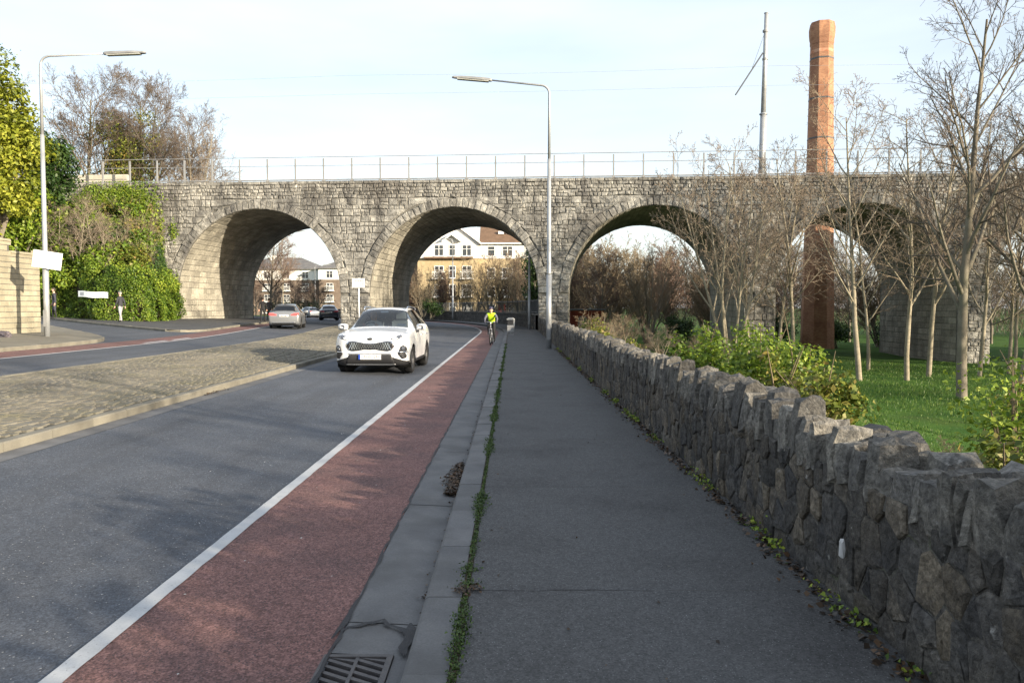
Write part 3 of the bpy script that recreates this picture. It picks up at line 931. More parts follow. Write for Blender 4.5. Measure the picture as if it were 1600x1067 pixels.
mb = MB(); mb.tube([(bx + .1, by, bz + 11.4), (bx - 1.0, by - .3, bz + 8.4)], .012, 4); mb.build('stay', M['darksteel'], po)
for (zz, xo, dd) in ((8.9, -1.0, 4.7), (7.45, -1.8, 4.5)):
    mb = MB()
    pts = []
    for k in range(41):
        s_ = lerp(-44, 70, k / 40)
        sag = 0.15 * math.sin(math.pi * ((s_ - 18) % 30) / 30)
        pts.append(vp(s_, dd, bz + zz - sag * (0.5 if zz < 8 else 1)))
    mb.tube(pts, 0.008, 4)
    tag(mb.build('overhead_wire', M['galv']), ('upper' if zz > 8 else 'lower') + ' thin overhead wire strung along the viaduct above the railing', 'wire')

# ---- octagonal brick chimney behind
CX, CY, CB = 27.6, 72.0, -2.3
ch = thing('brick_chimney', 'tall tapering octagonal red brick chimney standing behind the viaduct', 'chimney', (CX, CY, CB))
m, nt, out = new_mat('chimney_brick')
p_ = N(nt, 'ShaderNodeBsdfPrincipled'); p_.inputs['Roughness'].default_value = 0.9; p_.inputs['Specular IOR Level'].default_value = 0.2
uv = N(nt, 'ShaderNodeUVMap'); pos = N(nt, 'ShaderNodeNewGeometry').outputs['Position']
br = N(nt, 'ShaderNodeTexBrick'); br.inputs['Scale'].default_value = 1.0
br.inputs['Brick Width'].default_value = 0.23; br.inputs['Row Height'].default_value = 0.078; br.inputs['Mortar Size'].default_value = 0.012
br.inputs['Color1'].default_value = (0.27, 0.115, 0.064, 1); br.inputs['Color2'].default_value = (0.42, 0.205, 0.112, 1); br.inputs['Mortar'].default_value = (0.32, 0.22, 0.15, 1)
nt.links.new(uv.outputs[0], br.inputs['Vector'])
c = mixc(nt, maprange(nt, noise(nt, pos, 0.9, 6, .65), .42, .68, 0, .65), br.outputs['Color'], (0.17, 0.075, 0.05))
c = mixc(nt, maprange(nt, noise(nt, pos, 2.2, 5, .65, (1, 1, .3)), .55, .75, 0, .7), c, (0.50, 0.27, 0.15))
nt.links.new(c, p_.inputs['Base Color']); nt.links.new(p_.outputs[0], out.inputs[0])
M['brick'] = m
def octo(mb, r0, z0, r1, z1, rot=R(12)):
    return [(CX + r * math.cos(rot + k * math.pi / 4), CY + r * math.sin(rot + k * math.pi / 4), z) for r, z in ((r0, z0), (r1, z1)) for k in range(8)]
def octo_part(name, secs, mat):
    me_v, me_f, uvs = [], [], []
    for (r0, z0), (r1, z1) in zip(secs[:-1], secs[1:]):
        vs = octo(None, r0, z0, r1, z1); b = len(me_v); me_v += vs
        for k in range(8):
            k2 = (k + 1) % 8
            me_f.append((b + k, b + k2, b + 8 + k2, b + 8 + k))
            e0 = r0 * .765; e1 = r1 * .765; u = k * 1.15
            uvs += [(u - e0 / 2, z0), (u + e0 / 2, z0), (u + e1 / 2, z1), (u - e1 / 2, z1)]
    mb = MB(); mb.add(me_v, me_f)
    o = mb.build(name, mat, ch)
    l = o.data.uv_layers.new(name='UVMap')
    l.data.foreach_set('uv', np.array(uvs, dtype=np.float32).ravel())
    return o
octo_part('shaft', [(1.50, CB), (1.28, 8.0), (1.18, 14.0), (1.0, 24.9)], M['brick'])
octo_part('cap', [(1.0, 24.9), (1.04, 25.0), (1.04, 25.3), (1.09, 25.5), (1.13, 25.9), (1.14, 26.35), (1.04, 26.85), (0.8, 26.86), (0.8, 25.5)], M['brick'])
for zz, rr in ((23.6, 1.022), (20.1, 1.080), (16.6, 1.138)):
    octo_part('iron_band', [(rr, zz), (rr + .025, zz), (rr + .025, zz + .13), (rr, zz + .13)], M['darksteel'])
octo_part('painted_band', [(1.016, 24.15), (1.020, 24.16), (1.016, 24.42), (1.008, 24.43)], surf('flaking_paint', (0.50, 0.34, 0.25), (0.36, 0.15, 0.08), 1.8, 0.9, 0, fine=0.2))
# ================================================================ rubble wall beside the footway
WX0, WX1, WTOP = 1.74, 2.16, 0.775
wall = thing('rubble_wall', 'low rough rubble stone wall with upright coping stones beside the footway', 'wall', (1.95, 10, 0))
WE = 53.2
mb = MB()
mb.box(WX0 + .034, WX1 - .03, -1.5, WE, -1.2, WTOP)
mb.build('core', M['wallmortar'], wall)
# irregular cells on the face: jittered sites clipped against their neighbours
def cells(u0, u1, v0, v1, du, dv, jit, r):
    rows = int(round((v1 - v0) / dv)); sites = []
    for j in range(rows):
        u = u0 + r.uniform(0, du)
        while u < u1:
            sites.append((u + r.uniform(-jit, jit) * du, v0 + (j + .5 + r.uniform(-jit, jit)) * dv))
            u += du * r.uniform(0.55, 1.5)
    sites.sort(); out = []
    for i, (a, b) in enumerate(sites):
        poly = [(u0, v0), (u1, v0), (u1, v1), (u0, v1)]
        poly = [(max(u0, a - 1.2), v0), (min(u1, a + 1.2), v0), (min(u1, a + 1.2), v1), (max(u0, a - 1.2), v1)]
        for j in range(max(0, i - 14), min(len(sites), i + 15)):
            if j == i: continue
            c_, d_ = sites[j]
            mx, my = (a + c_) / 2, (b + d_) / 2; nx_, ny_ = c_ - a, (d_ - b) * 0.8
            new = []
            for k in range(len(poly)):
                P, Q = poly[k], poly[(k + 1) % len(poly)]
                fp = (P[0] - mx) * nx_ + (P[1] - my) * ny_; fq = (Q[0] - mx) * nx_ + (Q[1] - my) * ny_
                if fp <= 0: new.append(P)
                if (fp < 0 < fq) or (fq < 0 < fp):
                    t = fp / (fp - fq); new.append((lerp(P[0], Q[0], t), lerp(P[1], Q[1], t)))
            poly = new
            if len(poly) < 3: break
        if len(poly) >= 3: out.append(poly)
    return out
wr = random.Random(21)
def face_stone(mb, poly, r):
    cu = sum(p[0] for p in poly) / len(poly); cv = sum(p[1] for p in poly) / len(poly); n = len(poly)
    def inn(p, k):
        du_, dv_ = p[0] - cu, p[1] - cv; l_ = math.hypot(du_, dv_) or 1
        k = min(k, l_ * .6)
        return (p[0] - du_ / l_ * k, p[1] - dv_ / l_ * k)
    base = r.uniform(-0.004, 0.014); tu, tv = r.uniform(-.10, .10), r.uniform(-.06, .06)
    X = lambda u, v, o: WX0 + .034 - base - o + (u - cu) * tu + (v - cv) * tv
    A = [inn(p, 0.006) for p in poly]; B = [inn((p[0] + r.uniform(-.008, .008), p[1] + r.uniform(-.008, .008)), 0.024) for p in poly]
    C = [(lerp(p[0], cu, .5) + r.uniform(-.012, .012), lerp(p[1], cv, .5) + r.uniform(-.012, .012)) for p in B]
    vs = [(WX0 + .08, u, v) for u, v in A] + [(X(u, v, 0), u, v) for u, v in A] + [(X(u, v, r.uniform(.004, .014)), u, v) for u, v in B] + [(X(u, v, r.uniform(.000, .024)), u, v) for u, v in C]
    vs.append((X(cu, cv, r.uniform(.004, .018)), cu + r.uniform(-.02, .02), cv + r.uniform(-.02, .02)))
    c_ = len(vs) - 1; fs = []
    for i in range(n):
        j = (i + 1) % n
        fs += [(i, n + i, n + j, j), (n + i, 2 * n + i, 2 * n + j, n + j), (2 * n + i, 3 * n + i, 3 * n + j, 2 * n + j), (3 * n + i, c_, 3 * n + j)]
    mb.add(vs, fs, r.random())
near_c = cells(0.8, 14.0, 0.02, WTOP, 0.16, 0.20, 0.32, wr)
far_c = cells(14.0, WE, 0.02, WTOP, 0.26, 0.27, 0.26, wr)
near_c.sort(key=lambda p: min(abs(q[0]) for q in p) if min(q[0] for q in p) > 2.0 else 99)
rest = MB()
for i, p in enumerate(near_c + far_c):
    if i < 300:
        mb = MB(); face_stone(mb, p, wr); mb.build('stone', M['rubble'], wall, sharp=26)
    else: face_stone(rest, p, wr)
tag(rest.build('stone', M['rubble'], wall, sharp=26), kind='stuff')
# upright coping stones, front row on edge, a rougher row behind
cop = []
y = 0.9
while y < WE:
    t = wr.choice([0.045, 0.06, 0.08, 0.10, 0.13, 0.18]) * (1 if y < 16 else 1.5)
    hh = wr.uniform(0.10, 0.24) + (0.07 if wr.random() < .25 else 0)
    cop.append(('f', y + t / 2, t, hh)); y += t * 1.0
y = 1.0
while y < WE:
    t = wr.uniform(0.14, 0.34)
    cop.append(('b', y + t / 2, t, wr.uniform(0.08, 0.24))); y += t * 0.95
cop.sort(key=lambda c: c[1])
rest = MB(); cnt = 0
for kind, yc, t, hh in cop:
    fr_ = kind == 'f'
    mb = MB() if (cnt < 300 and yc > 1.9) else rest
    rot = Matrix.Rotation(wr.uniform(-.16, .16), 3, 'X') @ Matrix.Rotation(wr.uniform(-.12, .12), 3, 'Y') @ Matrix.Rotation(wr.uniform(-.12, .12), 3, 'Z')
    dx = 0.24 if fr_ else 0.24
    c_ = (WX0 + .125 + wr.uniform(-.015, .03) if fr_ else WX0 + .33 + wr.uniform(-.03, .05), yc, WTOP - .03 + hh / 2)
    mb.rock(c_, (dx, t * (1.02 if fr_ else 1.12), hh + .08), wr, 0.13 if fr_ else 0.20, rot, taper=wr.uniform(0.0, 0.32))
    if mb is not rest:
        mb.build('coping_stone', M['coping'], wall, sharp=24); cnt += 1
tag(rest.build('coping_stone', M['coping'], wall, sharp=24), kind='stuff')
# the one pale chip in the face
mb = MB(); mb.rock((WX0 - .012, 4.12, .40), (.02, .035, .09), wr, .2); mb.build('stone', plain('pale_stone', (.42, .42, .42), .8), wall)

# ================================================================ retaining wall along the bend beyond the viaduct
def arcwall(off, s0, s1, ht, mat, n=40, th=0.4):
    mb = MB()
    P = [road_pt(off, lerp(s0, s1, i / n)) for i in range(n + 1)]; Q = [road_pt(off + th, lerp(s0, s1, i / n)) for i in range(n + 1)]
    for i in range(n):
        a, b, c_, d_ = P[i], P[i + 1], Q[i + 1], Q[i]
        mb.quad((*a, -.5), (*b, -.5), (*b, ht), (*a, ht)); mb.quad((*a, ht), (*b, ht), (*c_, ht), (*d_, ht)); mb.quad((*c_, -.5), (*d_, -.5), (*d_, ht), (*c_, ht))
    return mb
rw = thing('bend_wall', 'dark stone boundary wall curving left along the bend beyond the arch', 'wall', (*road_pt(1.8, 75), 0))
arcwall(1.75, 55, 150, 1.10, None).build('core', M['wallmortar'], rw)
rest = MB(); s_ = 55.2
for z0, z1 in ((.02, .28), (.28, .52), (.52, .8), (.8, 1.09)):
    s_ = 55.2
    while s_ < 112:
        w = wr.uniform(.3, .7)
        x0, y0 = road_pt(1.75, s_ + .012); x1, y1 = road_pt(1.75, s_ + w - .012); x2, y2 = road_pt(1.72, s_ + .03); x3, y3 = road_pt(1.72, s_ + w - .03)
        rest.add([(x0, y0, z0 + .01), (x1, y1, z0 + .01), (x1, y1, z1 - .01), (x0, y0, z1 - .01), (x2, y2, z0 + .03), (x3, y3, z0 + .03), (x3, y3, z1 - .03), (x2, y2, z1 - .03)],
                 [(4, 5, 6, 7), (0, 1, 5, 4), (1, 2, 6, 5), (2, 3, 7, 6), (3, 0, 4, 7)], wr.random() * .5)
        s_ += w
tag(rest.build('stone', M['rubble'], rw), kind='stuff')
s_ = 55.2; cs = MB()
while s_ < 125:
    w = wr.uniform(.7, 1.1); x, y = road_pt(1.93, s_ + w / 2); a_ = -(s_ - 50) / R0
    mb = MB(); mb.bbox(-.26, .26, -w / 2 + .008, w / 2 - .008, 1.10, 1.2, .015, wr.random(), M=Matrix.Translation((x, y, 0)) @ Matrix.Rotation(-a_, 4, 'Z'))
    mb.build('coping_stone', M['coping'], rw); s_ += w
# railing fence on that wall
rf = thing('bend_fence', 'dark steel mesh fence standing on the wall beyond the arch', 'fence', (*road_pt(2.0, 75), 1.2))
for z_, r_ in ((1.30, .018), (2.15, .022)):
    mb = MB(); mb.tube([(*road_pt(1.98, s), z_) for s in np.arange(56, 118, 2.0)], r_, 4); mb.build('rail', M['darksteel'], rf)
vb = MB(); k = 0
for s in np.arange(56, 118, 0.14):
    x, y = road_pt(1.98, s); vb.box(x - .008, x + .008, y - .008, y + .008, 1.2, 2.2)
tag(vb.build('bar', M['darksteel'], rf), kind='stuff')
for s in np.arange(56, 118, 2.4):
    x, y = road_pt(1.98, s); mb = MB(); mb.box(x - .03, x + .03, y - .03, y + .03, 1.19, 2.3); mb.build('post', M['darksteel'], rf)

# ================================================================ concrete block wall on the left
bw = thing('block_wall', 'tall pale concrete block wall with stepped top beside the left lamp post', 'wall', (-18.7, 26, .6))
BX = -18.6
M['block'] = surf('concrete_block', (0.27, 0.245, 0.18), (0.35, 0.32, 0.235), 1.2, 0.9, 0.6, 40, tint=0.10, fine=0.25, stain=(0.16, 0.15, 0.11), stain_scale=1.4, stain_amt=0.5, bdist=0.012)
def wtop(y): return 4.08 if y < 29.5 else 3.66
mb = MB()
mb.box(BX - .30, BX - .012, 8, 29.58, .3, 4.06); mb.box(BX - .30, BX - .012, 29.58, 31.42, .3, 3.62); mb.build('core', M['mortar'], bw)
brr = random.Random(4); rest = MB()
z = 0.66; row = 0
while z < 4.0:
    hh = 0.205
    y = 31.45
    first = True
    while y > 14:
        w = 0.44 if not (first and row % 2) else 0.22
        first = False
        y0 = y - w
        if z + hh <= wtop((y0 + y) / 2) + .15:
            tgt = MB() if y0 > 26.5 else rest
            pr = brr.uniform(0.0, .012)
            x = BX + pr
            tgt.add([(BX - .02, y0 + .006, z + .006), (BX - .02, y - .006, z + .006), (BX - .02, y - .006, z + hh - .006), (BX - .02, y0 + .006, z + hh - .006),
                     (x, y0 + .016, z + .018), (x, y - .016, z + .018), (x, y - .016, z + hh - .018), (x, y0 + .016, z + hh - .018)],
                    [(4, 5, 6, 7), (0, 1, 5, 4), (1, 2, 6, 5), (2, 3, 7, 6), (3, 0, 4, 7)], brr.random())
            if tgt is not rest: tgt.build('block', M['block'], bw)
        y = y0
    z += hh; row += 1
tag(rest.build('block', M['block'], bw), kind='stuff')
for a, b, zz in ((14, 27.9, 4.09), (27.92, 29.62, 4.09), (29.64, 31.5, 3.67)):
    mb = MB(); mb.bbox(BX - .36, BX + .05, a, b, zz, zz + .09, .03, .5); mb.build('coping', M['block'], bw)
mb = MB()
for k in range(17):
    mb.bbox(BX - .30, BX - .02, 31.41, 31.46, .66 + k * .19, .66 + k * .19 + .18, .004, brr.random())
mb.build('end_face', M['block'], bw)
# ================================================================ vegetation generators
def leaf_mesh(name, P, Nr, size, tint, mat, asp=0.62, fold=0.16, up=None):
    n = len(P)
    Nr = Nr / (np.linalg.norm(Nr, axis=1, keepdims=True) + 1e-9)
    rd = nrg.normal(size=(n, 3)) if up is None else up
    T = rd - Nr * np.sum(rd * Nr, axis=1, keepdims=True); T /= (np.linalg.norm(T, axis=1, keepdims=True) + 1e-9)
    B = np.cross(Nr, T); s = size[:, None]
    V = np.empty((n, 4, 3), dtype=np.float32)
    V[:, 0] = P - T * s * .5; V[:, 2] = P + T * s * .5
    V[:, 1] = P + B * s * asp * .5 + Nr * s * fold; V[:, 3] = P - B * s * asp * .5 + Nr * s * fold
    me = bpy.data.meshes.new(name)
    me.vertices.add(n * 4); me.vertices.foreach_set('co', V.ravel())
    me.loops.add(n * 4); me.loops.foreach_set('vertex_index', np.arange(n * 4, dtype=np.int32))
    me.polygons.add(n); me.polygons.foreach_set('loop_start', np.arange(0, n * 4, 4, dtype=np.int32))
    me.attributes.new('tint', 'FLOAT', 'FACE').data.foreach_set('value', np.clip(tint, 0, 1).astype(np.float32))
    me.materials.append(mat)
    me.update(calc_edges=True)
    return me

def clump_points(clumps, dens, shell=0.55, squash=1.0):
    """clumps: (x,y,z,r). leaves spread through the outer part of every clump; returns P, N, tint"""
    Ps, Ns, Ts = [], [], []
    for (x, y, z, r) in clumps:
        n = max(6, int(dens * r * r * 12.57))
        d = nrg.normal(size=(n, 3)); d /= np.linalg.norm(d, axis=1, keepdims=True)
        k = r * (1 - shell * nrg.random(n) ** 1.4)[:, None]
        k = k * (1 + 0.22 * np.sin(d[:, :1] * 7 + x * 3) * np.cos(d[:, 1:2] * 6 + z * 2) + nrg.normal(size=(n, 1)) * 0.07)
        Ps.append(np.array([x, y, z]) + d * k * np.array([1, 1, squash]))
        Ns.append(d * 0.6 + nrg.normal(size=(n, 3)) * 0.45 + np.array([0, 0, 0.45]))
        Ts.append(np.clip(nrg.normal(0.45, 0.2, n) + rng.uniform(-.18, .18), 0, 1))
    return np.concatenate(Ps), np.concatenate(Ns), np.concatenate(Ts)

def link(name, me, parent=None, world=True):
    o = bpy.data.objects.new(name, me); col.objects.link(o)
    if parent is not None: attach(o, parent, world)
    return o

def crown_clumps(r, cx, cy, cz, rx, ry, rz, n, c0, c1):
    out = []
    while len(out) < n:
        a = Vector((r.gauss(0, .5), r.gauss(0, .5), r.gauss(0, .5)))
        if a.length > 1.0: continue
        a *= 1.0
        out.append((cx + a.x * rx, cy + a.y * ry, cz + a.z * rz, r.uniform(c0, c1)))
    return out

def shrub(name, label, cat, loc, rx, ry, hgt, mat, nclump, c0, c1, dens, size, group=None, seed=1, stems=7, twigs=0, stem_mat='bark'):
    r = random.Random(seed)
    root = thing(name, label, cat, loc, 0, group)
    cl = crown_clumps(r, 0, 0, hgt * .56, rx * .8, ry * .8, hgt * .40, nclump, c0, c1)
    P, Nn, Tt = clump_points(cl, dens)
    P[:, 2] = np.maximum(P[:, 2], 0.02)
    link('foliage', leaf_mesh('foliage', P, Nn, size * nrg.uniform(.45, 1.45, len(P)), Tt, M[mat]), root, False)
    mb = MB()
    for k in range(stems):
        c_ = cl[k % len(cl)]
        mb.tube([(r.uniform(-.15, .15) * rx, r.uniform(-.15, .15) * ry, -.1), (c_[0] * .45, c_[1] * .45, c_[2] * .5), (c_[0], c_[1], c_[2] + c_[3] * .6)], [.03 * hgt / 1.5 + .008, .02 * hgt / 1.5 + .005, .005], 5)
    for k in range(twigs):
        a = r.uniform(0, 6.28); l_ = r.uniform(.5, 1.0)
        mb.tube([(0, 0, 0.1), (math.cos(a) * rx * .5 * l_, math.sin(a) * ry * .5 * l_, hgt * .7), (math.cos(a) * rx * l_, math.sin(a) * ry * l_, hgt * r.uniform(.9, 1.25))], [.018, .012, .004], 4)
    mb.build('stems', M[stem_mat], root, False, False)
    return root

class Tree:
    """bare winter tree: trunk and limbs in one mesh, branches and twigs in another"""
    def __init__(s, seed, H, r0, kids, ang, ratio, wob, trop, t0=0.3, stems=1, spread=0.0, fork=None, rmin=0.009):
        s.r = random.Random(seed); s.A = MB(); s.B = MB()
        s.kids = kids; s.ang = ang; s.ratio = ratio; s.wob = wob; s.trop = trop; s.t0 = t0; s.rmin = rmin
        for k in range(stems):
            a = 2 * math.pi * (k + s.r.uniform(-.3, .3)) / max(1, stems)
            sp = spread * s.r.uniform(.3, 1.1)
            d = Vector((math.cos(a) * sp, math.sin(a) * sp, 1)).normalized()
            s.grow(Vector((math.cos(a) * .12 * (stems > 1), math.sin(a) * .12 * (stems > 1), -.2)), d, H * (1 if stems == 1 else s.r.uniform(.7, 1)), r0 * (1 if stems == 1 else s.r.uniform(.6, 1)), 0)
    def grow(s, p, d, Ln, rad, lev):
        r = s.r
        n = (9, 6, 5, 4, 3)[lev]; pts = [p.copy()]; rr = [rad]; dd = d.copy(); w = s.wob[min(lev, len(s.wob) - 1)]
        dirs = [dd.copy()]
        for i in range(n):
            dd = dd + Vector((r.gauss(0, w), r.gauss(0, w), r.gauss(0, w * .7))) + Vector((0, 0, s.trop[min(lev, len(s.trop) - 1)]))
            dd.normalize(); p = p + dd * (Ln / n); pts.append(p.copy()); dirs.append(dd.copy())
            f = (i + 1) / n
            rr.append(max(s.rmin * .6, rad * ((1 - .82 * f) if lev == 0 else (1 - .75 * f))))
        sides = (9, 6, 4, 3, 3)[lev]
        (s.A if lev <= 1 else s.B).tube(pts, rr, sides, s.r.random(), cap=False)
        if lev >= len(s.kids): return
        nk = s.kids[lev]; nk = max(1, int(round(nk * r.uniform(.8, 1.2))))
        t0 = s.t0 if lev == 0 else 0.18
        for k in range(nk):
            t = t0 + (1 - t0) * (k + r.random()) / nk
            i = min(n - 1, int(t * n)); f = t * n - i
            q = pts[i].lerp(pts[i + 1], f); base = dirs[i]
            o = base.orthogonal().normalized(); az = k * 2.399 + r.uniform(-.6, .6)
            o = (Matrix.Rotation(az, 3, base) @ o)
            a = R(s.ang[min(lev, len(s.ang) - 1)] * r.uniform(.7, 1.25))
            nd = (base * math.cos(a) + o * math.sin(a)).normalized()
            L2 = Ln * s.ratio[min(lev, len(s.ratio) - 1)] * r.uniform(.65, 1.15) * (1.15 - .65 * t)
            r2 = max(s.rmin, rr[i] * r.uniform(.45, .65))
            s.grow(q, nd, L2, r2, lev + 1)
    def make(s, bark, twig):
        return s.A.mesh('trunk', M[bark], True), s.B.mesh('crown', M[twig], False)

def place_tree(meshes, name, label, cat, loc, rz, sc, group=None, tilt=0):
    t = thing(name, label, cat, loc, rz, group)
    t.scale = sc if hasattr(sc, '__len__') else (sc, sc, sc)
    if tilt: t.rotation_euler = (tilt, 0, rz)
    link('trunk', meshes[0], t, False); link('crown', meshes[1], t, False)
    return t

UPR = [Tree(31, 11, .115, (21, 8, 6, 3), (42, 45, 42), (.40, .45, .5, .5), (.03, .07, .1, .12), (.02, .045, .03), .26).make('barkpale', 'twig'),
       Tree(32, 11, .12, (19, 9, 6, 3), (38, 45, 42), (.45, .42, .5, .5), (.045, .07, .1, .12), (.02, .05, .03), .24).make('barkpale', 'twig'),
       Tree(33, 11, .11, (22, 8, 6, 3), (48, 45, 42), (.36, .45, .5, .5), (.04, .08, .1, .12), (.02, .03, .02), .22).make('barkpale', 'twig')]
BIG = Tree(43, 14.5, .21, (20, 9, 7, 3), (40, 44, 42), (.46, .46, .5, .55), (.03, .07, .1, .12), (.01, .055, .04), .20).make('bark', 'twigdark')
VASE = [Tree(51, 9.5, .12, (9, 7, 5, 3), (30, 38, 40), (.42, .45, .5, .5), (.05, .07, .1, .1), (.03, .05, .04), .22, stems=9, spread=.52, rmin=.011).make('bark', 'twiggold'),
        Tree(52, 9.5, .11, (9, 7, 5, 3), (30, 38, 40), (.42, .45, .5, .5), (.05, .07, .1, .1), (.03, .05, .04), .2, stems=8, spread=.45, rmin=.012).make('bark', 'twigred'),
        Tree(53, 9.0, .13, (9, 7, 5, 3), (34, 40, 40), (.45, .45, .5, .5), (.05, .08, .1, .1), (.02, .04, .03), .25, stems=5, spread=.36, rmin=.010).make('barkpale', 'twig')]
ROUND = [Tree(61, 8, .16, (20, 12, 8, 4), (50, 45, 40), (.55, .5, .58, .72), (.04, .08, .1, .12), (.01, .05, .05), .22, rmin=.009).make('bark', 'twigred'),
         Tree(62, 8, .15, (20, 12, 8, 4), (52, 45, 40), (.58, .5, .58, .72), (.04, .08, .1, .12), (.01, .04, .05), .2, rmin=.009).make('bark', 'twigdark')]

FARV = [Tree(71, 9.5, .12, (11, 8, 6, 3), (30, 38, 40), (.42, .5, .55, .6), (.05, .07, .1, .1), (.03, .05, .05), .15, stems=9, spread=.5, rmin=.020).make('bark', 'twiggold'),
        Tree(72, 9.5, .12, (11, 8, 6, 3), (32, 40, 40), (.42, .5, .55, .6), (.05, .07, .1, .1), (.03, .05, .05), .15, stems=8, spread=.45, rmin=.020).make('bark', 'twigred')]
# ---------------------------------------------------------------- park trees, right
def gz(x, y): return terrain(x, y)
G1 = 'bare trees on the park lawn'
def T_(ms, x, y, rz, sc, label, **k):
    return place_tree(ms, 'bare_tree', label, 'tree', (x, y, gz(x, y)), rz, sc, G1, **k)
T_(VASE[2], 12.5, 45.5, 0.3, (1.15, 1.15, 1.38), 'bare many-stemmed tree fanning up in front of the third pier')
T_(UPR[0], 17.9, 50.5, 1.0, 1.2, 'slim bare tree with pale trunk just right of the third pier')
T_(UPR[2], 17.2, 51.2, 2.2, 1.1, 'thin leaning bare tree close behind the slim one by the third pier')
T_(UPR[1], 16.9, 38.6, .2, 1.2, 'pale-trunked bare tree in front of the chimney side of the fourth arch')
T_(UPR[2], 19.2, 38.6, 3.3, 1.2, 'pale forked bare tree, middle one of the row across the fourth arch')
T_(UPR[0], 21.5, 41.0, 4.0, 1.2, 'straight pale bare tree, right one of the row across the fourth arch')
T_(BIG, 17.4, 30.7, .9, 1.0, 'tallest bare tree with thick dark trunk at the right of the lawn')
T_(UPR[1], 24.6, 41.8, 5.0, 1.0, 'slender bare tree in front of the fourth pier')
T_(UPR[2], 14.4, 48.5, 4.6, 1.15, 'slender bare tree against the third pier beside the many-stemmed one')
T_(UPR[1], 23.4, 36.5, 3.9, 1.15, 'bare tree close behind the tallest one at the right')
T_(UPR[2], 31.0, 49.0, .6, 1.05, 'pale bare tree at the right edge beside the fifth arch')
T_(BIG, 21.3, 32.0, 2.6, (.9, .9, .85), 'bare tree at the right edge reaching branches into the frame')
T_(UPR[0], 27.5, 44.0, 2.8, .95, 'thin bare tree between the fourth pier and the right edge')
T_(UPR[2], 20.4, 45.5, 5.2, 1.0, 'thin bare tree standing back in the middle of the fourth arch')
for i, (x, y, k) in enumerate(((30, 33, 1), (36, 40, 0), (27, 22, 2), (40, 30, 1), (24, 12, 0), (33, 20, 2), (21, 4, 1), (44, 45, 0), (16, -4, 2), (48, 27, 1), (46, 36, 1), (34, 46, 1), (54, 32, 0), (56, 20, 0))):
    t = T_(BIG if i in (1, 7, 10, 11, 12) else UPR[k], x, y, i * 1.3, 1.15, 'bare tree beyond the right edge of the lawn')

# ---------------------------------------------------------------- trees behind the viaduct
G2 = 'bare trees behind the viaduct'
def B_(ms, x, y, rz, sc, label, z=None):
    return place_tree(ms, 'bare_tree', label, 'tree', (x, y, gz(x, y) if z is None else z), rz, sc, G2)
B_(VASE[0], 13.2, 78, 0, 1.05, 'golden many-stemmed bare tree filling the middle of the third arch')
B_(ROUND[0], 8.4, 76, 1, .92, 'dark low bare tree at the left of the third arch')
lab3 = 'bare tree in the thicket seen through the third arch'
for i, (x, y, k, s) in enumerate(((10.5, 90, 0, 1.0), (17.5, 88, 1, .95), (21, 80, 0, .75), (6.5, 95, 1, 1.0), (14, 104, 2, 1.05), (19, 110, 0, 1.0), (24, 98, 1, 1.0), (9, 112, 1, 1.1), (28, 112, 2, 1.0))):
    B_((FARV + FARV[:1] + ROUND)[k], x, y, i * 1.7, s * 1.12, lab3)
lab4 = 'bare tree in the thicket seen through the fourth arch'
for i, (x, y, k, s) in enumerate(((32, 84, 4, 1.0), (36, 78, 0, .9), (39, 92, 3, 1.0), (43, 86, 1, 1.0), (34, 100, 4, 1.1), (48, 98, 3, 1.0), (29, 90, 1, .9), (53, 88, 4, 1.0), (58, 100, 3, 1.1), (64, 94, 4, 1.0))):
    B_((FARV + FARV[:1] + ROUND)[k], x, y, i * 1.1, s * 1.12, lab4)
lab2 = 'bare shrub tree in front of the flats seen through the second arch'
for i, (x, k, s) in enumerate(((-11.5, 1, .62), (-9.0, 1, .58), (-7.0, 0, .60), (-5.0, 0, .66), (-3.0, 0, .78), (-1.0, 1, .80), (.8, 0, .78), (-12.8, 1, .55))):
    y = 100 + (i % 3) * 2.5
    B_((VASE[0], FARV[1])[k] if i % 3 else VASE[0], x + .3, y, i * 2.1, s * 1.1, lab2, 0.2)
B_(ROUND[0], -25.5, 84, .4, 1.05, 'russet bare tree over the grass strip beyond the first arch', .8)
B_(UPR[0], -27.5, 96, .4, .9, 'slim bare tree behind the russet tree beyond the first arch', .8)
lab1 = 'bare tree before the brick flats beyond the first arch'
for i, (x, y, s) in enumerate(((-36, 132, .7), (-41, 138, .65), (-45, 140, .7), (-49, 142, .75), (-33, 128, .6), (-53, 140, .9), (-38, 150, .6), (-29.5, 122, .6))):
    B_(ROUND[i % 2], x, y, i * 1.2, s, lab1, .3)

# ---------------------------------------------------------------- trees on the bank top-left behind the railing
G3 = 'bare trees above the bank at the left'
for x, y, z, ms, s, l in ((-41.5, 78, 8.5, ROUND[1], (1.75, 1.75, 1.75), 'wide bare tree behind the railing at the viaduct end, left one'),
                          (-36.0, 80, 8.5, ROUND[1], (1.5, 1.5, 1.65), 'bare tree with ivied heart behind the railing at the viaduct end'),
                          (-31.5, 80, 8.0, VASE[2], (1.25, 1.25, 1.3), 'bare fan-shaped tree, rightmost behind the railing at the viaduct end'),
                          (-46.0, 72, 8.0, UPR[1], 1.15, 'thin bare tree behind the left lamp post'), (-34.0, 84, 8.5, ROUND[1], (1.3, 1.3, 1.5), 'bare round tree behind the ivied one above the railing'), (-39.5, 86, 8.5, ROUND[1], (1.6, 1.6, 1.9), 'tall thin-twigged bare tree farthest back above the railing')):
    place_tree(ms, 'bare_tree', l, 'tree', (x, y, z), rng.uniform(0, 6), s, G3)
shrub('ivy_mass', 'olive ivy mass clothing the heart of the bare trees above the railing', 'ivy', (-37.6, 79, 9.0), 5.6, 2.5, 14.0, 'leafmix', 46, .7, 1.5, 13, .20, seed=5, stems=4)

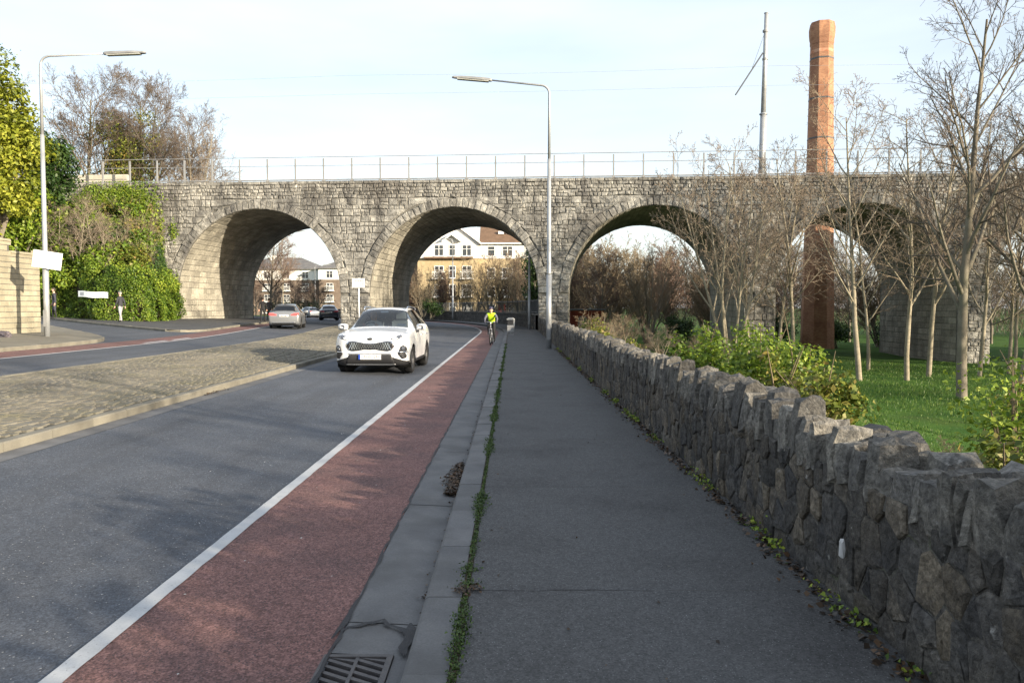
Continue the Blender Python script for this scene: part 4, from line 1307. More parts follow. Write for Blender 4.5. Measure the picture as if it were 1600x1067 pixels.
# ---------------------------------------------------------------- bank with hedge and shrubs, left
bank = MB()
fl = [(-60, 70), (-44, 63.5), (-34, 56), (-29, 51.2), (-25, 48.6), (-23.0, 48.2), (-22.6, 49.8), (-22.9, 52), (-24.1, 56.8)]
bl = [(-60, 78), (-50, 74), (-44, 66), (-38, 60.2), (-33, 59.2), (-29, 58.6), (-27.5, 58.2), (-26, 57.9), (-24.6, 57.3)]
nL = len(fl)
for i in range(nL):
    f = Vector((*fl[i], 0)); b = Vector((*bl[i], 0)); zt = 9.6 if i < 7 else (8.5 if i == 7 else 3.0)
    hf = h(f.x, f.y)
    for t, z in ((0, hf - .2), (.03, hf + 2.0), (.10, hf + 2.6), (.55, lerp(hf + 2.6, zt, .5)), (1, zt)):
        q = f.lerp(b, t); bank.v.append((q.x, q.y, z))
for i in range(nL - 1):
    for k in range(4):
        a = i * 5 + k; bank.f.append((a, a + 5, a + 6, a + 1)); bank.t.append(.5); bank.m.append(0)
tag(bank.build('embankment', M['soil'], smooth_=True), kind='structure')

bq = []
for i in range(2, nL - 1):
    for k in range(1, 4):
        a, b, c_, d_ = (np.array(bank.v[j]) for j in (i * 5 + k, (i + 1) * 5 + k, (i + 1) * 5 + k + 1, i * 5 + k + 1))
        ar = np.linalg.norm(np.cross(b - a, d_ - a)); n = int(ar * 130)
        u = nrg.random((n, 1)); v = nrg.random((n, 1))
        bq.append((a * (1 - u) + b * u) * (1 - v) + (d_ * (1 - u) + c_ * u) * v)
bq = np.concatenate(bq) + np.array([.05, -.12, .1]) + nrg.normal(0, .08, (sum(map(len, bq)), 3))
tag(link('bank_ground_cover', leaf_mesh('cover', bq, nrg.normal(0, .45, bq.shape) + np.array([.3, -.6, .7]), nrg.uniform(.10, .2, len(bq)), np.clip(nrg.normal(.4, .22, len(bq)), 0, 1), M['leafdark'])), 'ivy and bramble ground cover over the bank', 'ground cover', kind='stuff')  # dark leaf colour paints shade into the depths between the bank shrubs

# ivy hedge along the foot of the bank
hd = thing('ivy_hedge', 'dense clipped ivy hedge along the foot of the bank behind the pavement', 'hedge', (-25, 49, .9))
P_, N_, T__ = [], [], []
fl2 = fl[2:]
for (ax, ay), (bx_, by_) in zip(fl2[:-1], fl2[1:]):
    d = Vector((bx_ - ax, by_ - ay)); ln = d.length; nn = Vector((d.y, -d.x)) / ln
    n = int(ln * 1500)
    u = nrg.random(n); v = nrg.random(n)
    bul = 0.30 + .22 * np.sin(u * ln * 1.3 + v * 3) + .20 * np.sin(v * 5 + u * ln * 2.7) + .12 * np.sin(v * 11 - u * ln * 4.1) + nrg.normal(0, .10, n)
    bul = bul - 0.35 * v ** 3
    px_ = ax + d.x * u + nn.x * bul; py_ = ay + d.y * u + nn.y * bul
    base = np.array([h(a, b) for a, b in zip(px_, py_)]) + .05
    pz_ = base + v * (2.6 + .5 * np.sin(u * ln * .9 + ax) + .35 * np.sin(u * ln * 2.3)) + np.abs(nrg.normal(0, .12, n)) * (v > .9)
    P_.append(np.stack([px_, py_, pz_], 1)); N_.append(np.stack([np.full(n, nn.x), np.full(n, nn.y), np.full(n, .5)], 1) + nrg.normal(0, .5, (n, 3)))
    T__.append(np.clip(nrg.normal(.45, .2, n) + .15 * np.sin(u * ln * 2 + v * 4), 0, 1))
for (vx, vy) in fl2:
    cp, cn, ct = clump_points([(vx, vy, h(vx, vy) + z_, .38) for z_ in (.3, .75, 1.2, 1.65, 2.1, 2.4)], 190, .35)
    P_.append(cp); N_.append(cn); T__.append(ct)
link('foliage', leaf_mesh('foliage', np.concatenate(P_), np.concatenate(N_), nrg.uniform(.07, .15, sum(map(len, P_))), np.concatenate(T__), M['ivy']), hd)

# ivy humps spilling over the hedge top
hp = []
for (ax, ay), (bx_, by_) in zip(fl2[:-1], fl2[1:]):
    for k in range(int(math.hypot(bx_ - ax, by_ - ay) * 1.6)):
        t = rng.random(); x = lerp(ax, bx_, t); y = lerp(ay, by_, t); hp.append((x + rng.uniform(-.3, .3), y + rng.uniform(.1, .7), h(x, y) + rng.uniform(2.2, 3.4), rng.uniform(.35, .75)))
cp, cn, ct = clump_points(hp, 70, .5)
link('overhang', leaf_mesh('overhang', cp, cn, nrg.uniform(.08, .2, len(cp)), np.clip(ct + .1, 0, 1), M['leaf']), hd)

# shrubs on the bank
sh = [(-25.6, 52.4, 2.6, 1.8, 2.6, 'leafdark'), (-26.6, 51.2, 3.2, 2.0, 2.2, 'leaf'), (-26.6, 54.2, 4.6, 2.0, 3.0, 'leafmix'), (-28.6, 52.6, 3.6, 2.2, 2.6, 'leaf'),
      (-28.2, 55.2, 5.4, 2.2, 2.6, 'leaf'), (-30.5, 54.5, 4.0, 2.4, 3.2, 'leaf'), (-27.0, 56.6, 6.8, 1.8, 2.6, 'leafmix'), (-30.2, 57.2, 7.0, 2.2, 2.8, 'leaf'),
      (-33.0, 56.6, 5.2, 2.4, 3.4, 'leaf'), (-33.5, 58.8, 7.2, 2.2, 2.6, 'leafdark'), (-35.5, 58.6, 5.2, 2.4, 3.6, 'leaf'), (-29.0, 50.8, 2.2, 2.0, 1.8, 'leaf'),
      (-31.6, 52.2, 2.2, 2.2, 2.4, 'leafmix'), (-34.2, 54.8, 2.4, 2.4, 2.8, 'leaf'), (-24.9, 50.6, 2.2, 1.5, 1.6, 'leafdark'), (-25.8, 54.8, 4.2, 1.5, 3.2, 'leafmix'), (-26.4, 52.6, 3.4, 1.9, 3.4, 'leaf'), (-27.4, 53.4, 4.2, 1.9, 3.2, 'leaf'), (-24.6, 52.6, 2.4, 1.3, 2.4, 'leafdark'), (-26.4, 55.8, 6.0, 1.7, 3.0, 'leaf'), (-29.6, 52.8, 3.6, 1.9, 3.4, 'leaf'), (-26.2, 56.4, 5.6, 1.0, 2.6, 'leafmix'), (-24.7, 51.3, 3.2, 1.3, 2.4, 'leafmix'), (-25.4, 53.2, 4.4, 1.4, 2.4, 'leaf'), (-25.6, 51.0, 3.6, 1.5, 2.2, 'leaf'), (-26.6, 52.8, 4.8, 1.5, 2.2, 'leafdark')]
slab = ['dark shrub low on the bank beside the pier', 'bright green shrub above the hedge near the walking man', 'brownish shrub high beside the ivied viaduct face', 'green shrub halfway up the bank',
        'straggly olive shrub high on the bank', 'big green shrub in the middle of the bank', 'straggly shrub under the railing at the viaduct end', 'green shrub near the bank top below the cream wall',
        'leafy green shrub on the bank left of centre', 'dark shrub at the bank top left', 'green shrub at the left edge of the bank', 'bright shrub just above the banner on the hedge',
        'olive shrub above the hedge behind the lamp post', 'green shrub above the hedge at the left edge', 'dark low shrub at the corner of the hedge', 'brown-green shrub against the viaduct face beside the first arch', 'tall green shrub rising behind the walking man', 'olive shrub in the heart of the bank tangle', 'dark shrub hugging the foot of the first arch', 'green shrub under the hanging ivy', 'dark shrub behind the bare branches on the bank', 'thin brownish shrub climbing the viaduct beside the ivy', 'brownish shrub overhanging the hedge corner near the first arch', 'green shrub just left of the first arch at mid height', 'small bright shrub on top of the hedge above the walking man', 'dark shrub shaded among the bank branches']
for i, (x, y, z, rx, hh, m_) in enumerate(sh):
    shrub('bank_shrub', slab[i], 'shrub', (x, y, z), rx, rx * .8, hh, m_, 20, .4, .85, 44, .20, 'shrubs on the bank', 100 + i, 8, 14)
# bare branches poking out of the bank
for i, (x, y, z, s) in enumerate(((-26.2, 53, 4.2, .36), (-28.2, 54, 4.8, .4), (-25.2, 54.5, 5.0, .36), (-24.4, 52.2, 3.4, .3))):
    place_tree(VASE[(0, 2)[i % 2]], 'bare_shrub', 'tangle of bare branches among the bank shrubs', 'shrub', (x, y, z), i * 1.4, s, 'bare branch tangles on the bank')

for i, (x, y, z, s) in enumerate(((-25.6, 49.9, 2.6, .38), (-27.6, 50.6, 3.0, .42), (-29.4, 51.6, 3.2, .45), (-26.6, 51.2, 4.2, .40), (-24.6, 51.0, 3.0, .34), (-30.8, 52.6, 4.2, .42))):
    place_tree(UPR[i % 3], 'bare_sapling', 'thin pale bare sapling leaning out of the bank shrubs', 'tree', (x, y, z), i * 1.9, (s * 1.3, s * 1.3, s), 'saplings on the bank', tilt=R(14 if i % 2 else -4))
# evergreens at the far left
e1 = shrub('ivied_tree', 'tall yellow-green ivy-clad tree at the left edge behind the lamp post', 'tree', (-31.9, 49.5, 4.4), 3.1, 3.0, 13.2, 'leafgold', 60, .7, 1.4, 34, .24, seed=9, stems=5)
e2 = shrub('evergreen_tree', 'dark glossy evergreen tree between lamp post and bare trees', 'tree', (-31.0, 54.0, 5.4), 2.3, 2.0, 8.6, 'leafdark', 34, .6, 1.1, 40, .20, seed=12, stems=5)
e3 = shrub('evergreen_tree', 'green leafy tree low at the left edge above the block wall', 'tree', (-32.6, 52.0, 3.0), 3.0, 2.4, 7.5, 'leaf', 34, .6, 1.2, 40, .22, seed=14, stems=5)
# ivy hanging on the viaduct face
iv = thing('ivy_curtain', 'bright ivy spilling over the left end of the viaduct face', 'ivy', vp(-26, -.2, 8))
P_, N_, T__ = [], [], []
for (s_, z_, rs, rz_, n) in ((-27.0, 9.2, 1.7, 1.2, 2600), (-29.0, 9.4, 2.2, 1.0, 2400), (-28.0, 7.6, 1.5, 1.4, 1500), (-25.0, 6.4, .35, 2.4, 500), (-25.4, 3.6, .6, 2.0, 700), (-24.9, 1.8, .5, 1.2, 600), (-24.0, 7.0, .3, .8, 160)):
    a = nrg.normal(size=(n, 2)) * .5
    P_.append(np.array([vp(s_ + p * rs, -.16 - abs(nrg.normal(0, .09)), min(z_ + q * rz_, ZT + .1)) for p, q in a]))
    N_.append(np.tile(np.array([-VN.x, -VN.y, .45]), (n, 1)) + nrg.normal(0, .4, (n, 3))); T__.append(np.clip(nrg.normal(.62, .2, n), 0, 1))
link('foliage', leaf_mesh('foliage', np.concatenate(P_), np.concatenate(N_), nrg.uniform(.09, .19, sum(map(len, P_))), np.concatenate(T__), M['ivy']), iv)

# ---------------------------------------------------------------- shrubs behind the rubble wall
rs_ = [(3.55, 15.4, .95, 1.5, 'leaf', 'leafy green shrub behind the wall, left of the big clump'), (4.4, 14.2, 1.0, 1.6, 'leaf', 'broad bright green shrub behind the wall'), (4.1, 12.2, .75, 1.2, 'leafmix', 'yellowing shrub behind the middle of the wall'),
       (5.3, 17.0, 1.2, 1.65, 'leaf', 'green shrub behind the clump, towards the third pier'), (4.0, 10.4, .55, 1.1, 'leafmix', 'small browning shrub over the wall near the lawn'), (4.75, 13.0, .42, 1.75, 'leaf', 'upright leafy shoot rising above the shrub clump'),
       (4.55, 7.1, .50, 1.55, 'leaf', 'loose yellow-green shrub at the right edge above the wall'), (5.6, 8.4, .6, 1.75, 'leafmix', 'leafy shrub at the right edge behind the loose one'), (3.5, 5.6, .35, .95, 'leafmix', 'low sprawling shrub at the right edge close to the wall'),
       (2.9, 25.5, .7, 1.25, 'leafmix', 'small green weed shrub behind the wall near the lamp post'), (2.8, 29.5, .8, 1.4, 'leafmix', 'yellowish shrub on the wall beside the lamp post'), (3.2, 21.5, .5, 1.1, 'leafmix', 'small flowering weed shrub behind the wall')]
for i, (x, y, rx, hh, m_, l) in enumerate(rs_):
    shrub('garden_shrub', l, 'shrub', (x, y, gz(x, y)), rx, rx * .9, hh - .12 - gz(x, y) * .55, m_, 26 if rx > .9 else 15, .16, .34, 120, .085 if y > 9 else .06, 'shrubs behind the rubble wall', 200 + i, 8, 3 if m_ == 'leafmix' else 1, 'twiggold')
# off to the right and behind: more shrubs and evergreens of the same border, shading the road
for i, (x, y, rx, hh) in enumerate(((5.0, 1.0, 1.3, 3.0), (6.5, -1.5, 1.6, 3.6), (8.5, -4.0, 2.0, 4.3), (6.0, -5.5, 1.7, 3.8), (9.5, -7.5, 2.2, 4.8), (4.6, -2.6, 1.2, 2.8))):
    shrub('border_shrub', 'evergreen border shrub behind the viewer', 'shrub', (x, y, gz(x, y)), rx, rx, hh, 'leaf', 26, .4, .7, 30, .14, 'border shrubs behind the viewer', 300 + i, 8, 4)
# brush and brambles behind the wall towards the third arch
for i, (x, y, s) in enumerate(((3.6, 33, .28), (5.0, 37, .3), (7.5, 40, .3), (9.2, 41, .28), (3.6, 20.5, .16), (4.2, 18.2, .18), (10.8, 43, .3), (4.6, 8.6, .10), (5.2, 7.2, .11))):
    place_tree(VASE[i % 3], 'bramble', 'brown bramble thicket between the wall and the third arch' if y > 30 else 'bare bramble stems behind the rubble wall', 'bramble', (x, y, gz(x, y)), i * .9, (s * 1.2, s * 1.2, s * .62), 'brambles behind the wall')
for i, (x, y) in enumerate(((20, 62), (24, 66), (30, 68), (34, 64), (16, 70), (37, 70), (42, 68))):
    shrub('undergrowth', 'dark evergreen undergrowth beyond the fourth arch', 'shrub', (x, y + 6, gz(x, y)), 2.2, 1.8, 2.6, 'leafdark', 16, .5, .9, 26, .2, 'undergrowth beyond the arches', 400 + i, 5, 8)

# far-off wood closing the view through the arches
n = 60000
fx = nrg.uniform(2, 95, n); fy = 112 + nrg.uniform(0, 22, n) - fx * .12
top = 8.0 + 2.2 * np.sin(fx * .35) + 1.3 * np.sin(fx * .9 + 1) + 1.0 * np.sin(fy)
fz = -2 + (nrg.random(n) ** .8) * top
fn = nrg.normal(size=(n, 3)); fu = np.stack([nrg.normal(0, .45, n), nrg.normal(0, .45, n), np.ones(n)], 1)
tag(link('far_wood', leaf_mesh('far_wood', np.stack([fx, fy, fz], 1), fn, nrg.uniform(.5, 1.5, n), nrg.random(n), leafmat('far_twigs', (.05, .04, .032), (.10, .078, .055), (.16, .12, .075), .05), .05, 0, fu)), 'brown leafless wood far behind the arches', 'wood', kind='stuff')

# dark evergreen in the right of the second arch and by the first
shrub('evergreen_tree', 'dark evergreen tree against the right side of the second arch', 'tree', (2.6, 84, .1), 1.6, 1.5, 8.2, 'leafdark', 34, .5, .9, 34, .2, seed=31, stems=4)
shrub('evergreen_tree', 'dark evergreen tree behind the left pier of the first arch', 'tree', (-32.6, 92, .8), 2.3, 2.0, 8.0, 'leafdark', 30, .6, 1.0, 30, .22, seed=32, stems=4)
shrub('evergreen_bush', 'dark round evergreen bush behind the bend wall', 'shrub', (-9.6, 96, .2), 1.6, 1.2, 2.6, 'leafdark', 16, .4, .7, 30, .16, seed=33)

# ---------------------------------------------------------------- ground cover (nobody could count it)
n = 90000
gx = nrg.uniform(2.6, 32, n * 3); gy = nrg.uniform(5, 53, n * 3)
keep = (gx / gy < .68) & (gx / gy > .16); gx, gy = gx[keep], gy[keep]
w_ = nrg.random(len(gx)) < np.clip(14 / gy, .15, 1)
gx, gy = gx[w_], gy[w_]
gzv = np.array([terrain(a, b) + 0.05 * math.sin(a * 0.9 + 1.3 * math.sin(b * 0.5)) * (a > 4) for a, b in zip(gx, gy)])
sz = nrg.uniform(.03, .07, len(gx)) * np.clip(gy / 14, .8, 2.2)
P = np.stack([gx, gy, gzv + sz * .35], 1)
gn = nrg.normal(size=(len(gx), 3)) * np.array([1, 1, .15]); gup = np.tile(np.array([0, 0, 1.0]), (len(gx), 1)) + nrg.normal(0, .35, (len(gx), 3))
tag(link('grass', leaf_mesh('grass', P, gn, sz, nrg.random(len(gx)), M['grass'], .16, .05, gup)), 'short green grass of the park lawn behind the wall', 'grass', kind='stuff')

# moss line between kerb and footway
mp_, ms_ = [], []
y = 2.9
while y < 34:
    wdt = .012 + .030 * max(0, math.sin(y * 2.3) * .6 + math.sin(y * 5.1 + 1) * .5 + .35)
    if 4.25 < y < 4.42: wdt *= .3
    n = int(60 * wdt / .03) if y < 12 else int(24 * wdt / .03)
    for _ in range(n):
        mp_.append((-.252 + rng.gauss(0, wdt * .55), y + rng.uniform(0, .09), PZ + .002 + rng.uniform(0, .018) * (wdt / .03)))
        ms_.append(rng.uniform(.010, .022) * (1 if y < 10 else 1.6))
    if rng.random() < .05 or abs(y - 2.95) < .12:
        for _ in range(90): mp_.append((-.255 + rng.gauss(0, .03), y + rng.gauss(0, .035), PZ + abs(rng.gauss(0, .02)))); ms_.append(rng.uniform(.012, .026))
    y += .09
P = np.array(mp_)
tag(link('moss_line', leaf_mesh('moss', P, nrg.normal(size=P.shape) * .6 + np.array([0, 0, .8]), np.array(ms_), nrg.random(len(P)), M['moss'])), 'line of green moss in the joint behind the kerb', 'moss', kind='stuff')

# weeds and dead leaves at the foot of the wall, gutter litter
wp, wn_, wsz = [], [], []; dp, dsz = [], []
for y, k in ((3.2, 40), (3.9, 70), (4.3, 40), (5.2, 90), (5.6, 50), (7.0, 100), (7.4, 60), (9.4, 90), (11.0, 140), (11.6, 120), (13.2, 160), (14.6, 120), (17, 120), (20, 140), (24, 160), (28, 200), (29.6, 200)):
    for _ in range(int(k * .7)):
        wp.append((1.71 + rng.gauss(0, .035), y + rng.gauss(0, .14), PZ + abs(rng.gauss(0, .035)))); wsz.append(rng.uniform(.012, .045))
for _ in range(2600):
    y = rng.uniform(2.4, 30); dp.append((1.74 - abs(rng.gauss(0, .07)), y, PZ + .006 + rng.uniform(0, .015))); dsz.append(rng.uniform(.02, .055))
P = np.array(wp)
tag(link('wall_weeds', leaf_mesh('weeds', P, nrg.normal(size=P.shape) * .6 + np.array([-.4, 0, .7]), np.array(wsz), nrg.random(len(P)), M['leaf'], .7)), 'small green weeds along the foot of the rubble wall', 'weeds', kind='stuff')
for _ in range(900):
    t = rng.random(); y = 6.95 + t * 1.35
    dp.append((-.545 + rng.gauss(0, .045 * (1 - abs(t - .45))) , y, .0 + rng.uniform(0, .035))); dsz.append(rng.uniform(.02, .05))
for _ in range(500):
    y = rng.uniform(3.8, 30); dp.append((-.49 - abs(rng.gauss(0, .02)), y, -.003 + rng.uniform(0, .01))); dsz.append(rng.uniform(.01, .03))
for _ in range(60):
    y = 14.5 + rng.gauss(0, .3); dp.append((-5.42 + rng.gauss(0, .05), y, .1 + rng.uniform(0, .02))); dsz.append(rng.uniform(.02, .05))
for _ in range(70):
    dp.append((rng.uniform(-.2, 1.7), rng.uniform(3, 20), PZ + .008)); dsz.append(rng.uniform(.012, .03))
for _ in range(120):
    dp.append((-.26 + rng.gauss(0, .04), 4.36 + rng.gauss(0, .04), PZ + .01 + rng.uniform(0, .01))); dsz.append(rng.uniform(.012, .03))
P = np.array(dp)
tag(link('fallen_leaves', leaf_mesh('leaves', P, nrg.normal(size=P.shape) * .35 + np.array([0, 0, 1]), np.array(dsz), nrg.random(len(P)) * .8, M['deadleaf'], .75)), 'brown fallen leaves in the gutter and along the wall', 'leaves', kind='stuff')
# pale chippings and litter flecks on the tarmac
P = np.stack([nrg.uniform(-5, -.9, 260), nrg.uniform(3.5, 26, 260), np.full(260, .011)], 1)
tag(link('grit', leaf_mesh('grit', P, nrg.normal(size=P.shape) * .2 + np.array([0, 0, 1]), nrg.uniform(.008, .022, 260), nrg.random(260), plain('pale_grit', (.45, .44, .42), .8), .8, .1)), 'scattered pale grit on the carriageway', 'grit', kind='stuff')
# ================================================================ street furniture
def lamp_post(label, x, y, z, H, dirx, arm, rise, group='street lamps'):
    t = thing('street_lamp', label, 'street lamp', (x, y, z), 0, group)
    mb = MB(); mb.tube([(0, 0, -.05), (0, 0, 2.8)], [.10, .10], 14); mb.tube([(0, 0, 2.8), (0, 0, 2.88), (0, 0, H * .72)], [.10, .082, .068], 14)
    mb.build('lower_post', M['galv'], t, True, False)
    mb = MB(); pts = [(0, 0, H * .72), (0, 0, H - .35)]
    for k in range(1, 7):
        a = k / 6 * math.pi / 2
        pts.append((dirx * .32 * (1 - math.cos(a)), 0, H - .35 + .32 * math.sin(a)))
    pts.append((dirx * arm, 0, H - .03 + rise))
    mb.tube(pts, [.058, .048] + [.042] * 6 + [.03], 10); mb.build('arm', M['galv'], t, True, False)
    mb = MB(); a0 = math.atan2(rise, arm)
    Mx = Matrix.Translation((dirx * arm, 0, H - .03 + rise)) @ Matrix.Rotation(-a0 * dirx, 4, 'Y')
    L_ = 1.5
    prof = [(0, .05, .05), (.06, .10, .09), (.35, .13, .10), (1.1, .13, .08), (1.42, .09, .05), (1.5, .04, .02)]
    vs = []
    for u, w, hh in prof:
        for (b, c_) in ((-w, -.035), (w, -.035), (w * .8, hh * .6), (-w * .8, hh * .6)):
            vs.append(Mx @ Vector((dirx * u, b, c_)))
    fs = []
    for i in range(len(prof) - 1):
        for k in range(4): fs.append((i * 4 + k, i * 4 + (k + 1) % 4, i * 4 + 4 + (k + 1) % 4, i * 4 + 4 + k))
    fs += [(0, 1, 2, 3), (20, 21, 22, 23)]
    mb.add(vs, fs); mb.build('lantern', M['greysteel'], t, False, False)
    mb = MB(); mb.box(.12, 1.3, -.10, .10, -.075, -.037, M=Mx @ Matrix.Diagonal((dirx, 1, 1, 1))); mb.build('diffuser', plain('lamp_diffuser', (.34, .35, .33), .35), t, False, False)
    mb = MB(); mb.box(-.06, .06, -.122, -.114, .35, .95); mb.build('access_door', M['greysteel'], t, False, False)
    return t
lamp_post('grey steel street lamp beside the rubble wall, arm reaching left', 1.40, 30.2, PZ, 9.9, -1, 2.15, .18)
lamp_post('grey steel street lamp at the left pavement carrying a white board', -16.7, 28.6, h(-16.7, 28.6) + .118, 9.95, 1, 2.25, .08)
for x, y, z, H, l in ((-6.9, 93, .1, 9.5, 'far street lamp post in front of the flats in the second arch'), (1.25, 57.6, .09, 8.0, 'dark lamp post just inside the right of the second arch'),
                      (-29.6, 103, .8, 10.5, 'pale lamp post beyond the first arch by the russet tree'), (-37.5, 152, .6, 9, 'distant lamp post in front of the brick flats')):
    lamp_post(l, x, y, z, H, -1 if x > -20 else 1, 1.6, .1)

# board tied to the left lamp post
Mb = Matrix.Translation((-16.72, 28.45, 3.36)) @ Matrix.Rotation(R(8.5), 4, 'Y')
sg = thing('notice_board', 'blank-looking white board hung crooked on the left lamp post', 'sign', (-16.72, 28.45, 3.36))
mb = MB(); mb.box(-.33, .70, -.03, .0, -.30, .31, M=Mb); mb.build('panel', M['signwhite'], sg)
mb = MB(); mb.box(-.10, .50, -.034, -.031, -.155, -.13, M=Mb); mb.build('lettering', plain('faded_print', (.60, .60, .60), .6), sg)
mb = MB(); mb.box(.16, .30, -.034, -.031, .02, .04, M=Mb); mb.build('lettering', bpy.data.materials['faded_print'], sg)
for zz in (-.15, .2):
    mb = MB(); mb.lathe([(.10, -.02), (.105, -.02), (.105, .02), (.10, .02)], 12, Matrix.Translation((-16.70, 28.6, 3.36 + zz))); mb.build('strap', M['darksteel'], sg)

# small sign on the median
ms = thing('road_sign', 'small white text sign on a pale post on the median before the pier', 'sign', (-9.25, 48.2, h(-9.25, 48.2) + .1))
z0 = h(-9.25, 48.2) + .1
mb = MB(); mb.tube([(-9.25, 48.2, z0), (-9.25, 48.2, 3.42)], .045, 10); mb.build('post', M['signwhite'], ms, True)
mb = MB(); mb.bbox(-9.63, -8.87, 48.10, 48.135, 2.84, 3.40, .004); mb.build('panel', plain('sign_face', (.72, .72, .68), .5), ms)
lr = random.Random(3)
for zz, hh in ((3.24, .11), (3.10, .05), (3.02, .05), (2.92, .035)):
    x = -9.55
    while x < -8.97:
        w = lr.uniform(.03, .11); mb = MB(); mb.box(x, min(x + w, -8.94), 48.094, 48.0985, zz - hh / 2, zz + hh / 2); mb.build('lettering', M['signgrey'], ms); x += w + .03

# banner in the hedge
bn = thing('hedge_banner', 'long pale blue and white banner fixed to the ivy hedge', 'banner', (-25.3, 48.0, 2.4))
def bpt(u, v):
    x = lerp(-26.25, -24.2, u); y = 48.55 - .35 * (1 - abs(u - .4)) - .42 * u * 0
    return (x, y - .62 + .55 * (1 - u), 2.47 - .10 * u + v + .02 * math.sin(u * 9))
mb = MB()
for k in range(8):
    a, b = k / 8, (k + 1) / 8; mb.quad(bpt(a, -.18), bpt(b, -.18), bpt(b, .18), bpt(a, .18), rng.random())
ob = mb.build('sheet', plain('banner_sheet', (.66, .72, .76), .6), bn)
def off(p): return (p[0], p[1] - .008, p[2])
mb = MB(); mb.quad(off(bpt(.08, -.10)), off(bpt(.22, -.10)), off(bpt(.22, .10)), off(bpt(.08, .10))); mb.build('picture', plain('banner_grey', (.30, .33, .38), .6), bn)
mb = MB(); mb.quad(off(bpt(.27, -.10)), off(bpt(.85, -.10)), off(bpt(.85, -.02)), off(bpt(.27, -.02))); mb.build('lettering', plain('banner_blue', (.48, .62, .74), .6), bn)

# litter bin on the footway
bi = thing('litter_bin', 'grey steel litter bin with open sides near the kerb before the arch', 'litter bin', (-.08, 45.5, PZ))
mb = MB(); mb.box(-.05, .05, -.05, .05, 0, .2); mb.box(-.18, .18, -.14, .14, 0, .03); mb.build('foot', M['greysteel'], bi, False, False)
mb = MB(); mb.prism([(-.19, -.17), (.14, -.17), (.22, -.09), (.22, .17), (-.19, .17)], .17, .52); mb.build('body', M['greysteel'], bi, False, False)
mb = MB(); mb.prism([(-.17, -.15), (.13, -.15), (.19, -.08), (.19, .15), (-.17, .15)], .52, .86); mb.build('opening', M['plastic'], bi, False, False)
mb = MB(); mb.prism([(-.21, -.19), (.15, -.19), (.24, -.10), (.24, .19), (-.21, .19)], .86, .93); mb.prism([(-.15, -.13), (.12, -.13), (.17, -.08), (.17, .13), (-.15, .13)], .93, .98); mb.build('hood', M['galv'], bi, False, False)
mb = MB(); mb.box(.17, .235, -.10, .17, .5, .88); mb.build('side_panel', M['galv'], bi, False, False)
mb = MB(); mb.prism([(-.20, -.18), (.145, -.18), (.23, -.095), (.23, .18), (-.20, .18)], .50, .545); mb.build('band', M['galv'], bi, False, False)

# dropped clothing against the block wall
dc = thing('dropped_bag', 'dark crumpled bag lying on the pavement by the block wall', 'bag', (-17.6, 27.3, h(-17.6, 27.3) + .12))
mb = MB()
rr_ = random.Random(8)
mb.rock((0, 0, .08), (.55, .3, .22), rr_, .3); mb.build('cloth', surf('dark_cloth', (.03, .03, .045), (.10, .09, .11), 9, .9, .5, 40), dc, False, False)
mb = MB(); mb.rock((.22, .02, .06), (.28, .25, .16), rr_, .3); mb.build('flap', surf('dark_cloth2', (.05, .045, .06), (.14, .12, .13), 12, .9, .5, 40), dc, False, False)
mb = MB(); mb.tube([(-.22, -.05, .06), (-.36, -.1, .04), (-.42, 0, .03)], [.06, .045, .03], 7); mb.build('strap', bpy.data.materials['dark_cloth'], dc, False, False)

# red hut and grey stone seen through the third arch
hu = thing('red_hut', 'low dark red brick hut beyond the left of the third arch', 'hut', (6.6, 70, -.8))
M['redbrick'] = surf('red_brick', (.22, .045, .03), (.30, .07, .045), 3, .9, .3, 30, fine=.3, stain=(.10, .04, .03), stain_scale=1.5, stain_amt=.6)
mb = MB(); mb.box(5.2, 8.2, 71, 73.5, -1.6, 1.35); mb.build('wall', M['redbrick'], hu)
mb = MB(); mb.bbox(5.05, 8.35, 70.85, 73.65, 1.35, 1.5, .03); mb.build('roof', M['concrete'], hu)
mb = MB(); mb.box(7.1, 7.9, 70.97, 71.0, -1, 1.0); mb.build('doorway', M['black'], hu)
gs = MB(); gs.prism([(-.35, -.6), (.35, -.6), (.35, .55), (.2, .72), (-.2, .72), (-.35, .55)], -.08, .08, Matrix.Translation((5.5, 62.2, .25)) @ Matrix.Rotation(R(90), 4, 'X'))
tag(gs.build('upright_slab', M['concrete']), 'pale grey upright slab in front of the red hut', 'stone')

# ================================================================ flats
M['yellowbrick'] = surf('yellow_brick', (.33, .26, .155), (.42, .34, .21), 2.0, .9, .2, 30, fine=.2, fscale=14)
M['brownbrick'] = surf('brown_brick', (.13, .10, .08), (.19, .15, .12), 2.0, .9, .2, 30, fine=.2, fscale=14)
M['whiterender'] = surf('white_render', (.70, .69, .66), (.78, .77, .74), 1.0, .9, .1, 30, fine=.06, stain=(.5, .48, .44), stain_scale=.5, stain_amt=.3)
M['rooftile'] = surf('brown_roof_tile', (.115, .075, .05), (.17, .11, .075), 1.2, .9, .4, 14, fine=.25, fscale=8)
M['slate'] = surf('grey_roof_slate', (.10, .10, .105), (.16, .155, .15), 1.2, .85, .4, 14, fine=.25, fscale=8)
M['pane'] = plain('window_pane', (.03, .035, .042), .08, spec=.8)
M['upvc'] = plain('white_frame', (.80, .80, .78), .45)
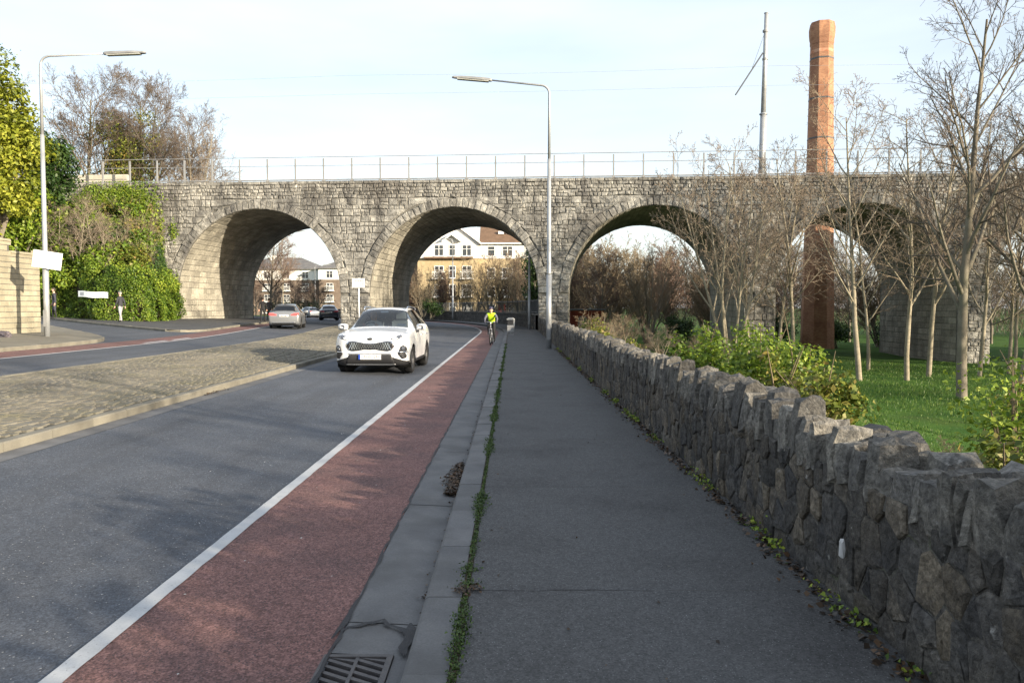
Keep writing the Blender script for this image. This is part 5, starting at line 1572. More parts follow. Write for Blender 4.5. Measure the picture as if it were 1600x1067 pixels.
def window(root, x, z, w, hh, y, bars=1, mat='upvc', axis='y'):
    def bx(mb, a, b, z0, z1, d0, d1):
        if axis == 'y': mb.box(a, b, y + d0, y + d1, z0, z1)
        else: mb.box(y + d0, y + d1, a, b, z0, z1)
    t = .075; fr = MB()
    bx(fr, x - w / 2, x + w / 2, z, z + t, -.07, .04); bx(fr, x - w / 2, x + w / 2, z + hh - t, z + hh, -.07, .04)
    bx(fr, x - w / 2, x - w / 2 + t, z + t, z + hh - t, -.07, .04); bx(fr, x + w / 2 - t, x + w / 2, z + t, z + hh - t, -.07, .04)
    for k in range(bars):
        c_ = x - w / 2 + w * (k + 1) / (bars + 1); bx(fr, c_ - t / 2, c_ + t / 2, z + t, z + hh - t, -.06, .03)
    bx(fr, x - w / 2 + t, x + w / 2 - t, z + hh * .62, z + hh * .62 + .05, -.055, .03)
    f = fr.build('window', M[mat], root)
    p = MB(); bx(p, x - w / 2 + t, x + w / 2 - t, z + t, z + hh - t, -.035, -.015); p.build('pane', M['pane'], f)
    s = MB(); bx(s, x - w / 2 - .06, x + w / 2 + .06, z - .07, z - .002, -.14, .02); s.build('sill', M['upvc'], f)
def balcony(root, x, z, w, y, d=.7):
    mb = MB(); mb.box(x - w / 2, x + w / 2, y - d, y - .005, z - .12, z); b = mb.build('balcony', M['upvc'], root)
    mb = MB(); mb.box(x - w / 2, x + w / 2, y - d, y - d + .04, z + .92, z + .98)
    n = int(w / .14)
    for k in range(n + 1):
        c_ = lerp(x - w / 2 + .02, x + w / 2 - .02, k / n); mb.box(c_ - .015, c_ + .015, y - d + .01, y - d + .035, z + .001, z + .919)
    mb.build('balustrade', M['upvc'], b)
FA = thing('apartment_block', 'yellow brick and white apartment block framed by the second arch', 'building', (-4, 116, 0))
YA = 115.0
mb = MB(); mb.box(-13.6, -4.9, YA, YA + 10, -.5, 8.68); mb.build('wall', M['yellowbrick'], FA)
mb = MB(); mb.box(-24, -13.62, YA + 1.5, YA + 10, -.5, 8.6); mb.build('wing_wall', M['brownbrick'], FA)
for xx in (-15.2, -17.6, -20):
    for z in (.6, 3.2, 5.85): window(FA, xx, z, 1.1, 1.4, YA + 1.5, 1)
mb = MB(); mb.quad((-24.4, YA + 1.1, 8.62), (-13.3, YA + 1.1, 8.62), (-13.3, YA + 6, 11.8), (-24.4, YA + 6, 11.8)); mb.build('wing_roof', M['rooftile'], FA)
mb = MB(); mb.box(-4.88, 9.0, YA + .9, YA + 10, -.5, 8.68); mb.build('wall', M['yellowbrick'], FA)
mb = MB(); mb.box(-13.7, -4.8, YA - .08, YA + 9.9, 8.70, 10.9); mb.build('upper_wall', M['whiterender'], FA)
mb = MB(); mb.box(-4.78, 9.0, YA + .82, YA + 9.9, 8.70, 10.95); mb.build('upper_wall', M['whiterender'], FA)
mb = MB(); mb.prism([(-13.7, 10.9), (-4.8, 10.9), (-9.0, 13.9)], 0, .3, Matrix.Translation((0, YA + .2, 0)) @ Matrix.Rotation(R(90), 4, 'X')); mb.build('gable', M['whiterender'], FA)
mb = MB()                                                                   # gable roof running back
for a, b in (((-14.2, 10.6), (-9.0, 14.1)), ((-9.0, 14.1), (-4.3, 10.62))):
    q = [(a[0], YA - .5, a[1]), (b[0], YA - .5, b[1]), (b[0], YA + 11, b[1]), (a[0], YA + 11, a[1])]
    u = [(x, y, z + .16) for x, y, z in q]
    mb.add(q + u, [(0, 1, 2, 3), (7, 6, 5, 4), (0, 4, 5, 1), (1, 5, 6, 2), (2, 6, 7, 3), (3, 7, 4, 0)])
mb.build('roof', M['rooftile'], FA)
for a, b in (((-14.2, 10.6), (-9.0, 14.1)), ((-9.0, 14.1), (-4.3, 10.62))):
    mb = MB(); mb.add([(a[0], YA - .54, a[1] - .06), (b[0], YA - .54, b[1] - .06), (b[0], YA - .54, b[1] + .2), (a[0], YA - .54, a[1] + .2),
                       (a[0], YA - .50, a[1] - .06), (b[0], YA - .50, b[1] - .06), (b[0], YA - .50, b[1] + .2), (a[0], YA - .50, a[1] + .2)], [(0, 1, 2, 3), (0, 4, 5, 1), (2, 6, 7, 3)])
    mb.build('barge_board', M['upvc'], FA)
mb = MB(); q = [(-4.7, YA + .3, 10.97), (9.4, YA + .3, 10.97), (9.4, YA + 5.5, 14.6), (-4.7, YA + 5.5, 14.6)]; mb.quad(*q); mb.quad((-4.7, YA + 5.5, 14.6), (9.4, YA + 5.5, 14.6), (9.4, YA + 10.4, 10.97), (-4.7, YA + 10.4, 10.97)); r2 = mb.build('roof', M['rooftile'], FA)
mb = MB(); mb.box(1.6, 2.5, YA + 3.6, YA + 4.5, 12.2, 15.4); mb.build('chimney', M['yellowbrick'], r2)
for xx in (-1.6, -.4, 1.0):
    mb = MB(); mb.box(xx - .4, xx + .4, YA + 2.0, YA + 2.75, 12.35, 12.75); mb.build('skylight', M['upvc'], r2)
mb = MB(); mb.box(-4.7, 9.3, YA + .22, YA + .42, 10.78, 10.95); mb.build('gutter', M['upvc'], FA)
# porch gable over the middle window
mb = MB()
for a, b in (((-10.0, 11.0), (-8.65, 11.95)), ((-8.65, 11.95), (-7.3, 11.0))):
    q = [(a[0], YA - 1.0, a[1]), (b[0], YA - 1.0, b[1]), (b[0], YA - .0, b[1]), (a[0], YA - .0, a[1])]; u = [(x, y, z + .14) for x, y, z in q]
    mb.add(q + u, [(0, 1, 2, 3), (7, 6, 5, 4), (0, 4, 5, 1), (1, 5, 6, 2), (3, 7, 4, 0)])
mb.build('porch_roof', M['upvc'], FA)
for x0, x1 in ((-12.6, -5.6),):
    mb = MB(); mb.box(x0, x1, YA - .75, YA - .09, 8.62, 8.86); mb.build('canopy', M['rooftile'], FA)
for r_, z in enumerate((.6, 3.2, 5.85, 9.0)):
    for x, w, b in ((-10.5, 1.35, 1), (-8.6, .95, 0), (-6.5, 1.35, 1)):
        window(FA, x, z, w, 1.75 if r_ < 3 else 1.6, YA - (.08 if r_ == 3 else 0), b)
        if w > 1 and r_ < 3: balcony(FA, x, z - .05, 1.9, YA)
    for x, w, b in ((-3.0, 1.1, 0), (-.65, 1.5, 1), (2.6, 1.5, 1), (5.0, 1.1, 0)):
        window(FA, x, z, w, 1.5, YA + .9 - (.08 if r_ == 3 else 0), b)
        if w > 1.2 and r_ < 3: balcony(FA, x, z - .05, 1.9, YA + .9)
mb = MB(); mb.box(-1.9, -.9, YA - 8.2, YA - 7.9, .9, 2.1); tag(mb.build('red_cabinet', M['redbrick']), 'small red cabinet behind the fence in the second arch', 'cabinet')

FB = thing('brick_flats', 'brown brick flats with white top storey and hipped slate roofs beyond the first arch', 'building', (-43, 182, 0))
YB = 178.0
def hip(x0, x1, y0, y1, z, rise, mat):
    mb = MB(); o = .6; x0 -= o; x1 += o; y0 -= o; y1 += o
    d = min(x1 - x0, y1 - y0) / 2
    if x1 - x0 > y1 - y0: a, b = (x0 + d, (y0 + y1) / 2, z + rise), (x1 - d, (y0 + y1) / 2, z + rise)
    else: a, b = ((x0 + x1) / 2, y0 + d, z + rise), ((x0 + x1) / 2, y1 - d, z + rise)
    c_ = [(x0, y0, z), (x1, y0, z), (x1, y1, z), (x0, y1, z)]
    if x1 - x0 > y1 - y0: mb.add(c_ + [a, b], [(0, 1, 5, 4), (1, 2, 5), (2, 3, 4, 5), (3, 0, 4)])
    else: mb.add(c_ + [a, b], [(0, 1, 4), (1, 2, 5, 4), (2, 3, 5), (3, 0, 4, 5)])
    mb.quad((x0, y0, z - .22), (x1, y0, z - .22), (x1, y0, z), (x0, y0, z)); mb.quad((x1, y0, z - .22), (x1, y1, z - .22), (x1, y1, z), (x1, y0, z))
    return mb.build('roof', mat, FB)
for x0, x1, yo, rise in ((-62.0, -43.4, 2.5, 2.8), (-42.8, -30.0, -1.0, 2.6)):
    y0 = YB + yo
    mb = MB(); mb.box(x0, x1, y0, y0 + 11, -.5, 7.75); mb.build('wall', M['brownbrick'], FB)
    mb = MB(); mb.box(x0 - .1, x1 + .1, y0 - .1, y0 + 11.1, 7.77, 10.3); mb.build('upper_wall', M['whiterender'], FB)
    rf_ = hip(x0, x1, y0, y0 + 11, 10.35, rise, M['slate'])
    mb = MB(); mb.box((x0 + x1) / 2 - 3, (x0 + x1) / 2 - 2, y0 + 4, y0 + 5, 11, 13.6); mb.build('chimney', M['whiterender'], rf_)
    for z in (.4, 2.9, 5.4, 8.1):
        up = z > 8
        xx = x0 + 2.4
        while xx < x1 - 1.2:
            window(FB, xx, z, 1.5, 1.6, y0 - (.1 if up else 0), 1)
            if not up: balcony(FB, xx, z - .05, 2.0, y0)
            xx += 4.3
tag(shrub('far_hedge', 'dark bare thicket along the road before the brick flats', 'hedge', (-40, 145, .2), 11, 2.5, 2.8, 'leafdark', 40, .7, 1.2, 10, .25, seed=71, stems=4))
# ================================================================ cars
def catmull(a, b, c, d, t):
    return 0.5 * ((2 * b) + (-a + c) * t + (2 * a - 5 * b + 4 * c - d) * t * t + (-a + 3 * b - 3 * c + d) * t ** 3)

class Car:
    """lofted body: stations (y, half width, bottom z, belt z, top z, half width of top). Front is at y = 0, facing -y"""
    def __init__(s, name, label, cat, loc, yaw, st, wb, wr_, paint, spec, group=None):
        s.root = thing(name, label, cat, loc, yaw, group); s.st = st; s.wb = wb; s.wr = wr_; s.paint = paint
        s.fine(); s.spec = spec; s.split(spec)
    def fine(s):
        st = s.st; ys = []
        rows = []
        for i in range(len(st) - 1):
            a = st[max(0, i - 1)]; b = st[i]; c = st[i + 1]; d = st[min(len(st) - 1, i + 2)]
            n = max(1, int(math.ceil((c[0] - b[0]) / 0.07)))
            for k in range(n):
                t = k / n
                row = [lerp(b[0], c[0], t)]
                for j in range(1, 6):
                    v = catmull(a[j], b[j], c[j], d[j], t)
                    lo, hi = min(b[j], c[j]), max(b[j], c[j])
                    v = min(max(v, lo - .01), hi + .01)
                    row.append(v)
                rows.append(row)
        rows.append(list(st[-1]))
        s.rows = rows
        s.grid = [s.profile(r) for r in rows]
    def profile(s, r):
        y, w, zb, zt, zr, wt = r
        g = max(0, min(1, (zr - zt) / .3)); hb = zt - zb
        P = [(0, zb), (.45 * w, zb), (.80 * w, zb + .005), (.94 * w, zb + .05), (.975 * w, zb + .16 * hb), (.985 * w, zb + .34 * hb), (w, zb + .55 * hb), (.998 * w, zb + .72 * hb), (.975 * w, zb + .87 * hb), (.95 * w, zb + .955 * hb), (.925 * w, zt)]
        e = (wt, zr - lerp(.012, .05, g))
        P += [(lerp(.925 * w, e[0], .5) + .012 * g, lerp(zt, e[1], .5)), e, (wt * .86, zr - lerp(.004, .012, g)), (wt * .55, zr + .006), (wt * .27, zr + .014), (0, zr + .017)]
        return [(x, y, z) for x, z in P]
    BELT, RAIL = 10, 12
    def split(s, spec):
        g = s.grid; nP = len(g[0]); parts = {}
        arches = [(s.wb[0], s.wr), (s.wb[1], s.wr)]
        ra = s.wr + .055
        def fix(v):
            x, y, z = v
            if abs(x) > .55:
                for (yc, _) in arches:
                    d = math.hypot(y - yc, z - s.wr)
                    if d < ra:
                        if d < 1e-6: return (x, yc, s.wr + ra)
                        return (x, yc + (y - yc) / d * ra, s.wr + (z - s.wr) / d * ra)
            return v
        for i in range(len(g) - 1):
            ym = (g[i][0][1] + g[i + 1][0][1]) / 2
            for k in range(nP - 1):
                q = [g[i][k], g[i + 1][k], g[i + 1][k + 1], g[i][k + 1]]
                ins = all(any(math.hypot(v[1] - yc, v[2] - s.wr) < ra + 1e-4 for yc, _ in arches) and abs(v[0]) > .55 for v in q)
                if ins: continue
                q = [fix(v) for v in q]
                reg = 'body'
                if s.BELT <= k < s.RAIL:
                    for (nm, a, b) in spec['side']:
                        if a <= ym <= b: reg = nm
                if k >= s.RAIL:
                    for nm in ('windscreen', 'rear_window'):
                        a, b = spec[nm]
                        if a <= ym <= b: reg = nm
                if k <= 4 and reg == 'body' and spec.get('cladding') and (k <= 3 or spec.get('clad_hi', False)): reg = 'cladding'
                for sg_ in (1, -1):
                    key = reg if reg in ('body', 'windscreen', 'rear_window', 'cladding') else reg + ('L' if sg_ > 0 else 'R')
                    mb = parts.setdefault(key, MB())
                    qq = [(v[0] * sg_, v[1], v[2]) for v in q]
                    if sg_ < 0: qq = qq[::-1]
                    mb.quad(*qq)
        # caps
        for idx, rev in ((0, False), (-1, True)):
            ring = [(x, y, z) for x, y, z in g[idx]] + [(-x, y, z) for x, y, z in reversed(g[idx][1:-1])]
            parts['body'].add(ring, [tuple(range(len(ring)))[::-1] if rev else tuple(range(len(ring)))])
        allv, allf = [], []
        for key, mb in parts.items():
            b = len(allv); allv += mb.v; allf += [tuple(b + i for i in f) for f in mb.f]
        s.bvh = BVHTree.FromPolygons([Vector(v) for v in allv], allf)
        for key, mb in parts.items():
            nm = key.rstrip('LR') if key[-1] in 'LR' else key
            mat = {'body': s.paint, 'windscreen': M['glass'], 'rear_window': M[spec.get('rearglass', 'glassdark')], 'cladding': M['plastic'], 'door_glass': M[spec.get('sideglass', 'glass')], 'rear_glass': M['glassdark'], 'pillar': M['plastic']}[nm]
            bm = bmesh.new()
            me = mb.mesh(nm, mat, True)
            bm.from_mesh(me); bmesh.ops.remove_doubles(bm, verts=bm.verts, dist=.0004); bmesh.ops.recalc_face_normals(bm, faces=bm.faces); bm.to_mesh(me); bm.free()
            me.polygons.foreach_set('use_smooth', np.ones(len(me.polygons), dtype=bool))
            link({'door_glass': 'side_window', 'rear_glass': 'side_window'}.get(nm, nm), me, s.root, False)
        # wheel wells
        for (yc, _) in arches:
            for sg_ in (1, -1):
                mb = MB(); n = 14
                for k in range(n + 1):
                    a = math.pi * (k / n * 1.3 - .15)
                    yy, zz = yc + ra * 1.0 * math.cos(a), s.wr + ra * math.sin(a)
                    mb.v += [(sg_ * .50, yy, zz), (sg_ * .91, yy, zz)]
                for k in range(n): mb.f.append((2 * k, 2 * k + 1, 2 * k + 3, 2 * k + 2)); mb.t.append(.5); mb.m.append(0)
                b = len(mb.v); mb.v += [(sg_ * .5, yc + ra * math.cos(math.pi * (k / n * 1.3 - .15)), s.wr + ra * math.sin(math.pi * (k / n * 1.3 - .15))) for k in range(n + 1)]
                mb.f.append(tuple(range(b, b + n + 1))); mb.t.append(.5); mb.m.append(0)
                mb.build('wheel_well', M['black'], s.root, False, False)
    def wheels(s, track, width=.22, rimmat='alloy'):
        r = s.wr
        for yc in s.wb:
            for sg_ in (1, -1):
                Mx = Matrix.Translation((sg_ * track, yc, r)) @ Matrix.Rotation(R(90) * sg_, 4, 'Y')
                mb = MB(); w = width / 2
                mb.lathe([(r * .66, -w * .8), (r * .9, -w), (r * .985, -w * .75), (r, -w * .3), (r, w * .3), (r * .985, w * .75), (r * .9, w), (r * .70, w * .86), (r * .66, w * .7)], 28, Mx)
                wh = mb.build('wheel', M['tyre'], s.root, True, False)
                mb = MB()
                mb.lathe([(r * .68, w * .8), (r * .63, w * .55), (r * .60, -w * .2), (0.0, -w * .3)], 28, Mx)
                for k in range(5):
                    a = 2 * math.pi * k / 5
                    Ms = Mx @ Matrix.Rotation(a, 4, 'Z')
                    mb.add([Ms @ Vector(v) for v in ((.02, -.035, w * .55), (r * .63, -.055, w * .62), (r * .63, .055, w * .62), (.02, .035, w * .55), (.02, -.035, w * .2), (r * .63, -.055, w * .3), (r * .63, .055, w * .3), (.02, .035, w * .2))],
                           [(0, 1, 2, 3), (0, 4, 5, 1), (2, 6, 7, 3), (1, 5, 6, 2)], mi=1)
                mb.lathe([(.065, w * .5), (.06, w * .66), (0, w * .68)], 12, Mx, mi=1)
                mb.build('rim', [M['plastic'], M[rimmat]], wh, False, False)
    def patch(s, name, poly, axis, mat, off=.006, res=.05, parent=None, rim=True):
        """polygon laid on the body: axis 'f' (front), 'r' (rear): poly in (x,z); 'L'/'R' side: poly in (y,z)"""
        bm = bmesh.new()
        vs = [bm.verts.new((p[0], p[1], 0)) for p in poly]; bm.faces.new(vs)
        xs_ = [p[0] for p in poly]; zs_ = [p[1] for p in poly]
        for lo, hi, no in ((min(xs_), max(xs_), (1, 0, 0)), (min(zs_), max(zs_), (0, 1, 0))):
            k = lo + res
            while k < hi - .2 * res:
                bmesh.ops.bisect_plane(bm, geom=bm.verts[:] + bm.edges[:] + bm.faces[:], plane_co=Vector(no) * k, plane_no=no); k += res
        bmesh.ops.triangulate(bm, faces=bm.faces[:])
        dirs = {'f': (Vector((0, 1, 0)), lambda u, v: Vector((u, -3, v))), 'r': (Vector((0, -1, 0)), lambda u, v: Vector((u, 9, v))),
                'L': (Vector((-1, 0, 0)), lambda u, v: Vector((3, u, v))), 'R': (Vector((1, 0, 0)), lambda u, v: Vector((-3, u, v)))}
        d, org = dirs[axis]; last = None; new = []
        for v in bm.verts:
            o_ = org(v.co.x, v.co.y); hit = s.bvh.ray_cast(o_, d)
            if hit[0] is None:
                hit = s.bvh.find_nearest(o_ + d * (3.0 if axis in 'fL' else 4.5))
            p = hit[0]
            new.append(p - d * off)
        for v, p in zip(bm.verts, new): v.co = p
        if rim:                                   # turn the edge back to the body so the piece has thickness
            ge = bmesh.ops.extrude_edge_only(bm, edges=[e for e in bm.edges if e.is_boundary])
            for v in ge['geom']:
                if isinstance(v, bmesh.types.BMVert): v.co += d * (off + .01)
        me = bpy.data.meshes.new(name); bm.to_mesh(me); bm.free(); me.materials.append(mat)
        me.polygons.foreach_set('use_smooth', np.ones(len(me.polygons), dtype=bool))
        return link(name, me, parent or s.root, False)
    def both(s, name, poly, axis, mat, **k):
        a = s.patch(name, poly, axis, mat, **k); b = s.patch(name, [(-x, z) for x, z in reversed(poly)], axis, mat, **k); return a, b
    def mirror(s, y, z, x, mat, sz=1.0):
        for sg_ in (1, -1):
            mb = MB(); r_ = random.Random(2)
            vs = []
            prof = [(-.09, .5), (-.06, .85), (0.0, 1.0), (.06, 1.0), (.085, .92)]
            n = 10
            for dy, k in prof:
                for q in range(n):
                    a = 2 * math.pi * q / n; cx_ = max(-1, min(1, 1.25 * math.cos(a))); cz_ = max(-1, min(1, 1.25 * math.sin(a)))
                    vs.append((sg_ * (x + .125 + .125 * k * cx_ * sz), y + dy, z + .075 + .085 * k * cz_ * sz))
            fs = [(i * n + k, i * n + (k + 1) % n, (i + 1) * n + (k + 1) % n, (i + 1) * n + k) for i in range(len(prof) - 1) for k in range(n)] + [tuple(range(n)), tuple(range((len(prof) - 1) * n, len(prof) * n))]
            mb.add(vs, fs); o = mb.build('wing_mirror', mat, s.root, True, False)
            mb = MB(); mb.box(min(sg_ * (x - .06), sg_ * (x + .06)), max(sg_ * (x - .06), sg_ * (x + .06)), y - .04, y + .05, z - .06, z - .005); mb.build('bracket', M['plastic'], o, False, False)
    def interior(s, y0, y1, z, w):
        mb = MB(); mb.box(-w, w, y0, y1, z - .45, z - .3); mb.box(-w, w, y0, y0 + .35, z - .3, z + .02)
        for sg_ in (1, -1): mb.box(min(sg_ * w, sg_ * (w + .03)), max(sg_ * w, sg_ * (w + .03)), y0, y1, z - .45, z - .03)
        mb.build('interior', M['plastic'], s.root, False, False)
        for xx, yy in ((-.36, y0 + .95), (.36, y0 + .95), (-.36, y0 + 1.75), (.36, y0 + 1.75)):
            mb = MB(); Mx = Matrix.Translation((xx, yy, z - .35)) @ Matrix.Rotation(R(-12), 4, 'X')
            mb.bbox(-.24, .24, -.06, .08, 0, .60, .05, M=Mx); mb.bbox(-.13, .13, -.04, .05, .63, .84, .04, M=Mx); mb.bbox(-.24, .24, -.5, -.02, 0, .14, .04, M=Matrix.Translation((xx, yy, z - .33)))
            mb.build('seat', plain('seat_cloth', (.16, .165, .17), .8) if 'seat_cloth' not in bpy.data.materials else bpy.data.materials['seat_cloth'], s.root, False, False)

white = plain('white_car_paint', (.66, .67, .68), .25, coat=.5, vary=.01)
silver = plain('silver_car_paint', (.20, .21, .222), .30, metal=.35, coat=.6, vary=.02)
navy = plain('dark_car_paint', (.030, .036, .052), .25, coat=.8, vary=.02)
greyp = plain('grey_car_paint', (.16, .18, .20), .28, metal=.3, coat=.6, vary=.02)
lampglass = plain('headlamp', (.10, .11, .13), .12, metal=.2, coat=1.0)
lampon = plain('headlamp_bulb', (.95, .93, .86), .2, emit=((1, .95, .85), .7))
redlamp = plain('tail_lamp', (.42, .015, .015), .15, coat=.8)
redlit = plain('tail_lamp_lit', (.6, .02, .02), .2, emit=((1, .08, .06), .9))
numpl = plain('number_plate', (.78, .78, .76), .4)
euro = plain('plate_blue', (.02, .06, .35), .4)
ink = plain('plate_ink', (.02, .02, .02), .5)

SUV = [(0.0, .50, .40, .78, .80, .34), (.03, .66, .33, .85, .87, .48), (.09, .79, .27, .92, .945, .58), (.20, .87, .23, .975, 1.005, .63), (.40, .905, .21, 1.0, 1.045, .66), (.90, .922, .20, 1.035, 1.085, .68),
       (1.30, .928, .20, 1.06, 1.115, .70), (1.42, .928, .20, 1.065, 1.14, .705), (1.78, .928, .20, 1.075, 1.40, .645), (2.08, .928, .20, 1.085, 1.575, .59), (2.5, .928, .20, 1.095, 1.625, .585), (3.2, .928, .20, 1.11, 1.625, .58),
       (3.75, .92, .21, 1.13, 1.585, .565), (4.08, .91, .24, 1.13, 1.53, .55), (4.30, .895, .28, 1.10, 1.20, .62), (4.40, .87, .32, 1.0, 1.06, .62), (4.46, .83, .38, .90, .93, .6), (4.48, .75, .45, .85, .87, .5)]
c = Car('white_suv', 'white sport utility car driving towards the viewer in the near lane', 'car', (-3.42, 19.15, 0.012), R(-1.2), SUV, (.91, 3.58), .345, white,
        dict(side=[('door_glass', 1.78, 2.46), ('pillar', 2.46, 2.54), ('rear_glass', 2.54, 3.28), ('pillar', 3.28, 3.36), ('rear_glass', 3.36, 3.86)], windscreen=(1.43, 2.06), rear_window=(4.09, 4.29), cladding=True))
c.wheels(.80, .225)
c.both('headlight', [(.50, .875), (.60, .86), (.70, .885), (.80, .95), (.86, 1.03), (.78, 1.02), (.66, .965), (.54, .93)], 'f', lampglass, off=.012)
c.both('headlight_lens', [(.53, .885), (.61, .875), (.66, .90), (.62, .925), (.55, .92)], 'f', lampon, off=.018)
gp = [(0, .635), (.13, .64), (.25, .615), (.42, .605), (.50, .63), (.555, .70), (.555, .76), (.50, .815), (.40, .825), (.25, .80), (.12, .775), (0, .772)]
full = gp + [(-x, z) for x, z in reversed(gp[1:-1])]
big_ = [(x * 1.045, .715 + (z - .715) * 1.16) for x, z in full]
c.patch('grille_surround', big_, 'f', M['chrome'], off=.010)
gr_ = c.patch('grille', full, 'f', plain('grille_black', (.02, .02, .022), .4), off=.016)
for k in range(-9, 10):                                                     # diagonal mesh bars
    for sl_ in (1, -1):
        x0 = k * .058
        zz0, zz1 = .63, .80
        a = (x0 - .045 * sl_, zz0); b = (x0 + .045 * sl_, zz1)
        lim = .52
        if abs(a[0]) > lim or abs(b[0]) > lim: continue
        if abs(x0) < .16: a = (lerp(a[0], b[0], .12), .655); b = (lerp(a[0], b[0], .8), .765)
        w = .006
        c.patch('grille_bar', [(a[0] - w, a[1]), (a[0] + w, a[1]), (b[0] + w, b[1]), (b[0] - w, b[1])], 'f', M['chrome'], off=.022, res=.2, parent=gr_, rim=False)
c.both('fog_housing', [(.67, .52), (.76, .40), (.845, .42), (.88, .55), (.86, .68), (.79, .735), (.73, .70)], 'f', M['plastic'], off=.012)
c.both('fog_lamp', [(.735, .60), (.83, .60), (.83, .685), (.76, .70)], 'f', lampglass, off=.020)
c.both('fog_trim', [(.67, .55), (.87, .555), (.87, .58), (.67, .575)], 'f', M['chrome'], off=.022)
c.patch('lower_intake', [(-.60, .225), (.60, .225), (.545, .42), (.50, .515), (-.50, .515), (-.545, .42)], 'f', M['plastic'], off=.010)
c.patch('skid_plate', [(-.62, .225), (.62, .225), (.60, .27), (-.60, .27)], 'f', M['alloy'], off=.018)
c.patch('intake_trim', [(-.52, .525), (.52, .525), (.52, .54), (-.52, .54)], 'f', M['chrome'], off=.016)
pl = MB(); pl.box(-.27, .27, -.045, -.03, .395, .515); pl_ = pl.build('number_plate', numpl, c.root, False, False)
pl = MB(); pl.box(-.27, -.225, -.048, -.0455, .395, .515); pl.build('plate_band', euro, pl_, False, False)
text_mesh('191-D-1233', .098, 'plate_lettering', ink, Matrix.Translation((.022, -.0465, .455)) @ Matrix.Rotation(R(90), 4, 'X'), pl_, False, .84)
em = c.patch('emblem', [(.075 * math.cos(a), .885 + .034 * math.sin(a)) for a in np.linspace(0, 2 * math.pi, 17)[:-1]], 'f', M['chrome'], off=.012)
em2 = c.patch('emblem_field', [(.062 * math.cos(a), .885 + .025 * math.sin(a)) for a in np.linspace(0, 2 * math.pi, 17)[:-1]], 'f', ink, off=.016, parent=em)
hit = c.bvh.ray_cast(Vector((0, -3, .885)), Vector((0, 1, 0)))
text_mesh('KIA', .042, 'emblem_lettering', M['chrome'], Matrix.Translation((0, (hit[0].y if hit[0] else 0) - .022, .885)) @ Matrix.Rotation(R(90), 4, 'X'), em, False)
c.mirror(1.62, 1.06, .90, white)
c.interior(1.42, 3.9, 1.06, .80)
mb = MB(); mb.tube([(-.10, 2.02, 1.515), (.10, 2.02, 1.515)], .035, 8); mb.tube([(0, 2.02, 1.515), (0, 2.1, 1.57)], .012, 6); mb.build('rear_view_mirror', M['alloy'], c.root, False, False)
mb = MB(); mb.box(.40, .62, 1.60, 1.61, 1.16, 1.22, M=Matrix.Translation((0, 0, 0))); mb.build('paper_disc', M['signwhite'], c.root, False, False)
for sg_ in (1, -1):
    mb = MB(); mb.tube([(sg_ * .56, 2.1, 1.585), (sg_ * .575, 2.25, 1.655), (sg_ * .575, 3.6, 1.64), (sg_ * .56, 3.8, 1.585)], .018, 6); mb.build('roof_rail', M['chrome'], c.root, True, False)
    for yy in (2.35, 3.35):
        sd = 'L' if sg_ > 0 else 'R'
        c.patch('door_handle', [(yy + .0, .90), (yy + .17, .905), (yy + .17, .935), (yy, .93)], sd, M['chrome'], off=.02)
    for (ya, yb) in ((1.63, 1.645), (2.49, 2.503), (3.30, 3.313)):
        c.patch('door_gap', [(ya, .34), (yb, .34), (yb, 1.06), (ya, 1.06)], 'L' if sg_ > 0 else 'R', M['plastic'], off=.003, rim=False)
    for yc in c.wb:                                                         # arch trims
        mb = MB(); n = 18
        for k in range(n + 1):
            a = math.pi * (k / n * 1.08 - .04)
            for rr_, xo in ((.40, .0), (.455, .006), (.462, -.03)):
                x_ = sg_ * (.905 + xo if True else 0); mb.v.append((x_, yc + rr_ * math.cos(a), .345 + rr_ * math.sin(a)))
        for k in range(n):
            for q in range(2): b = k * 3 + q; mb.f.append((b, b + 1, b + 4, b + 3)); mb.t.append(.5); mb.m.append(0)
        mb.build('wheel_arch', M['plastic'], c.root, True, False)
suv_root = c.root

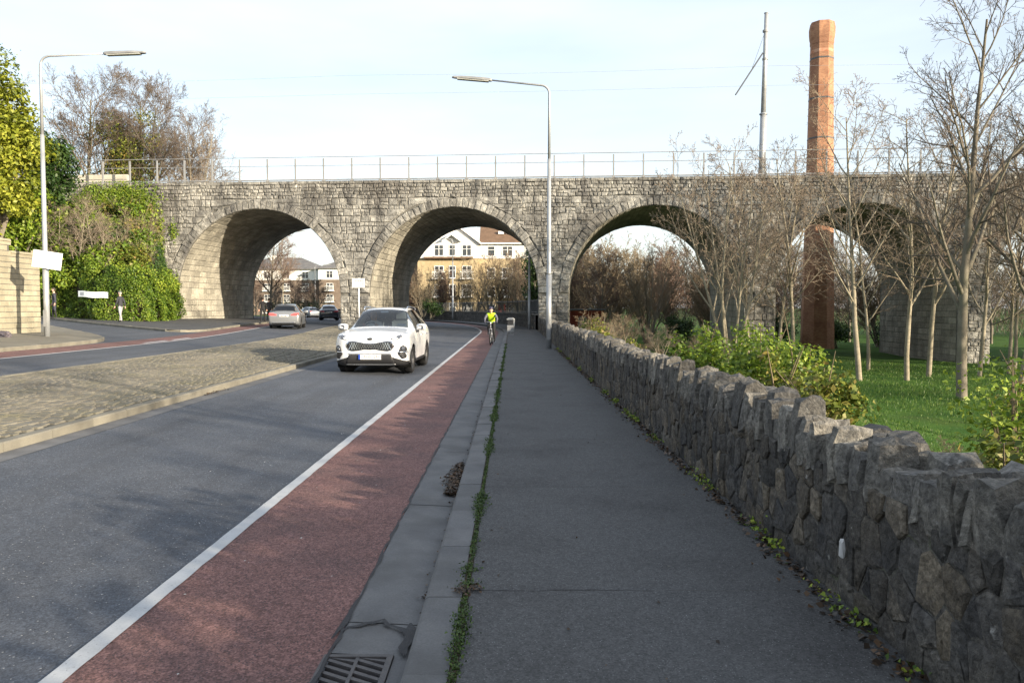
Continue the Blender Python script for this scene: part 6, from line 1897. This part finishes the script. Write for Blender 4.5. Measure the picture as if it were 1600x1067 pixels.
SAL = [(0.0, .50, .40, .62, .64, .36), (.04, .70, .30, .68, .70, .5), (.15, .84, .23, .74, .77, .58), (.5, .90, .19, .83, .87, .64), (1.2, .925, .18, .92, .97, .69), (1.42, .93, .18, .94, 1.0, .70), (1.85, .93, .18, .95, 1.26, .62), (2.25, .93, .18, .955, 1.42, .57),
       (2.8, .93, .18, .96, 1.465, .56), (3.4, .93, .18, .97, 1.44, .555), (3.95, .925, .19, .985, 1.345, .55), (4.52, .905, .22, .99, 1.06, .62), (4.70, .89, .25, .985, 1.035, .63), (4.78, .87, .28, .95, .98, .62), (4.84, .83, .34, .86, .88, .58), (4.86, .76, .40, .78, .80, .5)]
def saloon(name, label, loc, yaw, paint, sc=1.0, lit=False, group='cars driving away', plate=True):
    c = Car(name, label, 'car', loc, yaw, SAL, (.92, 3.76), .33, paint,
            dict(side=[('door_glass', 1.86, 2.55), ('pillar', 2.55, 2.63), ('rear_glass', 2.63, 3.35), ('pillar', 3.35, 3.42), ('rear_glass', 3.42, 3.95)], windscreen=(1.43, 2.24), rear_window=(3.96, 4.50), cladding=False))
    c.root.scale = (sc, sc, sc)
    c.wheels(.80, .215)
    c.both('tail_light', [(.40, .80), (.80, .80), (.86, .85), (.84, .93), (.60, .915), (.42, .86)], 'r', redlit if lit else redlamp, off=.012)
    c.patch('bumper_insert', [(-.70, .27), (.70, .27), (.66, .36), (-.66, .36)], 'r', M['plastic'], off=.010)
    c.patch('chrome_strip', [(-.68, .375), (.68, .375), (.68, .395), (-.68, .395)], 'r', M['chrome'], off=.014)
    if plate:
        c.patch('number_plate', [(-.26, .72), (.26, .72), (.26, .83), (-.26, .83)], 'r', numpl, off=.014)
        c.patch('plate_lettering', [(-.17, .755), (-.03, .755), (-.03, .795), (-.17, .795)], 'r', ink, off=.027, rim=False); c.patch('plate_lettering', [(.04, .755), (.18, .755), (.18, .795), (.04, .795)], 'r', ink, off=.027, rim=False)
    c.both('headlight', [(.50, .60), (.78, .62), (.82, .70), (.56, .67)], 'f', lampglass, off=.01)
    for sg_ in (1, -1):
        for (ya, yb) in ((1.6, 1.615), (2.58, 2.593), (3.42, 3.433)):
            c.patch('door_gap', [(ya, .30), (yb, .30), (yb, .94), (ya, .94)], 'L' if sg_ > 0 else 'R', M['plastic'], off=.003, rim=False)
        for yy in (2.4, 3.2): c.patch('door_handle', [(yy, .82), (yy + .17, .825), (yy + .17, .85), (yy, .845)], 'L' if sg_ > 0 else 'R', M['chrome'], off=.02)
    c.mirror(1.70, .93, .90, paint); c.interior(1.45, 4.0, .95, .80)
    mb = MB(); mb.box(-.012, .012, 3.7, 3.85, 1.40, 1.46); mb.build('aerial', M['plastic'], c.root, False, False)
    return c
def car_at(x, y, yaw):
    """place a car so that the middle of its rear stands at x, y, driving away"""
    d = Matrix.Rotation(yaw, 3, 'Z') @ Vector((0, 4.86, 0))
    return (x - d.x, y - d.y, h(x, y) + .012)
saloon('silver_car', 'silver liftback car with red tail lights driving away towards the first arch', car_at(-13.35, 46.6, R(180 + 10)), R(180 + 10), silver, lit=True)
saloon('dark_car', 'dark navy saloon car driving away beyond the first arch', car_at(-17.2, 75, R(180 + 14)), R(180 + 14), navy)
saloon('grey_car', 'small grey car farthest ahead on the bend beyond the first arch', car_at(-24.2, 99, R(180 + 38)), R(180 + 38), greyp, .92, plate=False)
# ================================================================ people
skin = plain('skin', (.55, .33, .24), .55)
def skin_body(joints, edges, root_i, mats, mat_of, parent, name='body'):
    """joints: name -> (pos, rx, ry). One continuous surface grown over the skeleton"""
    names = list(joints); idx = {n: i for i, n in enumerate(names)}
    me = bpy.data.meshes.new(name); me.from_pydata([joints[n][0] for n in names], [(idx[a], idx[b]) for a, b in edges], [])
    o = bpy.data.objects.new(name, me); col.objects.link(o)
    md = o.modifiers.new('s', 'SKIN'); md.use_smooth_shade = True
    sv = me.skin_vertices[0].data if me.skin_vertices else None
    if sv is None:
        bm = bmesh.new(); bm.from_mesh(me); bm.verts.layers.skin.verify(); bm.to_mesh(me); bm.free(); sv = me.skin_vertices[0].data
    for n in names:
        sv[idx[n]].radius = (joints[n][1], joints[n][2]); sv[idx[n]].use_root = (n == root_i)
    o.modifiers.new('u', 'SUBSURF').levels = 2
    dg = bpy.context.evaluated_depsgraph_get()
    out = bpy.data.meshes.new_from_object(o.evaluated_get(dg)); bpy.data.objects.remove(o)
    out.materials.clear()
    for m_ in mats: out.materials.append(m_)
    J = {n: Vector(joints[n][0]) for n in names}
    for p in out.polygons:
        c_ = p.center; best = None
        for a, b in edges:
            A, B = J[a], J[b]; ab = B - A; t = max(0, min(1, (c_ - A).dot(ab) / max(1e-9, ab.length_squared)))
            d = (A + ab * t - c_).length
            if best is None or d < best[0]: best = (d, a, b, t)
        p.material_index = mat_of(best[1], best[2], best[3], c_); p.use_smooth = True
    return out

def hand_geo(mb, w, d, side, mi):
    """palm with four unequal curled fingers and a thumb, hanging along d from wrist w"""
    d = d.normalized(); o = d.orthogonal().normalized(); n = d.cross(o)
    mb.tube([w - d * .01, w + d * .05, w + d * .095], [.026, .038, .034], 8, mi=mi)
    for k, l in enumerate((.062, .075, .07, .055)):
        b = w + d * .09 + o * (k - 1.5) * .019
        mb.tube([b, b + d * l * .5 + n * .012, b + d * l * .8 + n * .034], [.0092, .0088, .0075], 6, mi=mi)
    b = w + d * .035 + o * .034 * side; mb.tube([b, b + d * .03 + o * .018 * side, b + d * .06 + o * .016 * side + n * .012], [.011, .0105, .0085], 6, mi=mi)

def head_geo(mb, c_, fwd, mi, s=1.0):
    """head with jaw, nose, brow, ears and eyes; c_: centre, fwd: facing"""
    f = fwd.normalized(); u = Vector((0, 0, 1)); r = f.cross(u).normalized(); u = r.cross(f).normalized()
    n, m_ = 14, 10; vs = []
    for i in range(m_ + 1):
        ph = math.pi * i / m_; zz = math.cos(ph)
        for k in range(n):
            a = 2 * math.pi * k / n; x = math.sin(ph) * math.sin(a); y = math.sin(ph) * math.cos(a)
            jaw = 1 - .28 * max(0, -zz) ** 1.2
            p = Vector((x * .076 * jaw, y * .094 * (1 - .12 * max(0, -zz)), zz * .118))
            if y > .8 and -.25 < zz < .15: p.y += .020 * (1 - abs(zz + .1) / .3)
            if y > .3 and -.98 < zz < -.6: p.y += .012
            vs.append(c_ + (r * p.x + f * p.y + u * p.z) * s)
    fs = [(i * n + k, i * n + (k + 1) % n, (i + 1) * n + (k + 1) % n, (i + 1) * n + k) for i in range(m_) for k in range(n)]
    mb.add(vs, fs, mi=mi)
    for sg_ in (1, -1):
        mb.rock(c_ + (r * sg_ * .078 - f * .005 - u * .01) * s, (.02, .04, .06), random.Random(1), .05, mi=mi)
    return r, f, u

def person(label, loc, rz, kind, top, legs, shoes, hairc, hat=None, coat=0.0, stride=.0, arms=(.1, -.1), S=1.0, hands=skin, group=None, cat='person', hair_long=False):
    root = thing('person', label, cat, loc, rz, group); root.scale = (S, S, S)
    a = stride
    J = {'pel': ((0, 0, .96), .15, .115), 'wai': ((0, .0, 1.10), .14, .11), 'che': ((0, .01, 1.30), .165, .12), 'nek0': ((0, .0, 1.455), .085, .075), 'nek': ((0, .012, 1.52), .055, .055), 'hd': ((0, .02, 1.60), .05, .05)}
    E = [('pel', 'wai'), ('wai', 'che'), ('che', 'nek0'), ('nek0', 'nek'), ('nek', 'hd')]
    W = {}
    for s_, nm in ((1, 'l'), (-1, 'r')):
        st = a * s_
        J['hip' + nm] = ((.09 * s_, .0, .90), .092, .095); J['kne' + nm] = ((.10 * s_, st * .22 + .02, .50), .062, .064); J['ank' + nm] = ((.105 * s_, st * .42 - .03 * abs(st), .085 + .05 * max(0, -st)), .042, .046); J['toe' + nm] = ((.12 * s_, st * .42 + .16, .035), .038, .03)
        E += [('pel', 'hip' + nm), ('hip' + nm, 'kne' + nm), ('kne' + nm, 'ank' + nm), ('ank' + nm, 'toe' + nm)]
        sw = arms[0 if s_ > 0 else 1]
        J['sho' + nm] = ((.185 * s_, 0, 1.405), .066, .068); J['elb' + nm] = ((.235 * s_, sw * .25 - .02, 1.13), .05, .05)
        wx = Vector((.24 * s_, sw * .6 + .04, .90)); J['wri' + nm] = (tuple(wx), .034, .034)
        E += [('che', 'sho' + nm), ('sho' + nm, 'elb' + nm), ('elb' + nm, 'wri' + nm)]
        W[nm] = (wx, wx - Vector(J['elb' + nm][0]))
    def mo(p, q, t, c_):
        if q.startswith('toe') or c_.z < .07: return 2
        if q.startswith(('hip', 'kne', 'ank')) and p != 'pel': return 0 if c_.z > .93 - coat else 1
        if p == 'pel' and q.startswith('hip'): return 0 if c_.z > .86 - coat else 1
        if p in ('nek0', 'nek') and c_.z > 1.485: return 3
        return 0
    me = skin_body(J, E, 'pel', [top, legs, shoes, hands], mo, root)
    mb = MB(); head_geo(mb, Vector((0, .03, 1.665)), Vector((0, 1, 0)), 3)
    for nm, sd in (('l', 1), ('r', -1)): hand_geo(mb, W[nm][0], W[nm][1], sd, 3)
    hm = mb.mesh('x', [top, legs, shoes, hands], True)
    bm = bmesh.new(); bm.from_mesh(me); bm.from_mesh(hm); bm.to_mesh(me); bm.free()
    link('body', me, root, False)
    mb = MB(); n = 14
    def cap(z0, rs, zc, dy=0.0):
        prof = [(rs * 1.0, z0), (rs * 1.02, lerp(z0, zc, .35)), (rs * .86, lerp(z0, zc, .75)), (rs * .45, lerp(z0, zc, .96)), (.001, zc)]
        mb.lathe(prof, n, Matrix.Translation((0, .022 + dy, 0)) @ Matrix.Diagonal((.92, 1.12, 1, 1)))
    if hat:
        cap(1.70, .092, 1.80); mb.lathe([(.093, 1.695), (.099, 1.70), (.099, 1.725), (.093, 1.73)], n, Matrix.Translation((0, .022, 0)) @ Matrix.Diagonal((.92, 1.12, 1, 1)))
        mb.build('hat', hat, root, True, False)
        mb = MB(); mb.lathe([(.080, 1.60), (.088, 1.66), (.088, 1.70)], n, Matrix.Translation((0, .004, 0)) @ Matrix.Diagonal((.92, 1.06, 1, 1))); mb.build('hair', hairc, root, True, False)
    else:
        cap(1.70, .090, 1.80); mb.lathe([(.070, 1.60 - (.12 if hair_long else 0)), (.092, 1.65), (.092, 1.70)], n, Matrix.Translation((0, -.008, 0)) @ Matrix.Diagonal((.92, 1.02, 1, 1))); mb.build('hair', hairc, root, True, False)
    mb = MB()
    for sg_ in (1, -1): mb.rock((.03 * sg_, .113, 1.675), (.018, .012, .012), random.Random(1), .05)
    mb.build('eyes', ink, root, False, False)
    return root
dkcoat = plain('dark_coat', (.028, .030, .036), .85); black_ = plain('black_cloth', (.012, .012, .014), .85); greytr = plain('grey_trousers', (.30, .30, .31), .85); blk = plain('black_shoe', (.015, .015, .015), .5)
hairb = plain('dark_hair', (.03, .022, .016), .7); hairg = plain('grey_hair', (.30, .29, .28), .7); beanie = plain('grey_beanie', (.10, .11, .10), .9); navycoat = plain('navy_coat', (.035, .037, .055), .85)
hz_ = lambda x, y: h(x, y) + .118
person('man in grey beanie, dark jacket and pale grey trousers walking by the hedge', (-22.3, 45.4, hz_(-22.3, 45.4)), R(75), 0, dkcoat, greytr, blk, hairg, hat=beanie, stride=.35, arms=(-.25, .2), S=.99)
person('person in a long dark coat half hidden behind the left lamp post', (-26.75, 46.6, hz_(-26.75, 46.6)), R(120), 0, navycoat, black_, blk, hairb, coat=.42, stride=.2, arms=(.1, -.1), S=1.02)
person('person in black jacket walking away under the first arch, the nearer one', (-17.2, 55.0, h(-17.2, 55.0) + .108), R(5), 0, black_, black_, blk, hairb, stride=.4, arms=(.2, -.25), S=.98)
person('person in dark clothes walking away, farther one beyond the first arch', (-18.6, 61.0, h(-18.6, 61.0) + .108), R(8), 0, dkcoat, black_, blk, hairb, stride=-.35, arms=(-.2, .2), S=.96)

# driver of the white car (seated, behind the wheel at the car's right)
dv = thing('person', 'driver with fair hair and light top behind the wheel of the white car', 'person', (-3.42, 19.15, .012), R(-1.2))
fair = plain('fair_hair', (.45, .22, .07), .7); ltop = plain('pale_top', (.50, .46, .42), .8)
J = {'pel': ((-.36, 2.35, .80), .16, .13), 'che': ((-.36, 2.42, 1.12), .165, .12), 'nek': ((-.36, 2.38, 1.29), .055, .055), 'hd': ((-.36, 2.36, 1.36), .05, .05)}
E = [('pel', 'che'), ('che', 'nek'), ('nek', 'hd')]
for s_, nm in ((1, 'l'), (-1, 'r')):
    J['sho' + nm] = ((-.36 + .18 * s_, 2.40, 1.20), .065, .065); J['elb' + nm] = ((-.36 + .25 * s_, 2.18, 1.00), .048, .048); J['wri' + nm] = ((-.36 + .16 * s_, 1.95, 1.10), .034, .034)
    J['kne' + nm] = ((-.36 + .13 * s_, 1.90, .78), .075, .075); J['ank' + nm] = ((-.36 + .13 * s_, 1.62, .50), .05, .05)
    E += [('che', 'sho' + nm), ('sho' + nm, 'elb' + nm), ('elb' + nm, 'wri' + nm), ('pel', 'kne' + nm), ('kne' + nm, 'ank' + nm)]
me = skin_body(J, E, 'pel', [ltop, black_, skin], lambda p, q, t, c_: 1 if q[:3] in ('kne', 'ank') else (2 if p == 'nek' or q.startswith('wri') and t > .8 else 0), dv)
mb = MB(); head_geo(mb, Vector((-.36, 2.34, 1.42)), Vector((.05, -1, 0)), 2)
for nm, sd in (('l', 1), ('r', -1)): hand_geo(mb, Vector(J['wri' + nm][0]), Vector((0, -.5, .6)), sd, 2)
hm = mb.mesh('x', [ltop, black_, skin], True); bm = bmesh.new(); bm.from_mesh(me); bm.from_mesh(hm); bm.to_mesh(me); bm.free(); link('body', me, dv, False)
mb = MB(); Mh = Matrix.Translation((-.36, 2.36, 0)) @ Matrix.Diagonal((.95, 1.1, 1, 1)); mb.lathe([(.09, 1.45), (.092, 1.49), (.075, 1.535), (.04, 1.555), (.001, 1.558)], 14, Mh); mb.lathe([(.075, 1.32), (.095, 1.40), (.093, 1.46)], 14, Matrix.Translation((-.36, 2.375, 0))); mb.build('hair', fair, dv, True, False)
mb = MB(); Mw = Matrix.Translation((-.36, 1.92, 1.08)) @ Matrix.Rotation(R(65), 4, 'X')
ring = [Mw @ Vector((.18 * math.cos(a), .18 * math.sin(a), 0)) for a in np.linspace(0, 2 * math.pi, 21)]; mb.tube(ring, .014, 6, cap=False); mb.tube([Mw @ Vector((-.17, 0, 0)), Mw @ Vector((.17, 0, 0))], .018, 6)
mb.build('steering_wheel', M['plastic'], suv_root, True, False)

# ---------------------------------------------------------------- cyclist and bicycle (heading towards the viewer, -y)
BXc, BYc = -.95, 35.0
bk = thing('bicycle', 'dark bicycle ridden along the red cycle lane towards the viewer', 'bicycle', (BXc, BYc, .006), R(-3))
wr2 = .34
for yy, nm in ((0, 'front'), (1.06, 'rear')):
    Mx = Matrix.Translation((0, yy, wr2)) @ Matrix.Rotation(R(90), 4, 'Y')
    mb = MB(); ringp = [Mx @ Vector((wr2 * math.cos(a) * .945, wr2 * math.sin(a) * .945, 0)) for a in np.linspace(0, 2 * math.pi, 33)]; mb.tube(ringp, .026, 8, cap=False)
    w_ = mb.build('wheel', M['tyre'], bk, True, False)
    mb = MB(); ringp = [Mx @ Vector((wr2 * math.cos(a) * .86, wr2 * math.sin(a) * .86, 0)) for a in np.linspace(0, 2 * math.pi, 33)]; mb.tube(ringp, .010, 6, cap=False)
    for k in range(14):
        a = 2 * math.pi * k / 14; mb.tube([Mx @ Vector((0, 0, .02 * (-1) ** k)), Mx @ Vector((wr2 * .86 * math.cos(a), wr2 * .86 * math.sin(a), 0))], .0025, 3)
    mb.tube([Mx @ Vector((0, 0, -.05)), Mx @ Vector((0, 0, .05))], .018, 8); mb.build('rim', M['alloy'], w_, False, False)
mb = MB(); bb = (0, .62, .29); stt = (0, .72, .80); hd_ = (0, .17, .84); hd2 = (0, .13, .70)
for a, b, r_ in ((bb, stt, .016), (bb, hd2, .02), (stt, hd_, .017), (hd_, hd2, .02)): mb.tube([a, b], r_, 8)
for sx in (.05, -.05): mb.tube([bb, (sx, 1.06, wr2)], .010, 6); mb.tube([stt, (sx, 1.06, wr2)], .008, 6)
mb.build('frame', plain('bike_paint', (.03, .03, .035), .35, coat=.5), bk, True, False)
mb = MB()
for sx in (.055, -.055): mb.tube([(sx, .10, .70), (sx, 0, wr2)], .014, 6)
mb.tube([(-.055, .10, .70), (.055, .10, .70)], .018, 6); mb.tube([(0, .10, .70), (0, .2, .98)], .016, 6); mb.build('fork', plain('fork_metal', (.35, .35, .37), .35, metal=.6), bk, True, False)
mb = MB(); mb.tube([(-.30, .24, 1.02), (-.1, .2, 1.0), (.1, .2, 1.0), (.30, .24, 1.02)], .013, 8); mb.build('handlebar', M['alloy'], bk, True, False)
mb = MB(); mb.tube([(.30, .24, 1.02), (.2, .22, 1.01)], .018, 8); mb.tube([(-.30, .24, 1.02), (-.2, .22, 1.01)], .018, 8); mb.build('grips', M['plastic'], bk, True, False)
mb = MB(); mb.rock((0, .76, .90), (.15, .27, .06), random.Random(1), .08); mb.tube([(0, .72, .80), (0, .73, .88)], .014, 6); mb.build('saddle', M['plastic'], bk, True, False)
mb = MB(); mb.lathe([(.0, -.012), (.09, -.012), (.09, .012), (.0, .012)], 16, Matrix.Translation((.06, .62, .29)) @ Matrix.Rotation(R(90), 4, 'Y'))
mb.tube([(.09, .62, .29), (.10, .58, .13)], .011, 6); mb.tube([(-.09, .62, .29), (-.10, .66, .45)], .011, 6)
mb.box(.10, .19, .53, .62, .115, .135); mb.box(-.19, -.10, .61, .70, .44, .46); mb.build('crank', M['alloy'], bk, False, False)
mb = MB(); mb.lathe([(.0, 0), (.03, 0), (.028, .03), (0, .035)], 10, Matrix.Translation((0, .16, .95)) @ Matrix.Rotation(R(90), 4, 'X')); mb.build('front_lamp', M['signwhite'], bk, True, False)
cy = thing('person', 'cyclist in bright yellow vest and dark helmet riding the red lane', 'person', (BXc, BYc, .006), R(-3))
hiv = plain('hi_vis', (.55, .85, .02), .7); grs = plain('grey_sleeve', (.10, .10, .13), .8); refl = plain('reflective_band', (.7, .7, .66), .4)
J = {'pel': ((0, .74, .98), .15, .115), 'wai': ((0, .66, 1.10), .14, .11), 'che': ((0, .52, 1.26), .17, .125), 'nek0': ((0, .42, 1.37), .08, .075), 'nek': ((0, .38, 1.42), .055, .055), 'hd': ((0, .35, 1.47), .05, .05)}
E = [('pel', 'wai'), ('wai', 'che'), ('che', 'nek0'), ('nek0', 'nek'), ('nek', 'hd')]
for s_, nm, kz, ky, az, ay in ((1, 'l', .60, .40, .19, .60), (-1, 'r', .82, .42, .52, .68)):
    J['hip' + nm] = ((.095 * s_, .72, .93), .09, .09); J['kne' + nm] = ((.125 * s_, ky, kz), .064, .064); J['ank' + nm] = ((.135 * s_, ay + .04, az), .042, .045); J['toe' + nm] = ((.145 * s_, ay - .13, az - .06), .038, .03)
    J['sho' + nm] = ((.18 * s_, .46, 1.335), .066, .066); J['elb' + nm] = ((.28 * s_, .36, 1.14), .048, .048); J['wri' + nm] = ((.265 * s_, .27, 1.055), .034, .034)
    E += [('pel', 'hip' + nm), ('hip' + nm, 'kne' + nm), ('kne' + nm, 'ank' + nm), ('ank' + nm, 'toe' + nm), ('che', 'sho' + nm), ('sho' + nm, 'elb' + nm), ('elb' + nm, 'wri' + nm)]
def mo(p, q, t, c_):
    if q.startswith('toe'): return 2
    if q[:3] in ('hip', 'kne', 'ank'): return 1
    if q[:3] in ('elb', 'wri'): return 4
    if p == 'nek': return 3
    if (p, q) == ('pel', 'wai') and t < .2: return 1
    return 0
me = skin_body(J, E, 'pel', [hiv, black_, blk, skin, grs], mo, cy)
mb = MB(); head_geo(mb, Vector((0, .33, 1.53)), Vector((0, -1, -.05)), 3)
for nm, sd in (('l', 1), ('r', -1)): hand_geo(mb, Vector(J['wri' + nm][0]), Vector((0, -.5, -.35)), sd, 4)
hm = mb.mesh('x', [hiv, black_, blk, skin, grs], True); bm = bmesh.new(); bm.from_mesh(me); bm.from_mesh(hm); bm.to_mesh(me); bm.free(); link('body', me, cy, False)
mb = MB(); mb.lathe([(.098, 1.565), (.106, 1.60), (.095, 1.645), (.055, 1.675), (.001, 1.682)], 16, Matrix.Translation((0, .345, 0)) @ Matrix.Diagonal((.95, 1.25, 1, 1)))
mb.build('helmet', plain('dark_helmet', (.03, .03, .06), .4), cy, True, False)
mb = MB()
for sg_ in (1, -1): mb.rock((.03 * sg_, .242, 1.545), (.018, .012, .012), random.Random(1), .05)
mb.build('eyes', ink, cy, False, False)
